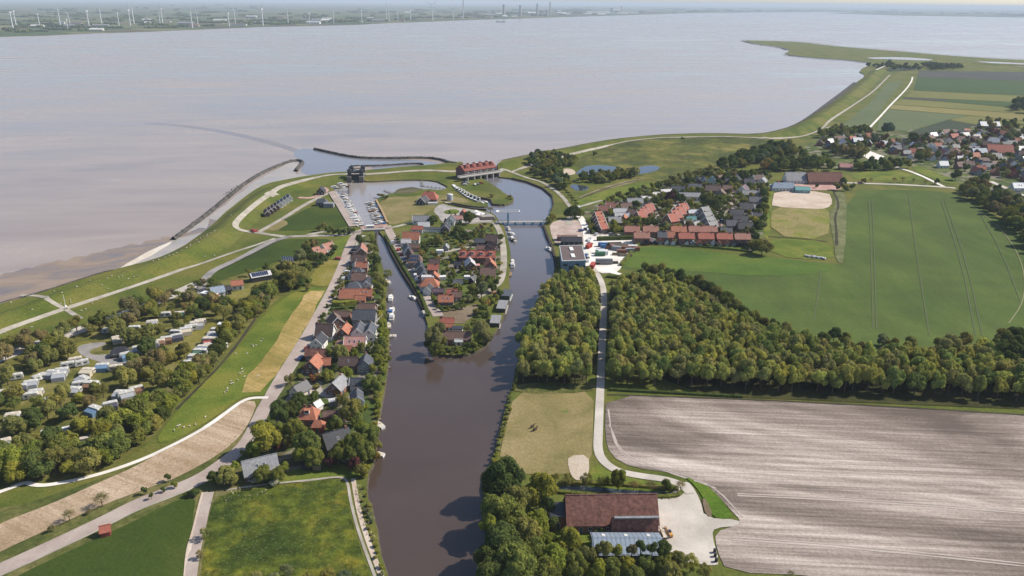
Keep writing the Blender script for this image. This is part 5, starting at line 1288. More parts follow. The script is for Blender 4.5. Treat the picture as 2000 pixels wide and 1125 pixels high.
# storm-surge lock in the dike
def sealock():
    a = G(682, 352, 0); b = G(706, 352, 0); c = (a + b) / 2; 
    t = thing('storm_lock', 'lock', (c.x, c.y + 8, -1.5), math.radians(4), 'dark steel storm lock with four gate towers in the dike gap')
    w = (b - a).length / 2
    for sx in (-1, 1):
        ob('abutment', MB().box(sx * w - 2.0, sx * w + 2.0, -14, 12, -1, 5.6).mesh('abutment', QUAY), t)
        for yy in (-9, 5):
            o_ = ob('tower', MB().prism([(-1.6, -1.6), (1.6, -1.6), (1.6, 1.6), (-1.6, 1.6)], 5.6, 10.5).box(-2.1, 2.1, -2.1, 2.1, 10.5, 11.0).mesh('tower', DKM), t, (sx * w * .95, yy, 0))
            ob('hoist', MB().box(-.8, .8, -.8, .8, 11, 12.2).cyl((0, 0, 12.2), (0, 0, 14.4), .09, .05, 5).mesh('hoist', DKM), o_)
    for yy in (-9, 5):
        ob('gate', MB().box(-w * .86, w * .86, yy - .5, yy + .5, 1.5, 7.2).mesh('gate', pm('black_gate', (.02, .022, .026), .6)), t)
        ob('gate_bridge', MB().box(-w * 1.1, w * 1.1, yy - .9, yy + .9, 9.2, 9.6).box(-w, w, yy - .95, yy - .85, 10.5, 10.6).mesh('gate_bridge', DKM), t)
    ob('road_deck', MB().box(-w - 3, w + 3, -3, 1.0, 5.2, 5.75).mesh('road_deck', CONM), t)
sealock()
# quays, jetties
def wall_line(name, label, pxs, w, top, mat, cat='quay', bot=-2.5, cap=None):
    P = [G(x, y, 0) for x, y in pxs]
    t = thing(name, cat, (P[0].x, P[0].y, 0), 0, label)
    m = MB(); mc = MB()
    for a, b in zip(P[:-1], P[1:]):
        d = (b - a).normalized(); n = Vector((-d.y, d.x, 0)) * (w / 2); a = a - P[0]; b = b - P[0]
        for mm, z0, z1 in ((m, bot, top), (mc, top, top + .18)):
            k = 1 if mm is m else 1.15
            q = [a - n * k, b - n * k, b + n * k, a + n * k]; bb = len(mm.v)
            mm.v += [(p.x, p.y, z0) for p in q] + [(p.x, p.y, z1) for p in q]
            for f in ((0, 1, 5, 4), (1, 2, 6, 5), (2, 3, 7, 6), (3, 0, 4, 7), (4, 5, 6, 7)): mm.f.append(tuple(bb + i for i in f)); mm.m.append(0)
    ob('quay_body', m.mesh('quay_body', mat), t); ob('coping', mc.mesh('coping', cap or CONM), t)
    return t
wall_line('quay', 'long straight concrete quay road along the west side of the marina', [(648, 376), (668, 407), (690, 443)], 5.2, .45, QUAY, cap=ROADP)
wall_line('quay', 'narrow pale pier edge beside the moored west-side boats', [(656, 376), (677, 408), (700, 444)], 1.2, .5, QUAY)
wall_line('quay', 'dark steep quay wall on the east side of the marina', [(734, 391), (747, 415), (757, 437)], 1.4, 1.0, TIM, cap=pm('rust_cap', (.32, .22, .12), .8))
wall_line('quay', 'dark bank wall curving up to the pumping station basin', [(1062, 440), (1068, 458), (1078, 480), (1083, 500), (1086, 521)], 1.3, .4, TIM, cap=TIM)
wall_line('quay', 'timber-faced shore edge along the north-east side of the basin', [(1000, 348), (1030, 355), (1060, 367), (1078, 382), (1081, 400), (1076, 412)], .9, .25, TIM, cap=TIM)
wall_line('quay', 'low timber edge of the canal arm beside the clipped hedge', [(752, 466), (763, 492), (785, 531), (806, 563), (830, 611)], .7, .3, TIM, cap=TIM)
wall_line('quay', 'dark timber revetment at the bottom of the little drawbridge', [(736, 452), (734, 470), (739, 488)], .8, .3, TIM, cap=TIM)
wall_line('quay', 'dark timber edge of the round islet by the sluice', [(922, 382), (940, 386), (958, 389.5), (962, 399), (985, 400)], .8, .25, TIM, cap=TIM)
wall_line('quay', 'dark timber quay of the silo spit facing the square', [(868, 397), (890, 401), (925, 407.5), (950, 409)], .8, .2, TIM, cap=TIM)
wall_line('quay', 'black floating boom in front of the square', [(889, 407), (915, 412), (935, 414.5)], .9, -.5, TIM, cap=TIM)
def jetty(label, a, b, w=1.2, poles=True, group=None, mat=None):
    A_ = G(*a, 0); B_ = G(*b, 0); d = B_ - A_; L = d.length
    t = thing('jetty', 'jetty', (A_.x, A_.y, SEA_Z), math.atan2(d.y, d.x), label, group)
    ob('deck', MB().box(0, L, -w / 2, w / 2, .75, .9).mesh('deck', mat or TIMG), t)
    n = max(2, int(L / 3.5))
    for i in range(n):
        m = MB().cyl((L * (i + .5) / n, -w / 2, -1.5), (L * (i + .5) / n, -w / 2, 1.9 if poles else .9), .12, .1, 5).cyl((L * (i + .5) / n, w / 2, -1.5), (L * (i + .5) / n, w / 2, 1.9 if poles else .9), .12, .1, 5)
        ob('post', m.mesh('post', TIM), t)
    return t
jetty('red-railed long footbridge pier near the harbour head', (648, 372), (683, 373), 1.4)
jetty('thin pier running up to the storm lock on the marina side', (682, 382), (683, 358), .9)
jetty('fenced timber pier from the mound towards the mud islet', (750, 371), (785, 383), 1.4)
jetty('long crooked timber pier in the upper harbour', (824, 352), (824, 363), 1.2)
jetty('timber pier running right in the upper harbour', (824, 362), (870, 368), 1.2)
for x, y, xe in ((752, 582, 762), (750, 605, 761), (750, 617, 761), (752, 640, 762), (751, 655, 763), (750, 673, 762), (749, 685, 762), (748, 716, 760), (735, 817, 742), (722, 878, 733)):
    jetty('small timber landing stage on the garden bank of the river', (x, y), (xe + 2, y), .9, False, 'landing stages along the garden bank')
# grey storage silo by the spit
p = G(879, 391, 0); t = thing('silo', 'silo', (p.x, p.y, 0), 0, 'squat pale grey cylindrical silo on the grass spit')
ob('tank', MB().cyl((0, 0, 0), (0, 0, 4.6), 2.4, 2.4, 20).mesh('tank', pm('silo_grey', (.36, .38, .40), .5)), t); ob('cap', MB().cyl((0, 0, 4.6), (0, 0, 5.2), 2.5, 2.0, 20).mesh('cap', ROOFS['pale']), t)
# sluice gear in the spit
for i, (x, y) in enumerate(((893, 372), (899, 375), (904, 378), (909, 381), (914, 384), (920, 387), (927, 390), (934, 393))):
    p = G(x, y, 0); t = thing('sluice_gate', 'sluice', (p.x, p.y, -.5), math.radians(-35))
    ob('frame', MB().box(-1.8, -1.4, -.3, .3, 0, 3.4).box(1.4, 1.8, -.3, .3, 0, 3.4).box(-2, 2, -.4, .4, 3.4, 3.8).mesh('frame', WHT), t); ob('gate', MB().box(-1.4, 1.4, -.12, .12, 0, 2.2).mesh('gate', DKM), t)
    tagset(t, 'white framed sluice gate in the slanting line of the weir', 'sluice', 'white sluice gates of the weir')
t = wall_line('weir', 'slanting white-edged weir walkway across the spit', [(885, 362), (898, 374), (915, 386), (935, 394)], 2.2, .6, CONM, cat='weir', cap=WHT)
# parasols on the waterfront terrace
for i, (x, y) in enumerate(((929, 412), (935, 415), (941, 417), (932, 418))):
    p = G(x, y, 2.5); t = thing('parasol', 'parasol', (p.x, p.y, 0)); m = MB(); n = 8
    for k in range(n):
        a0, a1 = k * 2 * PI / n, (k + 1) * 2 * PI / n; m.face([(2.4 * math.cos(a0), 2.4 * math.sin(a0), 2.3), (2.4 * math.cos(a1), 2.4 * math.sin(a1), 2.3), (0, 0, 3.4)]); m.face([(2.4 * math.cos(a1), 2.4 * math.sin(a1), 2.25), (2.4 * math.cos(a0), 2.4 * math.sin(a0), 2.25), (0, 0, 3.3)])
    ob('canopy', m.mesh('canopy', WHT), t); ob('pole', MB().cyl((0, 0, 0), (0, 0, 3.3), .05, .05, 6).mesh('pole', ALU), t)
    tagset(t, 'large white parasol on the waterfront terrace by the dark tree', 'parasol', 'white parasols on the terrace')
wall_line('terrace', 'dark timber terrace with planters on the waterfront', [(938, 428), (966, 427)], 6, .5, TIM, cat='terrace', cap=TIM)
# works hall
def hall():
    c = [G(1093, 480, 7), G(1137, 478.5, 7), G(1144, 508, 7), G(1098, 509.5, 7)]
    ctr = sum(c, Vector()) / 4; t = thing('industrial_hall', 'hall', (ctr.x, ctr.y, 0), 0, 'big blue-grey industrial hall with brown flat roof and two white rooflights')
    P = [(q.x - ctr.x, q.y - ctr.y) for q in c][::-1]
    sh = lambda k: [(x * k, y * k) for x, y in P]
    ob('wall', MB().prism(P, -1, 6.6).mesh('wall', pm('blue_grey_cladding', (.17, .26, .31), .5)), t)
    ob('parapet', MB().prism(sh(1.02), 6.6, 7.05).mesh('parapet', pm('pale_parapet', (.50, .52, .52), .6)), t)
    rf = ob('roof', MB().prism(sh(.96), 7.05, 7.12).mesh('roof', pm('brown_bitumen', (.115, .085, .08), .9, var=.25)), t)
    for px, py in ((1116, 487), (1119, 500)):
        q = G(px, py, 7.1); ob('rooflight', MB().box(-1.1, 1.1, -3.4, 3.4, 0, .5).mesh('rooflight', WHT), rf, (q.x - ctr.x, q.y - ctr.y, 7.12), .05)
    for i in range(4):
        f = (i + .5) / 4; x = P[0][0] * (1 - f) + P[1][0] * f; y = P[0][1] * (1 - f) + P[1][1] * f
        ob('loading_door' if i % 2 else 'window', MB().box(-1.4, 1.4, -.15, .1, 0, 3.6 if i % 2 else 1.2).mesh('opening', DKM if i % 2 else GLASS), t, (x, y, 0 if i % 2 else 3.8))
    FOOT.append((ctr.x, ctr.y, 20, 0, 9, 17))
hall()
hh('long black workshop with pale windows behind the industrial hall', 1116, 466, 16, 8, 0, 'dark', 'black', lod=1, chim=0, hr=2.2, wins=True)
hh('flat brown roof between the pink square and the black workshop', 1108, 458, 16, 6, 0, 'brown', 'dbrick', lod=1, flat=True, hw=2.6)
hh('low dark timber store with long roof in the white works yard', 1180, 505, 12, 3.6, 0, 'slate', 'grey', lod=1, flat=True, hw=2.8, wins=False)
# yard clutter: containers, stacks, vehicles
CONT = [('blue', (.05, .13, .28)), ('red', (.36, .06, .04)), ('white', (.62, .62, .60)), ('green', (.05, .15, .08)), ('rusty', (.20, .09, .05)), ('grey', (.25, .26, .27))]
def container(px, py, rz, k, L=6.0, label=None):
    nm, c = CONT[k]; mt = pm('container_' + nm, c, .5, .3); p = G(px, py, 1)
    t = thing('container', 'container', (p.x, p.y, .2), math.radians(rz)); m = MB().box(-L / 2, L / 2, -1.2, 1.2, .1, 2.6)
    for i in range(int(L / .5)): x = -L / 2 + .25 + i * .5; m.box(x - .08, x + .08, -1.27, 1.27, .25, 2.5)
    ob('body', m.mesh('body', mt), t); ob('door', MB().box(L / 2, L / 2 + .06, -1.1, -.03, .2, 2.5).box(L / 2, L / 2 + .06, .03, 1.1, .2, 2.5).mesh('door', mt), t)
    rec(t, label or f'{nm} steel container', 'yard'); return t
for a in ((1177, 479, -5, 0), (1182, 483, 0, 0), (1150, 482, 60, 1), (1172, 492, 0, 2), (1178, 495, 0, 2), (1172, 497, 0, 3), (1192, 483, 10, 4), (1204, 486, -20, 5), (1222, 486, 0, 4), (1236, 484, 0, 2), (1230, 490, 10, 5), (1214, 493, 5, 4), (1246 - 6, 488, 20, 4)): container(*a)
container(1157, 520, 75, 1, 7, 'orange-red truck body at the forest lane entrance')
for i, (x, y, L) in enumerate(((1196, 476, 12), (1212, 479, 14), (1205, 497, 6), (1185, 514, 14), (1222, 499, 8))):
    p = G(x, y, .5); t = thing('timber_stack', 'stack', (p.x, p.y, .2), rnd.uniform(-.1, .2)); 
    for k in range(5): ob('beam', MB().box(-L / 2, L / 2, -1.2 + k * .5, -.8 + k * .5, 0, 1.0 + (k % 2) * .3).mesh('beam', (TIM, TIMG, WALLS['wood'])[(i + k) % 3]), t)
    rec(t, 'low stack of building materials', 'yard')
for x0, y0, x1, y1, lb in ((1165, 468, 1258, 467, 'long dark screen hedge behind the works yard'),):
    pass

# ================================================================ vehicles, caravans, boats
def car_mesh(col):
    m = MB()
    m.prism([(-2.1, .35), (2.1, .35), (2.1, .8), (1.2, .95), (.6, 1.42), (-1.2, 1.45), (-1.9, .95), (-2.1, .85)], -.85, .85, axis='y')
    return m.mesh('body', col)
CARC = {'white': (.62, .62, .61), 'silver': (.40, .41, .42), 'black': (.03, .03, .035), 'blue': (.04, .08, .20), 'red': (.35, .04, .03), 'grey': (.16, .165, .175)}
CARM = {k: car_mesh(pm('car_' + k, v, .25, .5, var=.03)) for k, v in CARC.items()}
CGL = MB().box(-1.05, .75, -.87, .87, 1.0, 1.3).prism([(.72, 1.0), (1.12, .99), (.68, 1.38)], -.7, .7, axis='y').mesh('windows', GLASS)
WHE = MB().cyl((0, -.1, 0), (0, .1, 0), .33, .33, 10).mesh('wheel', TIM)
def car(px, py, rz, col, fam='cars', shared=None, z=0.35):
    p = G(px, py, .5); g = h1(p.x, p.y)
    if g > .3: p = G(px, py, g)
    t = thing('parked_car', 'car', (p.x, p.y, g + z), math.radians(rz))
    ob('body', CARM[col], t); ob('windows', CGL, t)
    for x in (-1.3, 1.3):
        for y in (-.78, .78): ob('wheel', WHE, t, (x, y, .33))
    rec(t, f'{col} parked car', fam, shared)
ck = list(CARC)
for i, (x, y) in enumerate(((768, 474), (766, 478), (779, 488), (785, 498), (789, 507), (793, 512), (803, 522), (806, 529), (811, 538), (815, 545), (818, 551), (822, 558), (825, 565), (827, 572), (692, 489), (688, 495), (685, 512), (678, 532), (672, 544), (668, 548), (606, 678), (602, 681), (590, 700), (905, 358), (909, 355), (912, 358), (908, 361), (928, 361), (934, 360), (940, 358), (660, 506), (1145, 499), (1147, 505), (1152, 477), (1146, 510), (1149, 470), (1153, 466), (396, 553), (495, 451), (499, 452), (1135, 451), (1143, 448), (1148, 455), (1240, 452), (1262, 440), (1300, 428), (1310, 432), (1402, 440), (1396, 448), (1410, 432), (1425, 404), (1438, 380), (1558, 355), (1590, 357), (1610, 358), (1622, 357), (1680, 357), (1520, 356), (1240, 470), (1195, 462), (1203, 461), (1165, 458), (1245, 464), (1130, 405), (1215, 395), (1250, 385), (1268, 381), (1256, 387), (1290, 374))):
    car(x, y, rnd.choice((100, 60, 20, 0, 75)) if x < 1240 else rnd.choice((0, 90, 20)), ck[(i * 5 + i // 3) % 6])
CARW = pm('caravan_white', (.46, .45, .41), .5, .35, var=.05); CARB = pm('caravan_band', (.20, .25, .30), .5); CARBB = pm('caravan_beige', (.50, .44, .35), .5)
AWN = {'grey': pm('awning_grey', (.30, .31, .33), .8), 'dark': pm('awning_dark', (.06, .06, .08), .8), 'green': pm('awning_green', (.08, .16, .10), .8), 'blue': pm('awning_blue', (.12, .20, .30), .8), 'cream': pm('awning_cream', (.48, .42, .32), .8), 'red': pm('awning_red', (.40, .10, .07), .8), 'brown': pm('awning_brown', (.18, .10, .06), .8)}
CVB = [MB().prism([(-2.7, .45), (2.7, .45), (2.85, 1.3), (2.6, 2.45), (2.2, 2.62), (-2.3, 2.62), (-2.7, 2.4), (-2.85, 1.3)], -1.1, 1.1, axis='y').mesh('body', m_) for m_ in (CARW, CARBB)]
CVS = MB().box(-2.5, 2.5, -1.12, 1.12, 1.0, 1.15).mesh('stripe', CARB)
CVW = MB().box(-1.9, -.6, -1.13, 1.13, 1.35, 1.95).box(.5, 1.9, -1.13, 1.13, 1.35, 1.95).box(2.62, 2.8, -.8, .8, 1.45, 2.0).mesh('window', GLASS)
CVR = MB().box(-.4, .4, -.35, .35, 2.62, 2.78).mesh('roof_hatch', WHT)
CVD = MB().box(-.3, .35, -1.14, -1.1, .5, 2.3).mesh('door', FRAME)
def awn_mesh(k): return MB().prism([(-3.4, 0), (-1.1, 0), (-1.1, 2.5), (-3.4, 1.9)], -2.4, 2.4, axis='x').mesh('awning', AWN[k])
AWM = {k: awn_mesh(k) for k in AWN}
def caravan(px, py, rz, aw=None, sc=1.0, b=0):
    p = G(px, py, 1.5); t = thing('caravan', 'caravan', (p.x, p.y, .05), math.radians(rz))
    ob('body', CVB[b], t, scale=sc); ob('stripe', CVS, t, scale=sc); ob('window', CVW, t, scale=sc); ob('roof_hatch', CVR, t, scale=sc); ob('door', CVD, t, scale=sc)
    for y in (-.95, .95): ob('wheel', WHE, t, (0, y, .33))
    if aw: ob('awning', AWM[aw], t)
    FOOT.append((p.x, p.y, 3, math.radians(rz), 3.2 * sc, 2.2))
    rec(t, (('cream' if b else 'white') + ' caravan' + (f' with {aw} awning' if aw else '')), 'camp')
for a in ((8, 773, 25, 'green'), (12, 766, 25), (38, 757, 30, 'dark'), (60, 748, 25, 'grey'), (77, 736, 60), (104, 728, 0, 'grey'), (120, 724, 20, 'grey'), (147, 703, 30), (160, 708, 35), (90, 783, 30, 'brown'), (124, 843, 30, 'brown', 1.1), (145, 761, 0, 'grey'), (178, 751, 0, 'brown', 1.1), (187, 800, -25, 'blue', 1.1), (215, 790, 30, 'dark'), (247, 771, 35, 'grey', 1.15), (237, 768, 0, 'grey'), (266, 760, 35, 'brown'), (3, 868, 35, 'blue', 1.2), (230, 661, 30, 'cream'), (252, 652, 30, 'grey'), (262, 641, 10), (297, 630, 20, 'grey'), (248, 694, 35, 'blue', 1.1), (272, 681, 30, 'grey', 1.1), (297, 675, 40, 'dark', 1.1), (345, 657, 30, 'dark'), (343, 649, 0), (363, 645, 25, 'cream', 1.1), (373, 640, 25, None, 1.1), (385, 634, 28, 'grey', 1.25), (391, 628, 20, 'dark'), (424, 646, 0, 'dark', 1.1), (417, 653, 0, 'grey', 1.0), (411, 666, 3, 'red', 1.3), (409, 675, 10), (432, 675, 0), (397, 679, 0, 'blue'), (390, 687, 0, 'green', 1.1), (382, 700, 0, 'grey', 1.25), (400, 698, 0, 'dark'), (411, 701, 0), (371, 712, 0, 'cream', 1.2), (322, 614, 15), (350, 613, 15, 'green'), (132, 712, 25), (115, 733, 20, 'grey'), (172, 724, 0, 'cream'), (200, 715, 10, 'blue'), (226, 718, 15), (165, 740, -30, 'grey'), (155, 750, 20), (60, 772, 20), (70, 766, 20, 'cream'), (30, 735, 25), (25, 812, 20, 'cream'), (45, 815, 10), (95, 845, 0, 'cream'), (310, 668, 20, 'brown'), (325, 662, 20, 'brown'), (240, 856, 0), (170, 860, 20, 'grey'), (212, 590 + 55, 10), (45, 868, 10)):
    a = list(a) + [None, 1.0][len(a) - 3:] if len(a) < 5 else list(a)
    caravan(a[0], a[1], a[2], a[3], a[4], b=1 if rnd.random() < .2 else 0)
# boats
def hull_mesh(L, B, Hh, mat, deck):
    st = [(-.5, .78, .0), (-.3, .95, 0), (0, 1, 0), (.25, .85, .02), (.42, .42, .10), (.5, .03, .22)]
    V = []; F = []; M = []
    for (x, b, z) in st:
        X = x * L; w = B / 2 * b
        V += [(X, -w, Hh * (1 + z)), (X, -w * .8, .1), (X, 0, -.35), (X, w * .8, .1), (X, w, Hh * (1 + z))]
    for i in range(len(st) - 1):
        for j in range(4): a = i * 5 + j; F.append((a, a + 1, a + 6, a + 5)); M.append(0)
        F.append((i * 5, i * 5 + 5, i * 5 + 9, i * 5 + 4)); M.append(1)
    F.append((0, 4, 3, 2, 1)); M.append(0)
    return mesh('hull', V, F, [mat, deck], M)
HC = {'white': pm('hull_white', (.66, .66, .65), .3, .5, var=.03), 'blue': pm('hull_blue', (.03, .09, .22), .3, .5), 'green': pm('hull_green', (.03, .10, .07), .3, .5), 'black': pm('hull_black', (.02, .02, .022), .3, .5), 'grey': pm('hull_grey', (.26, .27, .28), .4), 'red': pm('hull_red', (.32, .05, .035), .35)}
DECK = pm('boat_deck', (.50, .46, .38), .7); TEAK = pm('teak', (.28, .18, .10), .7); SAIL = {'blue': pm('cover_blue', (.05, .13, .30), .8), 'white': WHT, 'grey': AWN['grey']}
HM = {(k, s): hull_mesh(*s, HC[k], DECK if k != 'black' else TEAK) for k in HC for s in ((9, 3.0, 1.1), (6.5, 2.4, .9))}
CABM = {k: MB().prism([(-1.6, 1.0), (2.4, 1.0), (1.7, 1.75), (-1.4, 1.95)], -.85, .85, axis='y').mesh('cabin', m_) for k, m_ in (('white', WHT), ('wood', TEAK))}
CWM = MB().box(-1.1, 1.4, -.87, .87, 1.35, 1.62).mesh('cabin_window', GLASS)
MASTM = MB().cyl((.6, 0, 1.0), (.6, 0, 11.5), .09, .05, 6).cyl((.6, -.9, 7.5), (.6, .9, 7.5), .03, .03, 4).mesh('mast', ALU)
BOOM = {k: MB().cyl((.5, 0, 2.4), (-3.2, 0, 2.3), .2, .13, 6).mesh('boom', m_) for k, m_ in SAIL.items()}
WHEELH = MB().prism([(-1.9, 1.0), (1.2, 1.0), (.7, 2.3), (-1.9, 2.4)], -.95, .95, axis='y').mesh('wheelhouse', WHT)
WHW = MB().box(-1.6, .5, -.97, .97, 1.55, 2.1).prism([(.62, 1.55), (1.05, 1.5), (.82, 2.12)], -.8, .8, axis='y').mesh('wheelhouse_window', GLASS)
CANV = {k: MB().prism([(-3.9, 1.0), (-1.9, 1.0), (-1.9, 2.2), (-3.6, 2.0)], -1.0, 1.0, axis='y').mesh('canopy', m_) for k, m_ in SAIL.items()}
def boat(px, py, rz, kind, hc='white', cov='blue', small=False, fam='boats', desc=None, sc=1.0):
    p = G(px, py, 0); t = thing({'sail': 'sailing_yacht', 'motor': 'motor_boat', 'open': 'rowing_boat'}[kind], 'boat', (p.x, p.y, SEA_Z + .12), math.radians(rz))
    ob('hull', HM[(hc, (6.5, 2.4, .9) if small else (9, 3.0, 1.1))], t, scale=sc)
    if kind == 'sail':
        ob('cabin', CABM['white' if rnd.random() < .7 else 'wood'], t, scale=sc); ob('cabin_window', CWM, t, scale=sc); ob('mast', MASTM, t, scale=sc); ob('boom', BOOM[cov], t, scale=sc)
    elif kind == 'motor':
        s = sc * (.72 if small else 1); ob('wheelhouse', WHEELH, t, (0, 0, -.1 if small else 0), scale=s); ob('wheelhouse_window', WHW, t, (0, 0, -.1 if small else 0), scale=s); ob('canopy', CANV[cov], t, scale=s * (.95 if small else 1))
    else:
        ob('thwart', MB().box(-.3, .1, -.9, .9, .9, .98).box(1.2, 1.5, -.7, .7, .9, .98).mesh('thwart', TEAK), t, scale=sc)
    rec(t, desc or f"{hc} {'sailing yacht' if kind == 'sail' else 'motor boat' if kind == 'motor' else 'open boat'}" + (f' with {cov} cover' if kind != 'open' else ''), fam)
hcs = ['white', 'white', 'blue', 'white', 'grey', 'white', 'green', 'white', 'white', 'red', 'blue', 'white']
for i in range(17):
    f = i / 16; x = 668 + 30 * f; y = 381 + 57.5 * f
    boat(x + 1.5, y, 3, 'sail' if i % 3 != 1 else 'motor', hcs[i % 12], ('blue', 'white', 'grey', 'white', 'blue')[(i * 2) % 5], i % 4 == 2, 'marina west')
for i in range(8):
    f = i / 7; boat(661 + 26 * f + 8, 382 + 56 * f, 3, 'motor' if i % 2 else 'sail', hcs[(i + 3) % 12], 'white', True, 'marina west') if i in (1, 3, 5) else None
for i in range(12):
    f = i / 11; boat(724 + 18.5 * f, 396 + 41 * f, 183, 'sail' if i % 3 != 2 else 'motor', hcs[(i + 5) % 12], ('grey', 'white', 'blue')[i % 3], i % 4 == 1, 'marina east')
for x, y, r, k, h, c in ((655, 366, 8, 'motor', 'green', 'white'), (664, 365, 8, 'sail', 'white', 'grey'), (673, 363, 8, 'motor', 'black', 'white'), (668, 359.5, 8, 'motor', 'white', 'white')): boat(x, y, r, k, h, c, fam='harbour head')
for x, y, r, k, h, c, s in ((763, 581, 95, 'motor', 'white', 'white', False), (765, 606, 85, 'motor', 'white', 'blue', False), (765, 618, 95, 'motor', 'white', 'grey', False), (806, 580, 130, 'motor', 'white', 'white', True), (757, 548, 120, 'open', 'white', 'white', True), (740, 827, 130, 'open', 'white', 'white', True), (734, 884, 160, 'open', 'white', 'white', True), (993, 446, 110, 'sail', 'white', 'white', True), (997, 455, 110, 'motor', 'white', 'grey', True), (1002, 456, 100, 'motor', 'white', 'white', True), (1000, 465, 100, 'motor', 'black', 'white', False), (1004, 468, 110, 'sail', 'white', 'white', True), (1001, 509, 90, 'motor', 'white', 'white', True), (1001, 517, 90, 'motor', 'white', 'grey', False), (1073, 486, 115, 'sail', 'white', 'white', False), (996, 535, 80, 'open', 'black', 'white', True), (759, 634, 100, 'open', 'grey', 'white', True), (877, 395, 10, 'open', 'grey', 'blue', True), (940, 396, 150, 'motor', 'white', 'white', True), (946, 394, 150, 'motor', 'green', 'white', True), (761, 655, 20, 'open', 'white', 'white', True)):
    boat(x, y, r, k, h, c, s, 'canal boats')
for i, (x, y, L, r, wl, rf) in enumerate(((990, 579, 10.5, 82, 'teal', 'slate'), (981, 602, 12.5, 84, 'wood', 'grey'), (968, 631, 11, 86, 'dbrick', 'grey'))):
    p = G(x, y, 0); t = thing('houseboat', 'houseboat', (p.x, p.y, SEA_Z + .1), math.radians(r), ('northern grey-roofed houseboat with teal sides moored on the canal', 'middle houseboat with wooden sides moored on the canal', 'southern houseboat with glazed end moored nearest the island tip')[i])
    ob('pontoon', MB().box(-L / 2, L / 2, -2.6, 2.6, -.5, .5).mesh('pontoon', CONM), t); ob('wall', MB().box(-L / 2 + .5, L / 2 - .5, -2.2, 2.2, .5, 3.0).mesh('wall', WALLS[wl]), t)
    ob('roof', MB().box(-L / 2 + .2, L / 2 - .2, -2.5, 2.5, 3.0, 3.25).mesh('roof', ROOFS[rf]), t)
    for k in range(5):
        for s in (-1, 1): ob('window', WINL[(1.6, 1.4)], t, (-L / 2 + 1.6 + k * (L - 3.2) / 4, s * 2.2, 1.1), 0 if s < 0 else PI)
    ob('glazed_end', MB().box(-L / 2 + .4, -L / 2 + .5, -2, 2, .8, 3).mesh('glazed_end', GLASS), t)
p = G(830, 611, 0); t = thing('pontoon_boat', 'boat', (p.x, p.y, SEA_Z), math.radians(105), 'flat pale workboat moored at the end of the quay hedge')
ob('hull', MB().prism([(-4.5, -1.6), (3, -1.6), (4.6, 0), (3, 1.6), (-4.5, 1.6)], -.3, .9).mesh('hull', HC['grey']), t); ob('cabin', MB().box(-3.2, 1.2, -1.2, 1.2, .9, 2.1).mesh('cabin', CARBB), t)
# dike mast, cottages' poles
p = GT(128, 599); t = thing('mast', 'mast', (p.x, p.y, p.z), 0, 'tall white pole standing on the dike beside the crossing paths')
ob('pole', MB().cyl((0, 0, 0), (0, 0, 6.5), .16, .08, 8).mesh('pole', WHT), t); ob('base', MB().cyl((0, 0, 0), (0, 0, .8), .7, .4, 8).mesh('base', WHT), t)
# yard machines
YEL = pm('machine_orange', (.55, .25, .04), .5)
p = G(1307, 1043, 1); t = thing('excavator', 'excavator', (p.x, p.y, .25), math.radians(110), 'small orange excavator standing on the farmyard concrete'); t.scale = (.62, .62, .62)
ob('track', MB().box(-1.5, 1.5, -1.2, -.75, 0, .75).box(-1.5, 1.5, .75, 1.2, 0, .75).mesh('track', TIM), t); ob('body', MB().box(-1.7, 1.0, -1.1, 1.1, .8, 1.9).mesh('body', YEL), t); ob('cab', MB().box(-.2, 1.1, -1.0, .1, 1.9, 3.0).mesh('cab', GLASS), t)
ob('boom', MB().cyl((1, .5, 1.5), (3.2, .5, 3.6), .22, .16, 6).cyl((3.2, .5, 3.6), (4.4, .5, 1.4), .15, .12, 6).mesh('boom', YEL), t); ob('bucket', MB().box(4.1, 4.9, 0, 1, .7, 1.5).mesh('bucket', TIM), t)
p = G(1298, 1041, 1); t = thing('trailer', 'trailer', (p.x, p.y, .25), math.radians(95), 'low pale farm trailer next to the orange excavator')
ob('box', MB().box(-2.2, 2.2, -1.1, -1.0, .9, 1.6).box(-2.2, 2.2, 1.0, 1.1, .9, 1.6).box(-2.2, 2.2, -1.0, 1.0, .8, .9).mesh('box', CARBB), t)
for y in (-.95, .95): ob('wheel', WHE, t, (-.8, y, .35), scale=1.2)
for i, (x, y) in enumerate(((1396, 1077), (1397, 1085), (1399, 1095))):
    p = G(x, y, .5); t = thing('bollard_drum', 'drum', (p.x, p.y, .25), 0, 'dark drum standing at the right edge of the farmyard', 'dark drums on the farmyard edge')
    ob('drum', MB().cyl((0, 0, 0), (0, 0, 1.0), .45, .45, 10).cyl((0, 0, 1.0), (0, 0, 1.08), .5, .5, 10).mesh('drum', TIM), t); ob('lid', MB().cyl((0, 0, 1.08), (0, 0, 1.16), .4, .3, 10).mesh('lid', GLASS), t)
p = G(1596, 503, .5)
for i in range(6):
    q = G(1577 + i * 6, 501 + i * .8, .4); t = thing('bale_stack', 'bales', (q.x, q.y, .2), rnd.uniform(0, 3), 'heap of wrapped pale bales on the grass beside the wheat field', 'pale wrapped bales on the grass')
    for k in range(3): ob('bale', MB().cyl((k * 1.3 - 1.3, -.6, .6), (k * 1.3 - 1.3, .6, .6), .62, .62, 10).mesh('bale', pm('bale_wrap', (.42, .42, .42), .5)), t)
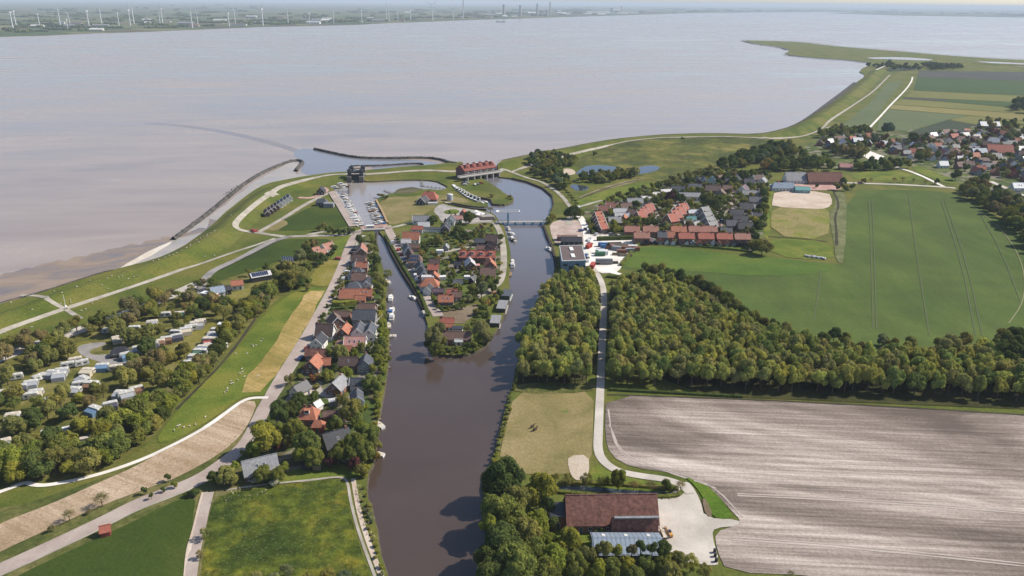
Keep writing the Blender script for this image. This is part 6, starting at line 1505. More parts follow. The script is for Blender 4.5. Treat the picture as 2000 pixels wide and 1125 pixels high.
# container bench, cow-brick low ends
# ================================================================ wind turbines
TW = pm('turbine_white', (.72, .72, .72), .5, .3, var=.02)
def blade_m():
    V = []; F = []
    for z, w, th in ((0, .9, .8), (4, 2.0, .6), (14, 1.4, .35), (26, .7, .2), (33, .15, .08)):
        V += [(-w / 2, -th / 2, z), (w / 2, 0, z), (-w / 2, th / 2, z)]
    for i in range(4):
        for j in range(3): a = i * 3 + j; b = i * 3 + (j + 1) % 3; F.append((a, b, b + 3, a + 3))
    F.append((14, 13, 12)); return mesh('blade', V, F, TW)
BL = blade_m(); TOW = MB().cyl((0, 0, -2), (0, 0, 60), 2.1, 1.2, 12).mesh('tower', TW); NAC = MB().box(-2, 2, -2.5, 5.5, 59.5, 62.8).mesh('nacelle', TW); HUB = MB().cyl((0, -4.6, 61.2), (0, -2.4, 61.2), .7, 1.4, 8).mesh('hub', TW)
tb = [(26, 58, 34), (32, 52, 30), (118, 49, 30), (137, 58 - 8, 22), (174, 52, 30), (199, 48, 28), (233, 52, 26), (255, 50, 30), (262, 46, 30), (78, 54, 26), (313, 49, 24), (318, 48, 30), (376, 55, 32), (387, 50, 24), (133, 62 - 4, 20), (448, 52, 26), (460, 48, 26), (514, 50, 32), (563, 47, 28), (605, 47, 22), (652, 45, 22), (707, 45, 24), (755, 41, 26), (760, 41, 22), (777, 41, 20), (802, 40.5, 20), (845, 40, 30), (885, 38.5, 22), (905, 37, 18)]
for i, (x, y, hp) in enumerate(tb):
    p = G(x, y, 0); s = 1.18 * hp / SC(x, y, 0) / 76.0
    t = thing('wind_turbine', 'wind turbine', (p.x, p.y, .3), 0); t['_x'] = 1; del t['_x']
    rz = rnd.uniform(-.5, .5); t.rotation_euler = (0, 0, rz)
    ob('tower', TOW, t, scale=s); ob('nacelle', NAC, t, scale=s); ob('hub', HUB, t, scale=s)
    a0 = rnd.uniform(0, 2.1)
    for k in range(3): ob('blade', BL, t, (0, -3.5 * s, 61.2 * s), rot=(0, a0 + k * 2 * PI / 3, 0), scale=s)
    rec(t, 'white three-bladed wind turbine', 'turbines')
# ship, far buildings, chimneys
p = G(978, 43, 0); t = thing('cargo_ship', 'ship', (p.x, p.y, SEA_Z), 0, 'tiny dark ship far out near the opposite shore')
ob('hull', MB().prism([(-35, -5), (30, -5), (38, 0), (30, 5), (-35, 5)], -1, 5).mesh('hull', HC['black']), t); ob('bridge', MB().box(-33, -25, -4, 4, 5, 14).mesh('bridge', WHT), t)
for i in range(70):
    x = rnd.uniform(60, 1330) if i > 22 else rnd.uniform(930, 1240); yb = np.interp(x, [0, 350, 700, 930, 1105, 1350], [66, 55, 44.5, 35.5, 30.5, 24.0]); y = yb - rnd.uniform(0, 1) ** 1.5 * (18 if x < 800 else 10)
    p = G(x, y, 0); s = p.y / 3500.0; L = rnd.uniform(20, 70) * s ** .8; W = rnd.uniform(14, 26) * s ** .6; z = rnd.uniform(5, 11)
    t = thing('distant_building', 'building', (p.x, p.y, .3), rnd.uniform(-.2, .2)); rec(t, 'long low pale building', 'far', 'S')
    ob('wall', MB().box(-L / 2, L / 2, -W / 2, W / 2, -1, z).mesh('wall', rnd.choice([WALLS['white'], WALLS['grey'], WALLS['cream'], WALLS['white']])), t)
    ob('roof', MB().prism([(-W / 2 - 1, z), (W / 2 + 1, z), (0, z + W * .22)], -L / 2 - 1, L / 2 + 1, axis='x').mesh('roof', rnd.choice([ROOFS['grey'], ROOFS['pale'], ROOFS['brown'], ROOFS['white']])), t)
for i, (x, yb, yt, w) in enumerate(((1074, 30, 6, 9), (1049, 30, 9, 12), (1068, 30.5, 20, 16), (984, 33, 11, 14), (1016, 32, 12, 14), (1195, 27, 17, 22), (1213, 26, 13, 8), (905, 35, 3, 5))):
    p = G(x, yb, 0); h_ = (yb - yt) / SC(x, yb, 0)
    t = thing('industrial_stack', 'chimney', (p.x, p.y, 0), 0, ('tallest thin chimney', 'thick dark chimney', 'short wide chimney', 'grey chimney leftmost', 'grey chimney right of the leftmost', 'squat cooling tower', 'thin chimney rightmost', 'hair-thin mast left')[i] + ' of the hazy works across the water')
    ob('shaft', MB().cyl((0, 0, 0), (0, 0, h_), w * 1.2, w * .8, 10).mesh('shaft', CONM), t); ob('rim', MB().cyl((0, 0, h_), (0, 0, h_ * 1.02), w * .95, w * .95, 10).mesh('rim', DKM), t)
# ================================================================ animals (one continuous skinned body, shared)
def animal_mesh(name, joints, edges, mat):
    me = bpy.data.meshes.new(name); me.from_pydata([j[:3] for j in joints], edges, [])
    o = bpy.data.objects.new(name, me); COL.objects.link(o)
    m = o.modifiers.new('skin', 'SKIN'); m.use_smooth_shade = True
    for i, j in enumerate(joints): me.skin_vertices[0].data[i].radius = (j[3], j[3] * (j[4] if len(j) > 4 else 1))
    me.skin_vertices[0].data[0].use_root = True
    dg = bpy.context.evaluated_depsgraph_get(); dg.update()
    ev = bpy.data.meshes.new_from_object(o.evaluated_get(dg)); ev.materials.clear(); ev.materials.append(mat); ev.name = name
    bpy.data.objects.remove(o)
    return ev
SJ = [(-.35, 0, .62, .27), (.1, 0, .64, .30), (.42, 0, .66, .24), (.62, 0, .82, .13), (.78, 0, .90, .12), (.95, 0, .80, .07), (-.55, 0, .62, .16), (-.68, 0, .45, .05),
      (-.42, .14, .34, .09), (-.46, .14, .18, .05), (-.44, .14, .02, .05), (-.42, -.14, .34, .09), (-.46, -.14, .18, .05), (-.44, -.14, .02, .05),
      (.36, .13, .34, .08), (.38, .13, .18, .05), (.37, .13, .02, .05), (.36, -.13, .34, .08), (.38, -.13, .18, .05), (.37, -.13, .02, .05), (.74, .11, .97, .04), (.74, -.11, .97, .04)]
SE = [(0, 1), (1, 2), (2, 3), (3, 4), (4, 5), (0, 6), (6, 7), (0, 8), (8, 9), (9, 10), (0, 11), (11, 12), (12, 13), (2, 14), (14, 15), (15, 16), (2, 17), (17, 18), (18, 19), (4, 20), (4, 21)]
SHEEP = animal_mesh('sheep', SJ, SE, pm('wool', (.50, .46, .38), .95, .05, scale=8))
HJ = [(a * 1.9, b * 1.9, c * 1.75 + (.45 if 3 <= i <= 5 or i > 19 else 0), r * 1.35) for i, (a, b, c, r) in enumerate(SJ)]
HORSE = animal_mesh('horse', HJ, SE, pm('horse_coat', (.06, .035, .02), .6))
sp = [(250, 546), (262, 542), (270, 540), (218, 540), (232, 543), (240, 541), (210, 545), (150, 561), (137, 588), (139, 592), (63, 606), (22, 592), (181, 594), (190, 588), (168, 605), (160, 608), (62, 640), (9, 652), (3, 665), (15, 668), (300, 511), (310, 508), (323, 504), (330, 500), (338, 499), (346, 495), (355, 491), (365, 485), (372, 480), (385, 470), (392, 466), (398, 463), (405, 459), (412, 456), (420, 452), (404, 462), (390, 474), (452, 421), (175, 549), (122, 573), (106, 570), (400, 502), (420, 500), (210, 565), (474, 728), (478, 737), (470, 731), (495, 678), (500, 676), (493, 675), (510, 668), (512, 664), (460, 692), (483, 692), (452, 746), (455, 750), (452, 751), (445, 760), (443, 765), (469, 731), (348, 834), (352, 832), (360, 836), (370, 834), (340, 842), (383, 831), (402, 816), (472, 722), (503, 737), (505, 735), (440, 768), (464, 744), (120, 594), (200, 558)]
for x, y in sp:
    p = GT(x + rnd.uniform(-1, 1), y); k = .62
    o = ob('sheep', SHEEP, None, (p.x, p.y, p.z + .12), rnd.uniform(0, 6.28), k)
    o['category'] = 'sheep'; rec(o, 'small white grazing sheep', 'sheep')
for x, y, lb in ((1045, 842, 'dark horse grazing in the middle of the dry pasture'), (1040, 836, 'second dark horse standing just behind the grazing one')):
    p = GT(x, y); o = ob('horse', HORSE, None, (p.x, p.y, .16), .6, (.8, .8, .8) if x == 1045 else (.7, .7, .7)); tagset(o, lb, 'horse')

# ================================================================ explicit trees  (x, y, radius px, colour, form)
def T(lst, fam, **k):
    for a in lst:
        a = list(a) + [None] * (5 - len(a)); kw = dict(k)
        if a[4] in ('bare', 'con', 'air'): kw['form'] = a[4]
        elif a[4]: kw['tall'] = a[4]
        tree(a[0], a[1], a[2], a[3], fam, **kw)
T([(985, 932, 41, 'dark', 1.1), (1055, 952, 30, 'yellow', 1.25), (1008, 972, 26, 'olive', 1.4), (975, 990, 34, 'green', 1.3), (1003, 1012, 30, 'green', 1.25), (955, 1020, 18, 'bright', 1.8), (1046, 1020, 27, 'bright', 1.2), (1078, 1020, 14, 'dark', 1.2), (1030, 1040, 30, 'olive', 1.3), (985, 1058, 38, 'dark', 1.2), (1070, 1058, 22, 'bright', 1.3), (1110, 1055, 26, 'yellow', 1.3), (1040, 1075, 30, 'green', 1.3), (1010, 1100, 40, 'green', 1.2), (1080, 1090, 30, 'bright', 1.2), (1122, 1098, 26, 'green', 1.2), (1063, 1120, 34, 'green', 1.1), (1150, 1085, 24, 'olive', 1.3), (1180, 1070, 15, 'olive', 2.3), (1205, 1074, 13, 'yellow', 2.2), (1252, 1064, 10, 'dark', 3.2), (1275, 1068, 11, 'dark', 2.9), (1297, 1068, 14, 'dark', 2.3), (1235, 1072, 10, 'brown', 3), (1165, 1112, 24, 'bright', 1.1), (1195, 1108, 22, 'green', 1.2), (1225, 1105, 20, 'yellow', 1.2), (1262, 1100, 20, 'green', 1.2), (1295, 1098, 20, 'green', 1.2), (1325, 1092, 20, 'olive', 1.2), (1350, 1098, 18, 'yellow', 'air'), (1376, 1112, 16, 'olive', 'air'), (1310, 1118, 22, 'olive', 1.1), (1240, 1125, 22, 'green', 1.1), (955, 1085, 30, 'dark', 1.2), (960, 950, 18, 'dark', 1.2), (965, 1120, 34, 'dark', 1.1), (1070, 985, 16, 'dark', 1.5), (1545, 1118, 8, 'brown', 'bare'), (1175, 1035, 7, 'bright', 1.1), (1164, 1044, 8, 'dark', .9)], 'farm')
T([(1110, 935, 12, 'olive', 'air'), (1146, 935, 15, 'olive', 'air'), (1180, 938, 15, 'green', 'air'), (1209, 930, 16, 'bright', 1.5), (1238, 945, 12, 'brown', 'bare'), (1272, 945, 13, 'brown', 'bare'), (1303, 945, 11, 'green', 1.2), (1330, 945, 12, 'brown', 'bare'), (1085, 930, 10, 'olive', 'air')], 'farm ditch')
# village west
T([(515, 850, 29, 'yellow', 1.15), (497, 873, 17, 'bright', 1.2), (548, 838, 14, 'green'), (575, 838, 24, 'green'), (600, 862, 26, 'green', 1.2), (612, 890, 20, 'green', 1.2), (635, 838, 0.1, 'green')] [:-1] + [(566, 800, 18, 'dark'), (545, 800, 20, 'dark', 1.2), (582, 785, 20, 'dark'), (610, 775, 14, 'dark'), (586, 885, 16, 'bright', 1.3), (558, 862, 12, 'olive'), (542, 870, 9, 'purple'), (530, 830, 12, 'green'), (645, 897, 14, 'purple', 1.2), (692, 904, 13, 'purple', 1.2), (660, 885, 20, 'green', 1.2), (690, 870, 26, 'green', 1.2), (712, 880, 22, 'green', 1.15), (720, 850, 22, 'green', 1.15), (708, 838, 16, 'bright', 1.2), (655, 826, 16, 'green'), (638, 868, 12, 'bright'), (670, 872, 14, 'green'), (704, 918, 14, 'olive', 1.1), (726, 838, 12, 'bright'), (735, 890, 9, 'orange'), (738, 868, 9, 'olive'), (440, 928, 20, 'olive', 1.0), (420, 932, 16, 'dark', 1.0), (455, 940, 14, 'olive', .9), (380, 962, 10, 'dark', .9), (512, 925, 18, 'green', 1.1), (540, 925, 16, 'green', 1.1), (553, 912, 12, 'bright'), (500, 940, 10, 'white', .8), (536, 945, 10, 'white', .7), (458, 908, 8, 'bright'), (685, 795, 20, 'olive', 1.3), (668, 778, 16, 'olive', 'air'), (670, 805, 14, 'white', .9), (695, 815, 14, 'green'), (700, 800, 10, 'green'), (722, 745, 16, 'green', 1.1), (735, 752, 12, 'green'), (676, 730, 14, 'bright', 1.0), (640, 732, 12, 'green'), (652, 720, 10, 'dark'), (620, 735, 8, 'brown', 'air'), (610, 738, 8, 'red'), (566, 738, 12, 'olive', 'air'), (585, 735, 6, 'green'), (660, 765, 7, 'orange'), (650, 700, 10, 'blue'), (664, 688, 17, 'olive', 1.15), (645, 690, 10, 'green'), (690, 690, 10, 'bright'), (655, 672, 7, 'yellow'), (704, 678, 10, 'olive'), (720, 675, 8, 'green')], 'west village')
T([(727, 718, 9, 'green'), (733, 700, 10, 'bright'), (737, 685, 12, 'green'), (744, 668, 13, 'green'), (748, 650, 12, 'bright'), (746, 632, 9, 'bright'), (741, 700, 9, 'yellow'), (745, 720, 7, 'bright'), (735, 770, 8, 'green'), (740, 740, 7, 'green'), (738, 790, 7, 'bright'), (745, 600, 7, 'green'), (746, 575, 8, 'olive'), (742, 560, 9, 'green'), (722, 575, 10, 'bright', .9), (737, 540, 12, 'olive', 'air'), (748, 552, 12, 'olive', 'air'), (757, 535, 10, 'olive', 'air'), (733, 525, 9, 'green'), (736, 507, 10, 'dark', 1.1), (728, 500, 8, 'green'), (732, 485, 9, 'olive', 'air'), (730, 472, 8, 'olive', 'air'), (722, 482, 7, 'olive', 'air'), (725, 462, 7, 'bright', 'air'), (735, 520, 7, 'green'), (740, 590, 7, 'olive'), (760, 700, 5, 'green'), (727, 537, 7, 'green'), (731, 552, 7, 'bright')], 'canal bank')
T([(703, 467, 10, 'dark', 1.25), (668, 555, 6, 'olive', 'air'), (660, 560, 6, 'olive'), (664, 570, 5, 'green'), (655, 573, 5, 'green'), (694, 500, 4, 'dark'), (688, 520, 4, 'green'), (683, 540, 4, 'dark'), (677, 550, 4, 'green')], 'street')
T([(583, 531, 19, 'olive', 'air'), (600, 520, 10, 'green'), (566, 540, 18, 'olive', 1.1), (545, 545, 14, 'olive', 1.1), (560, 520, 13, 'olive', 1.1), (585, 500, 13, 'willow', 1.1), (600, 490, 10, 'dark'), (612, 502, 12, 'dark'), (630, 503, 10, 'dark', 1.1), (645, 495, 8, 'dark'), (598, 478, 9, 'olive'), (612, 473, 8, 'brown'), (652, 483, 7, 'dark'), (622, 512, 7, 'dark'), (600, 545, 9, 'green'), (585, 550, 10, 'dark'), (566, 555, 10, 'green'), (600, 559, 6, 'olive', 1.3), (536, 555, 10, 'green'), (520, 560, 10, 'green'), (644, 475, 5, 'brown'), (530, 530, 8, 'dark'), (545, 522, 8, 'dark'), (520, 520, 7, 'dark'), (485, 530, 8, 'olive', 'air')], 'villa grove')
T([(630, 440, 9, 'olive', 'air'), (622, 445, 5, 'olive'), (640, 450, 6, 'green'), (652, 451, 6, 'dark'), (662, 452, 6, 'dark'), (672, 451, 6, 'blue'), (682, 450, 6, 'blue'), (690, 449, 5, 'dark'), (646, 445, 5, 'green')], 'harbour hedge')
# island
T([(845, 655, 18, 'willow', 1.5), (851, 680, 14, 'green', 1.2), (836, 668, 9, 'dark', 1.5), (857, 640, 12, 'willow', 1.6), (866, 665, 9, 'olive'), (940, 640, 17, 'willow', 1.3), (948, 655, 13, 'willow', 1.2), (935, 660, 11, 'green'), (925, 630, 9, 'olive', 'air'), (912, 638, 7, 'olive', 'air'), (906, 672, 5, 'willow', 'con'), (915, 675, 8, 'dark'), (925, 672, 8, 'green'), (890, 680, 7, 'olive', .8), (875, 683, 7, 'dark', .8), (865, 680, 7, 'green', .9), (900, 684, 6, 'green', .8), (950, 615, 9, 'green', 1.3), (945, 600, 9, 'green'), (942, 588, 7, 'green'), (952, 592, 8, 'orange'), (960, 585, 8, 'bright'), (968, 582, 7, 'green'), (976, 572, 7, 'dark'), (930, 608, 7, 'olive'), (940, 612, 6, 'dark'), (855, 598, 5, 'green'), (850, 588, 5, 'bright'), (845, 580, 5, 'bright'), (862, 603, 5, 'dark'), (875, 602, 5, 'green'), (890, 600, 5, 'dark'), (904, 596, 6, 'green'), (915, 585, 11, 'willow', .9), (925, 583, 8, 'green', .9), (905, 587, 7, 'green'), (899, 562, 6, 'bright'), (890, 558, 6, 'yellow'), (940, 565, 15, 'willow', 1.1), (925, 568, 13, 'green', 1.1), (952, 555, 12, 'green', 1.1), (962, 560, 9, 'dark'), (940, 545, 10, 'olive', 1.1), (968, 550, 8, 'dark'), (958, 545, 8, 'green'), (850, 552, 5, 'green')], 'island south')
T([(897, 448, 9, 'green', 1.1), (905, 458, 8, 'dark'), (915, 462, 8, 'dark'), (893, 462, 7, 'dark'), (886, 452, 6, 'dark', 1.2), (925, 455, 7, 'green'), (932, 448, 6, 'brown'), (940, 443, 6, 'purple', 'air'), (960, 440, 4, 'dark'), (978, 463, 6, 'green'), (941, 460, 7, 'brown', 'air'), (855, 466, 8, 'olive'), (845, 472, 7, 'dark'), (835, 474, 7, 'dark'), (826, 477, 6, 'green'), (862, 474, 6, 'green'), (820, 485, 5, 'bright', 'con'), (815, 480, 5, 'dark'), (832, 488, 5, 'dark'), (851, 497, 5, 'dark'), (865, 498, 5, 'green'), (880, 500, 5, 'olive'), (890, 496, 5, 'green'), (893, 505, 5, 'dark'), (906, 517, 5, 'orange'), (904, 525, 6, 'dark'), (885, 527, 5, 'green'), (873, 525, 5, 'bright'), (866, 532, 5, 'dark'), (878, 540, 5, 'green'), (888, 537, 5, 'green'), (918, 532, 5, 'olive'), (930, 530, 5, 'olive'), (924, 524, 4, 'orange'), (858, 515, 4, 'dark'), (866, 510, 4, 'olive'), (930, 500, 4, 'dark'), (876, 553, 5, 'dark'), (862, 558, 5, 'dark'), (905, 548, 5, 'dark')], 'island gardens')
T([(916, 424, 11, 'dark', 1.1), (910, 420, 7, 'dark'), (924, 420, 6, 'dark'), (845, 430, 9, 'dark', 1.0), (852, 427, 7, 'green'), (838, 426, 6, 'green'), (958, 407, 8, 'brown', 'bare'), (870, 430, 5, 'dark', 'con'), (878, 413, 3.5, 'dark', 'con'), (889, 417, 3, 'dark', 'con'), (897, 436, 5, 'dark'), (754, 386, 5, 'dark', .9), (960, 383, 5, 'olive', .7), (995, 385, 5, 'olive', .7), (1000, 388, 4, 'olive', .7), (740, 382, 5, 'dark', .7), (746, 383, 6, 'olive', .7)], 'north island')
# by basin east
T([(1122, 413, 12, 'dark', 1.1), (1110, 415, 9, 'dark', 1.1), (1134, 416, 8, 'green', 1.1), (1078, 424, 8, 'olive', 1.1), (1072, 430, 6, 'olive'), (1149, 432, 5, 'olive', 1.3), (1102, 343, 5, 'dark'), (1112, 380, 4, 'olive', 'air'), (1118, 390, 4, 'olive', 'air'), (1105, 371, 4, 'olive', 'air'), (1097, 363, 4, 'olive', 'air'), (1124, 400, 4, 'olive', 'air')], 'basin shore')
EG = dict(fam='grove')
for x, y in scatter([(1026, 325), (1050, 312), (1090, 310), (1122, 315), (1124, 326), (1100, 328), (1090, 335), (1092, 345), (1108, 350), (1110, 365), (1104, 372), (1080, 360), (1058, 350), (1040, 343), (1042, 335), (1060, 332), (1040, 328)], 7.5, 95):
    t = put_tree(x, y, rnd.uniform(3.2, 5), rnd.uniform(6, 9.5), PAL[rnd.choice(['dark', 'green', 'blue', 'olive'])], SML, name='grove_tree'); rec(t, 'bushy tree of the basin wood', 'x', 'S')
for x, y in scatter([(1134, 348), (1150, 345), (1180, 345), (1240, 338), (1244, 346), (1215, 350), (1180, 358), (1150, 356), (1138, 357)], 7, 60):
    t = put_tree(x, y, rnd.uniform(3.2, 4.8), rnd.uniform(6.5, 9), PAL[rnd.choice(['dark', 'green', 'willow', 'olive'])], SML, name='grove_tree'); rec(t, 'bushy tree between the ponds', 'x', 'S')
T([(1161, 300, 5, 'dark', .8), (1333, 273, 4, 'dark'), (1297, 278, 3, 'dark', .7), (1300, 296, 3, 'dark', .8)], 'wetland')
# east village explicit
T([(1489, 484, 19, 'olive', .85), (1470, 475, 9, 'olive'), (1476, 462, 9, 'dark'), (1398, 402, 14, 'dark', 1.05), (1388, 397, 10, 'dark'), (1410, 392, 10, 'green'), (1398, 388, 9, 'green'), (1376, 388, 10, 'dark'), (1385, 380, 8, 'olive'), (1310, 385, 11, 'purple', 1.0), (1318, 378, 9, 'dark'), (1330, 386, 9, 'dark'), (1305, 397, 10, 'olive'), (1291, 380, 10, 'olive', 'air'), (1278, 386, 9, 'olive', 'air'), (1268, 382, 9, 'olive'), (1295, 400, 6, 'dark'), (1305, 411, 6, 'olive'), (1250, 431, 10, 'olive', 1.1), (1239, 430, 8, 'yellow'), (1232, 427, 8, 'green'), (1262, 433, 9, 'dark', 1.1), (1274, 432, 8, 'dark'), (1281, 436, 7, 'dark'), (1223, 438, 7, 'orange'), (1217, 433, 6, 'yellow'), (1199, 434, 7, 'yellow'), (1207, 408, 8, 'olive'), (1195, 445, 6, 'dark'), (1188, 446, 6, 'olive'), (1210, 447, 6, 'green'), (1220, 450, 5, 'green'), (1165, 444, 6, 'dark'), (1158, 452, 4, 'green'), (1320, 452, 6, 'green'), (1361, 452, 6, 'green'), (1300, 445, 6, 'dark'), (1386, 452, 6, 'green'), (1275, 452, 6, 'green'), (1412, 447, 8, 'olive', 1.1), (1348, 431, 6, 'green'), (1342, 425, 5, 'dark'), (1447, 455, 6, 'dark'), (1482, 440, 10, 'dark'), (1490, 425, 9, 'dark'), (1485, 405, 9, 'dark'), (1495, 390, 8, 'dark'), (1492, 375, 9, 'dark', 1.2), (1470, 450, 8, 'dark'), (1345, 353, 9, 'dark'), (1330, 362, 7, 'dark'), (1318, 352, 8, 'olive'), (1305, 358, 7, 'olive'), (1383, 340, 8, 'dark'), (1405, 355, 8, 'dark'), (1418, 345, 9, 'dark'), (1432, 352, 9, 'dark'), (1442, 362, 7, 'olive'), (1445, 385, 6, 'olive', 'air'), (1450, 392, 5, 'yellow'), (1452, 340, 9, 'dark', 1.2), (1470, 338, 8, 'dark'), (1345, 338, 8, 'olive', 'air'), (1365, 335, 9, 'olive', 'air'), (1385, 328, 8, 'olive', 'air')], 'evillage trees')
# far belt
for nm, pg, spc, n, cols, lb, gp, rr in (
  ('hedge_tree', [(1410, 330), (1440, 312), (1490, 298), (1540, 292), (1560, 300), (1530, 310), (1490, 318), (1450, 328)], 9, 70, ['dark', 'blue', 'olive', 'dark'], 'cemetery belt', 'trees of the cemetery belt', (4, 6)),
  ('hedge_tree', [(1500, 325), (1560, 318), (1620, 322), (1625, 335), (1560, 334), (1500, 336)], 9, 50, ['dark', 'dark', 'green'], 'behind the hall', 'trees behind the village hall', (4, 6)),
  ('hedge_tree', [(1620, 290), (1690, 298), (1690, 312), (1640, 306)], 9, 26, ['olive', 'brown', 'green'], 'by the hardstand', 'trees beside the white hardstand', (4, 6)),
  ('hedge_tree', [(1672, 326), (1740, 324), (1760, 328), (1745, 334), (1672, 334)], 8, 30, ['dark', 'dark', 'green'], 'hardstand hedge', 'trees south of the white hardstand', (3.5, 5)),
  ('hedge_tree', [(1595, 266), (1640, 254), (1690, 258), (1700, 264), (1640, 268), (1600, 275)], 9, 60, ['olive', 'green', 'dark', 'brown'], 'far village edge', 'trees on the far village edge', (3.5, 5)),
  ('village_tree', FV, 9.0, 380, ['dark', 'green', 'olive', 'dark', 'brown', 'willow', 'purple'], 'far right village', 'trees inside the far right village', (2.2, 4.4)),
  ('village_tree', [(1690, 130), (1740, 128), (1800, 133), (1800, 138), (1740, 138)], 13, 30, ['blue', 'dark'], 'distant spit farm', 'trees at the distant spit farm', (4, 6)),
  ('village_tree', [(1800, 128), (1870, 130), (1880, 134), (1820, 138)], 11, 60, ['blue', 'dark'], 'distant spit belt', 'trees of the distant belt', (4, 6)),
  ('village_tree', [(1900, 244), (2100, 240), (2200, 262), (2000, 262), (1930, 256)], 16, 60, ['olive', 'green', 'dark'], 'far farm sheds', 'trees around the far farm sheds', (4, 6)),
  ('village_tree', [(1975, 205), (2060, 205), (2060, 225), (1985, 222)], 14, 24, ['blue', 'dark'], 'polder edge', 'polder edge trees', (5, 8)),
  ('belt_tree', [(1868, 375), (1900, 368), (1960, 392), (2010, 420), (2120, 520), (2150, 620), (2060, 560), (1995, 462), (1950, 425), (1900, 395)], 8.5, 110, ['olive', 'green', 'dark', 'brown', 'willow'], 'belt right of wheat', 'trees of the belt right of the wheat field', (4.2, 6.2)),
  ('garden_tree', [(1150, 452), (1180, 400), (1330, 345), (1420, 335), (1500, 345), (1495, 445), (1440, 470), (1240, 462)], 6.6, 420, ['dark', 'green', 'olive', 'dark', 'yellow', 'willow', 'brown'], 'east village gardens', 'small trees in the east village gardens', (1.6, 3.4)),
  ('garden_shrub', [(770, 465), (960, 450), (980, 470), (978, 545), (900, 590), (850, 580), (800, 520)], 6.0, 130, ['dark', 'green', 'olive', 'bright', 'yellow', 'willow', 'orange'], 'island gardens', 'shrubs in the island gardens', (1.0, 2.1)),
  ('garden_shrub', [(640, 600), (690, 500), (722, 480), (735, 520), (745, 640), (738, 740), (715, 830), (600, 830), (570, 770)], 5.5, 120, ['dark', 'green', 'olive', 'bright', 'green', 'willow'], 'dike street gardens', 'shrubs in the dike street gardens', (.9, 1.9)),
  ('bank_shrub', [(733, 620), (750, 600), (756, 660), (752, 740), (742, 800), (733, 850), (724, 900), (716, 940), (708, 930), (722, 870), (732, 800), (738, 720)], 3.6, 120, ['green', 'bright', 'olive', 'yellow', 'bright'], 'garden river bank', 'bushes on the garden bank', (.9, 1.9)),
  ('bank_shrub', [(706, 955), (716, 950), (722, 1000), (738, 1070), (752, 1130), (740, 1130), (722, 1060), (708, 1000)], 2.4, 90, ['green', 'olive', 'willow', 'green', 'brown'], 'meadow river verge', 'bushes on the meadow verge', (.6, 1.2)),
  ('bank_shrub', [(958, 903), (972, 860), (990, 790), (1000, 752), (1008, 752), (996, 800), (980, 860), (966, 905)], 2.6, 70, ['green', 'olive', 'willow', 'yellow'], 'pasture river bank', 'bushes on the pasture bank', (.6, 1.2)),
  ('bank_shrub', [(852, 690), (870, 694), (905, 694), (935, 686), (955, 668), (950, 664), (930, 678), (900, 688), (870, 688), (848, 680)], 2.4, 70, ['green', 'olive', 'dark', 'bright'], 'island tip rim', 'bushes on the island tip rim', (.7, 1.5)),
  ('camp_tree', [(-160, 760), (0, 690), (80, 665), (180, 640), (300, 590), (400, 556), (460, 560), (500, 570), (520, 600), (460, 650), (435, 700), (400, 735), (340, 800), (280, 850), (230, 890), (150, 915), (60, 930), (-60, 940), (-200, 900)], 5.7, 700, ['olive', 'green', 'olive', 'brown', 'olive', 'brown', 'yellow', 'dark'], 'camping site', 'trees of the camping site', (2.2, 4.4)),
  ('camp_tree', [(300, 850), (250, 895), (180, 925), (60, 940), (-60, 950), (-100, 905), (60, 890), (200, 850), (290, 800), (340, 770), (430, 690), (480, 625), (505, 585), (540, 570), (520, 610), (460, 660), (430, 710), (380, 755), (340, 800)], 4.2, 420, ['green', 'olive', 'green', 'olive', 'bright', 'dark', 'yellow'], 'camping hedge', 'trees of the camping site hedge', (2.8, 4.6))):
    pts = scatter(pg, spc, n)
    for x, y in pts:
        R = rnd.uniform(*rr)
        q = (CR.transposed() @ (Vector((x, y, 0)) - Vector((0, 0, CAM_H)))); sx = 1000 + FOC * q.x / -q.z; sy = 562.5 - FOC * q.y / -q.z
        if not free(x, y, R * .35): continue
        if nm == 'camp_tree' and pg[0][0] < 0:
            if any(inpoly(L_, np.array([sx]), np.array([sy + 3]))[0] for L_ in ([(420, 628), (385, 692), (300, 702), (290, 690), (345, 658), (398, 628)], [(135, 842), (175, 810), (250, 788), (296, 756), (300, 772), (258, 805), (200, 836), (155, 852)], [(430, 605), (425, 590), (455, 565), (505, 556), (515, 575), (470, 605)], [(130, 672), (240, 665), (255, 725), (150, 715)])): continue
            if rnd.random() < .1: continue
        if -R * 3 > sx or sx > 2060: continue
        kf = rnd.choice(cols)
        form = SML if R * FOC / -q.z < 9 else MID
        if nm == 'camp_tree': form = MID if rnd.random() < .75 else AIR
        small = nm.endswith('shrub')
        t = put_tree(x, y, R, R * (1.5 if small else rnd.uniform(1.9, 2.4)), PAL[kf], form, name=nm)
        if small: t['category'] = 'shrub'
        rec(t, WORD[kf] + (' shrub, ' if small else ' tree, ') + lb, gp, 'S')
# road and lone trees lower left
T([(327, 930, 6, 'dark', 1.6), (280, 955, 6, 'dark', 1.6), (295, 966, 5, 'dark', 1.6), (340, 945, 6, 'green', 1.4), (318, 955, 5, 'dark', 1.4), (196, 970, 17, 'brown', 'bare'), (133, 1002, 14, 'brown', 'bare'), (100, 1030, 8, 'brown', 'air'), (172, 998, 6, 'brown', 'air'), (398, 1040, 12, 'olive', 'air'), (390, 1082, 9, 'brown', 'air'), (365, 965, 6, 'dark', .9)], 'road trees')
T([(560, 1112, 16, 'willow', 'air'), (500, 1128, 14, 'willow', 'air'), (640, 1125, 16, 'olive', .9), (672, 1130, 16, 'blue', .8), (600, 1130, 14, 'olive', 'air'), (455, 1135, 10, 'willow', .9), (535, 1132, 14, 'willow', .9)], 'meadow edge')
T([(1215, 547, 0.1, 'green')][:0] + [(1182, 352, 4, 'olive')], 'misc')
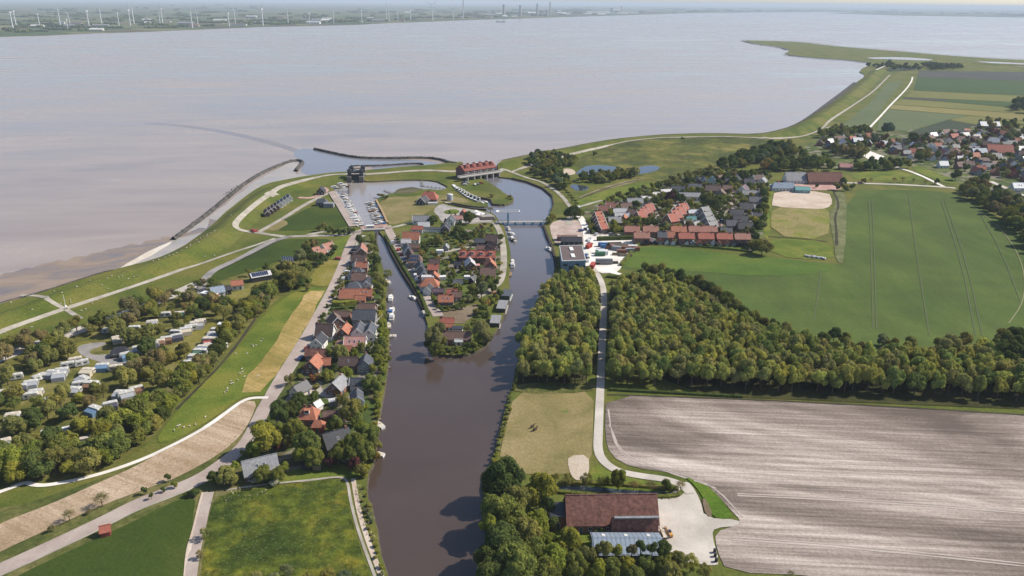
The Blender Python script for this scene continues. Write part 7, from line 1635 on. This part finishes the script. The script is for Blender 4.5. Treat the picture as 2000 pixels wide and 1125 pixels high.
# avenue along the polder road
T([(1688, 352, 5, 'olive'), (1702, 349, 5, 'brown', 'bare'), (1747, 349, 6, 'brown', 'bare'), (1764, 348, 6, 'brown', 'bare'), (1785, 350, 5, 'brown', 'bare'), (1808, 354, 5, 'brown', 'bare'), (1830, 353, 5, 'dark'), (1648, 352, 7, 'dark'), (1635, 362, 7, 'olive'), (1650, 364, 7, 'olive'), (1665, 363, 6, 'green'), (1595, 362, 4, 'dark'), (1736, 250, 10, 'blue', 1.1), (1729, 247, 7, 'blue'), (1784, 268, 10, 'dark', 1.15), (1707, 268, 8, 'blue', 1.3), (1712, 272, 6, 'purple'), (1690, 322, 7, 'dark'), (1500, 318, 10, 'orange', 1.1), (1493, 322, 8, 'orange'), (1800, 298, 9, 'olive', 1.1), (1810, 302, 9, 'olive', 1.2), (1795, 305, 9, 'dark', 1.1), (1830, 302, 8, 'dark'), (1775, 318, 8, 'olive'), (1764, 314, 7, 'green'), (1920, 350, 12, 'dark', 1.1), (1868, 340, 9, 'dark'), (1950, 367, 8, 'dark'), (1512, 318, 8, 'dark'), (1570, 300, 9, 'dark', 1.1), (1632, 296, 6, 'dark', 1.3), (1610, 305, 8, 'dark')], 'east road')
# ================================================================ clipped hedges
def hedge(label, pxs, w, h_, kind='green', name='hedge', dens=9):
    P = [GT(x, y) for x, y in chaikin(pxs, 1, False)]; o0 = P[0]
    r = RG; V = []; 
    mcore = MB()
    for a, b in zip(P[:-1], P[1:]):
        a = a - o0; b = b - o0; d = b - a; L = d.length
        if L < .2: continue
        t_ = d / L; nn = Vector((-t_.y, t_.x, 0)); n = int(L * dens)
        q = [a - nn * w * .42, b - nn * w * .42, b + nn * w * .42, a + nn * w * .42]; bb = len(mcore.v)
        mcore.v += [(p.x, p.y, 0) for p in q] + [(p.x, p.y, h_ * .88) for p in q]
        for f in ((0, 1, 5, 4), (1, 2, 6, 5), (2, 3, 7, 6), (3, 0, 4, 7), (4, 5, 6, 7)): mcore.f.append(tuple(bb + i for i in f)); mcore.m.append(0)
        s = r.uniform(0, L, n); u = r.uniform(-1, 1, n); top = r.random(n) < .5
        off = np.where(top, u * w * .5, np.sign(u) * w * .5); z = np.where(top, h_, r.uniform(0, h_, n)) * r.uniform(.85, 1.12, n)
        c = np.array(a)[None] + np.array(t_)[None] * s[:, None] + np.array(nn)[None] * off[:, None]; c[:, 2] = z + a.z
        A_ = r.normal(size=(n, 3)) * .22; B_ = r.normal(size=(n, 3)) * .22
        V.append(np.stack([c + A_, c + B_, c - A_], 1).reshape(-1, 3))
    if not V: return
    if name == 'wildflowers': mcore = MB()
    V = np.concatenate(V); n1 = len(V)
    tv = []; 
    for f in mcore.f: tv += [mcore.v[f[0]], mcore.v[f[1]], mcore.v[f[2]], mcore.v[f[0]], mcore.v[f[2]], mcore.v[f[3]]]
    V = np.concatenate([V, np.array(tv).reshape(-1, 3)]); F = np.arange(len(V)).reshape(-1, 3)
    o = ob(name, mesh_np(name, V, F, LEAF), None, tuple(o0), color=PAL[kind]); tagset(o, label, 'hedge'); return o
hedge('long clipped dark hedge between the quay street and the west canal arm', [(752, 462), (766, 486), (790, 526), (812, 562), (828, 592), (836, 618)], 1.8, 1.5, 'dark')
hedge('tall yellow-green hedge below the long orange roof', [(650, 596), (668, 597), (688, 594), (698, 592)], 3.6, 2.6, 'yellow')
hedge('dark hedge under the tall yellow-green one', [(645, 606), (668, 604), (695, 602)], 1.8, 1.4, 'dark')
hedge('long dark screen hedge behind the works yard', [(1166, 470), (1200, 469), (1256, 467)], 3.0, 3.0, 'dark')
hedge('green hedge slanting down the right end of the works yard', [(1258, 468), (1250, 476), (1240, 484), (1232, 497), (1212, 520)], 2.0, 1.8, 'green')
hedge('dark hedge along the pale village lane near the works', [(1155, 452), (1165, 455), (1200, 452), (1238, 455)], 2.0, 1.6, 'dark')
hedge('trimmed hedge south of the orange dormer house', [(849, 588), (856, 602), (880, 603), (902, 598)], 1.6, 1.4, 'dark')
hedge('long hedge along the lower edge of the terrace gardens', [(1330, 481), (1380, 484), (1446, 490), (1470, 494)], 1.2, 1.2, 'dark')
for i, (xa, xb) in enumerate(((1368, 1388), (1392, 1408), (1440, 1462), (1464, 1478))):
    hedge(('first', 'second', 'third', 'fourth')[i] + ' slanting garden hedge from the left south of the terraces', [(xa - 8, 470), (xb - 2, 484 + i * 2)], 1.6, 1.8, 'dark')
hedge('row of shrubs between the two garden lawns at the road', [(580, 742), (610, 742), (635, 743)], 1.4, 1.3, 'dark')
hedge('clipped hedge beside the purple trees lawn', [(470, 885), (490, 890)], 1, 1.2, 'green')
hedge('overgrown bank hedge along the north side of the farm ditch', [(1090, 946), (1150, 945), (1240, 950), (1325, 957)], 1.5, 1.0, 'olive')
hedge('overgrown bank hedge along the south side of the farm ditch', [(1090, 962), (1160, 968), (1250, 972), (1320, 972), (1332, 962)], 1.6, 1.0, 'green')
hedge('dark strip of reeds under the east forest edge', [(1190, 762), (1300, 768), (1450, 776)], 1.6, 1.0, 'dark')
for i in range(11):
    f = i / 10; x = 1078 + 44 * f; y = 352 + 44 * f ** 1.25
    hedge('short garden hedge in the fan beside the curved dike path', [(x + 1, y + 1), (x + 9, y + 2.5)], .9, 1.2, 'green') 
for o_ in [o for o in COL.objects if o.get('label', '').startswith('short garden hedge')]: o_['group'] = 'fan of short hedges by the dike path'
# ================================================================ the planted forest
FA = [(1090, 562), (1128, 556), (1150, 560), (1158, 580), (1158, 640), (1155, 700), (1150, 752), (1120, 752), (1030, 752), (1012, 747), (1020, 700), (1038, 655), (1052, 620), (1066, 585)]
FB = [(1202, 590), (1210, 572), (1250, 560), (1300, 565), (1350, 590), (1400, 625), (1450, 655), (1520, 682), (1600, 700), (1700, 712), (1800, 715), (1900, 706), (2000, 690), (2150, 680), (2250, 800), (2000, 786), (1700, 772), (1450, 762), (1197, 752), (1198, 650)]
FC = [(1255, 560), (1290, 550), (1340, 562), (1400, 600), (1470, 635), (1540, 665), (1640, 690), (1640, 700), (1520, 684), (1440, 652), (1350, 592), (1300, 568)]
fp = [(x, y, 0) for x, y in scatter(FA, 4.3, 2000, 9000)] + [(x, y, 0) for x, y in scatter(FB, 4.5, 3000, 42000)]
FPAL = [(.365, .365, .095), (.395, .385, .10), (.325, .350, .092), (.425, .435, .105), (.345, .320, .115), (.265, .310, .085), (.325, .330, .11), (.350, .325, .115), (.205, .250, .075)]
FN = ['olive', 'light olive', 'green', 'yellow-green', 'brownish', 'deep green', 'grey-olive', 'brown-budding', 'dark']
FW = [5, 5, 5, 2, 4, 4, 5, 3, 2]
FTR = [crown(200 + s, 460, .155, 8, cr=(.34, .52)) for s in range(5)]
FIND = [cm('crown', crown(220 + s, 1000, .11, 11, cr=(.32, .5))) for s in range(6)]
def onscreen(x, y, z=8):
    q = CR.transposed() @ (Vector((x, y, z)) - Vector((0, 0, CAM_H))); return 1000 + FOC * q.x / -q.z, 562.5 - FOC * q.y / -q.z, -q.z
info = []
for x, y, _ in fp:
    sx, sy, dz = onscreen(x, y)
    if sx < 2080: info.append((dz if 0 < sx < 2000 else 1e9, x, y))
info.sort()
edge = [(G(a, b)) for a, b in FC]
vs_all = []; fs_all = []; tn = []; off = 0
for k, (dz, x, y) in enumerate(info):
    R = rnd.uniform(2.5, 3.9); Ht = rnd.uniform(9.0, 13.0)
    kc = rnd.choices(range(len(FPAL)), FW)[0]; col = jit(FPAL[kc], .12)
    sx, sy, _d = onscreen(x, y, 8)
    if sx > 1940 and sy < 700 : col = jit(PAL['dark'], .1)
    if k < 300:
        t = thing('forest_tree', 'tree', (x, y, 0)); R *= 1.03
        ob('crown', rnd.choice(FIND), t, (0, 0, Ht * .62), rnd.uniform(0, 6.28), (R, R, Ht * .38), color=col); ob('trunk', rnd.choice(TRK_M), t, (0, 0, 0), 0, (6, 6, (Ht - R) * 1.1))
        rec(t, FN[kc] + ' planted forest tree', 'forest', 'S')
    else:
        v, f = rnd.choice(FTR); a = rnd.uniform(0, 6.28); c, s = math.cos(a), math.sin(a)
        V = np.c_[(v[:, 0] * c - v[:, 1] * s) * R + x, (v[:, 0] * s + v[:, 1] * c) * R + y, v[:, 2] * Ht * .38 + Ht * .62]
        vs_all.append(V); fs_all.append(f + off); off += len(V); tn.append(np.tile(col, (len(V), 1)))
        tv = [(x - .15, y, 0), (x + .15, y, 0), (x, y + .2, Ht * .7)]; vs_all.append(np.array(tv)); fs_all.append(np.array([[off, off + 1, off + 2]])); off += 3; tn.append(np.tile((.09, .07, .05), (3, 1)))
o = ob('forest', mesh_np('forest', np.concatenate(vs_all), np.concatenate(fs_all), LEAFT, tint=np.concatenate(tn))); o['kind'] = 'stuff'; tagset(o, 'rest of the dense planted forest beyond its front trees', 'forest')
# forest rim: bigger darker trees and bushes
T([(1275, 528, 12, 'olive', 1.15), (1262, 522, 10, 'green'), (1290, 524, 12, 'olive', 1.2), (1300, 533, 12, 'dark', 1.2), (1315, 536, 11, 'green', 1.2), (1330, 537, 12, 'dark', 1.3), (1345, 548, 11, 'green', 1.2), (1365, 548, 12, 'olive', 1.2), (1385, 562, 13, 'dark', 1.2), (1375, 556, 10, 'dark', 1.2), (1400, 570, 14, 'olive', 1.2), (1418, 582, 14, 'green', 1.2), (1435, 595, 13, 'olive', 1.2), (1250, 535, 9, 'dark', 1.2), (1452, 608, 13, 'dark', 1.1), (1472, 620, 13, 'green', 1.1), (1492, 628, 12, 'olive', 1.1), (1512, 634, 12, 'dark', 1.1), (1535, 640, 12, 'olive', 1.1), (1630, 652, 14, 'dark', 1.1), (1650, 660, 12, 'green', 1.1), (1605, 662, 14, 'dark', 1.1), (1725, 664, 12, 'willow', 1.0), (1745, 670, 12, 'olive', 1.0), (1780, 668, 12, 'olive', 1.0), (1860, 665, 16, 'willow', 1.1), (1885, 662, 14, 'olive', 1.1), (1840, 672, 14, 'olive', 1.1), (1960, 655, 14, 'olive', 1.1), (1985, 650, 16, 'dark', 1.1), (1975, 670, 18, 'dark', 1.1), (1998, 668, 18, 'dark', 1.1), (1225, 548, 8, 'green', 1.0), (1210, 556, 8, 'olive', 1.0), (1205, 566, 7, 'dark', .9), (1195, 552, 5, 'green', .8)], 'forest rim')
hedge('froth of white cow parsley along the north-west corner of the flower meadow', [(425, 985), (432, 972), (455, 966), (490, 960), (525, 957)], 5, .7, 'white', 'wildflowers', 5)
hedge('froth of white cow parsley along the riverside verge', [(700, 950), (704, 985), (716, 1025), (728, 1055)], 1.6, .6, 'white', 'wildflowers', 5)
hedge('low dark thicket at the fork of forest lane and works yard', [(1185, 541), (1205, 543), (1230, 543)], 3.0, 1.4, 'dark')
# far-shore woods
vs_all = []; fs_all = []; tn = []; off = 0
for i in range(420):
    x = rnd.uniform(-100, 1400) if i < 330 else rnd.uniform(1400, 2100)
    yb = np.interp(x, [0, 350, 700, 930, 1105, 1350, 1620, 2000], [66, 54, 43.5, 35, 30, 24, 22.5, 31]); y = yb - rnd.random() ** 1.4 * (44 if x < 500 else 25 if x < 900 else 14 if x < 1400 else 10)
    p = G(x, y, 0)
    if p.y > 26000: continue
    s = p.y / 3500.0; n = rnd.randint(2, 8)
    if i < 60: n = 0 if x > 900 else n
    a = rnd.uniform(-.25, .25); col = jit(PAL['dark'], .3)
    for k in range(n):
        q = (p.x + (k - n / 2) * 16 * s ** .5 * math.cos(a) + rnd.uniform(-5, 5), p.y + (k - n / 2) * 16 * math.sin(a)); R = rnd.uniform(7, 13) * s ** .45; v, f = IC2
        V = np.c_[v[:, 0] * R + q[0], v[:, 1] * R + q[1], (v[:, 2] * .75 + .5) * R * .8] + RG.normal(0, R * .09, v.shape)
        vs_all.append(V); fs_all.append(f + off); off += len(V); tn.append(np.tile(col, (len(V), 1)))
o = ob('distant_woods', mesh_np('distant_woods', np.concatenate(vs_all), np.concatenate(fs_all), LEAFT, tint=np.concatenate(tn))); o['kind'] = 'stuff'; tagset(o, 'dark hedgerows and woods on the far shore', 'woods')

# ================================================================ labels that single things out
for px, py, s in ((684, 571, 'the long orange roof'), (700, 640, 'the twin white gables'), (694, 664, 'the pink roof'), (602, 802, 'the brick villa'), (656, 848, 'the large black roof'), (507, 903, 'the grey panel roof'), (613, 704, 'the dark brick gable house'), (659, 745, 'the pale grey garden roof'), (586, 753, 'the beige-gabled house'), (705, 484, 'the north end of the dike street'), (700, 530, 'the slate-grey hipped house'), (618, 686, 'the red-brown street barn'), (700, 905, 'the lawn corner at the river'), (440, 940, 'the road junction'), (638, 488, 'the salmon-roofed villas'), (565, 510, 'the solar strips'), (508, 534, 'the solar barn'), (424, 564, 'the blue-fronted barn'), (400, 660, 'the camping lawn'), (345, 655, 'the middle of the camping row'), (233, 683, 'the dark camping cabin'), (160, 705, 'the camping road loop'), (60, 750, 'the left edge caravan row'), (125, 843, 'the lower camping corner'), (250, 772, 'the lower camping lawn'), (803, 459, 'the red-orange farmhouse'), (797, 484, 'the dark quay gables'), (811, 503, 'the solar-panelled quay house'), (839, 549, 'the hipped quay house'), (871, 581, 'the orange dormer house'), (930, 494, 'the terraced red-brown row'), (961, 463, 'the dark island cluster'), (918, 511, 'the white-sloped house'), (957, 512, 'the orange-sloped house'), (953, 528, 'the grey-brown shore roof'), (848, 520, 'the square orange roof'), (893, 652, 'the long island tip house'), (895, 610, 'the brown field'), (845, 660, 'the left island tip'), (945, 650, 'the right island tip'), (968, 630, 'the southern houseboat'), (990, 578, 'the northern houseboat'), (905, 413, 'the red waterfront house'), (838, 380, 'the mound farmhouse'), (880, 425, 'the square'), (823, 425, 'the long grey barn'), (940, 333, 'the pumping station'), (1020, 431, 'the blue-piered bridge'), (690, 345, 'the storm lock'), (630, 370, 'the harbour office'), (635, 392, 'the long harbour building'), (730, 446, 'the small drawbridge'), (672, 395, 'the upper marina'), (692, 428, 'the lower marina'), (735, 410, 'the east quay wall'), (1118, 495, 'the industrial hall'), (1185, 490, 'the works yard'), (1235, 485, 'the right end of the works yard'), (1107, 442, 'the pink square'), (1180, 405, 'the salmon village houses'), (1262, 405, 'the first stepped red row'), (1325, 405, 'the second stepped red row'), (1385, 422, 'the stepped grey row'), (1343, 379, 'the school'), (1245, 450, 'the left end of the terraces'), (1340, 452, 'the middle of the terraces'), (1430, 458, 'the right end of the terraces'), (1450, 405, 'the black-roofed houses'), (1400, 350, 'the upper east village'), (1475, 375, 'the sand arena'), (1553, 343, 'the grey village hall'), (1609, 343, 'the red-brown hall barn'), (1703, 306, 'the white hardstand'), (1800, 300, 'the far village middle'), (1930, 350, 'the far village front'), (1489, 483, 'the big round tree'), (985, 932, 'the river end of the farm wood'), (1060, 950, 'the farmhouse corner'), (1195, 980, 'the huge farm barn'), (1225, 1065, 'the grey metal shed'), (1020, 1080, 'the bottom of the farm wood'), (1330, 1095, 'the farmyard exit'), (1140, 940, 'the sand patch'), (1250, 945, 'the farm ditch'), (1290, 540, 'the top of the forest'), (1400, 575, 'the forest shoulder'), (1630, 655, 'the middle forest edge'), (1860, 665, 'the right forest edge'), (205, 1035, 'the orange-roofed hut'), (310, 950, 'the road bend'), (600, 1110, 'the bottom of the flower meadow'), (750, 640, 'the river jetties'), (735, 540, 'the canal garden bank'), (735, 480, 'the upper canal bank'), (770, 615, 'the moored white boats'), (1122, 413, 'the dark tree by the bridge'), (1105, 370, 'the curved dike path'), (1160, 300, 'the wetland'), (1050, 330, 'the path fork'), (1090, 318, 'the wood top'), (1100, 350, 'the sandy clearing'), (1145, 350, 'the small dark pond'), (1180, 350, 'the left pond'), (1235, 345, 'the right pond'), (120, 50, 'the turbines above the left pale fields'), (200, 50, 'the second turbine group from left'), (250, 48, 'the third turbine group from left'), (315, 47, 'the fourth turbine group from left'), (380, 52, 'the shore bend across the water'), (455, 48, 'the dense far hedgerows'), (700, 44, 'the mid-right far shore'), (25, 55, 'the top left corner'), (175, 50, 'the left group across the water'), (1100, 640, 'the left forest block'), (1095, 720, 'the lower left forest block'), (1110, 580, 'the top of the left forest block'), (1230, 720, 'the lane side of the right forest block'), (1260, 640, 'the upper right forest block'), (1400, 740, 'the lower middle forest'), (1550, 750, 'the forest edge by the ploughed field'), (1700, 750, 'the right forest by the ploughed field'), (1900, 760, 'the far right forest end'), (1450, 680, 'the inner forest'), (1700, 710, 'the slim part of the forest'), (300, 500, 'the silt bank'), (390, 470, 'the breakwater root'), (235, 543, 'the pale sand strip'), (150, 590, 'the tall white pole'), (480, 700, 'the upper sheep field'), (460, 745, 'the middle sheep field'), (360, 835, 'the lower sheep field'), (20, 660, 'the left dike edge'), (200, 640, 'the concrete dike road'), (80, 820, 'the left camping woods'), (200, 880, 'the camping woods bottom'), (300, 820, 'the lower camping hedge'), (480, 610, 'the upper camping hedge'), (540, 48, 'the far shore middle'), (900, 36, 'the hazy works left end'), (980, 33, 'the hazy chimneys'), (1050, 31, 'the tall far chimney'), (1120, 29, 'the works right of the chimneys'), (1200, 26, 'the squat cooling tower'), (1290, 24, 'the last visible far shore'), (350, 52, 'the pale fields across the water'), (570, 47, 'the mid shore across the water'), (800, 41, 'the right group across the water')):
    LM.append((px, py, s))
LMP = np.array([(a[0], a[1]) for a in LM])
def nearest(o):
    l = o.matrix_basis.translation; sx, sy, _d = onscreen(l.x, l.y, l.z + 2)
    i = int(np.argmin(np.hypot((LMP[:, 0] - sx), (LMP[:, 1] - sy) * 1.3))); return LM[i][2], sx, sy
groups = {}
for o, d, fam, shared in REC:
    lm, sx, sy = nearest(o)
    if len(d.split()) > 7: lm = ''
    groups.setdefault((d, lm), []).append((sx, sy, o, shared))
ORD = ['leftmost', 'second from left', 'third from left', 'fourth from left', 'fifth from left', 'sixth from left', 'seventh from left', 'eighth from left']
for (d, lm), L_ in groups.items():
    L_.sort(key=lambda a: a[0]); n = len(L_)
    for i, (sx, sy, o, shared) in enumerate(L_):
        if not lm:
            o['label'] = d if n == 1 else (f'rightmost {d}' if i == n - 1 else f'{ORD[i]} {d}') if n < 9 else d
            if n > 8: o['group'] = d
            continue
        if n == 1: lb = f'{d} nearest {lm}'
        elif n == 2: lb = f"{'left' if i == 0 else 'right'}-hand {d} near {lm}"
        elif n > 8 or (n > 4 and shared): lb = f'{d} near {lm}'; o['group'] = f'{d} near {lm}'
        elif i == n - 1: lb = f'rightmost {d} near {lm}'
        else: lb = f'{ORD[i]} {d} near {lm}'
        o['label'] = ' '.join(lb.replace('from left', 'from left').split()[:16])
# ================================================================ air
hm, nt, out = newmat('haze_air')
v = N(nt, 'ShaderNodeVolumePrincipled'); v.inputs['Density'].default_value = HAZE; v.inputs['Color'].default_value = (*HAZE_COL, 1); v.inputs['Anisotropy'].default_value = 0.0
nt.links.new(v.outputs[0], out.inputs[1])
o = ob('haze', MB().box(-71000, 71000, -2500, 61000, -4, 175).mesh('haze', hm)); o['kind'] = 'stuff'; o.display_type = 'WIRE'
S.cycles.volume_bounces = 0
S.cycles.max_bounces = 6
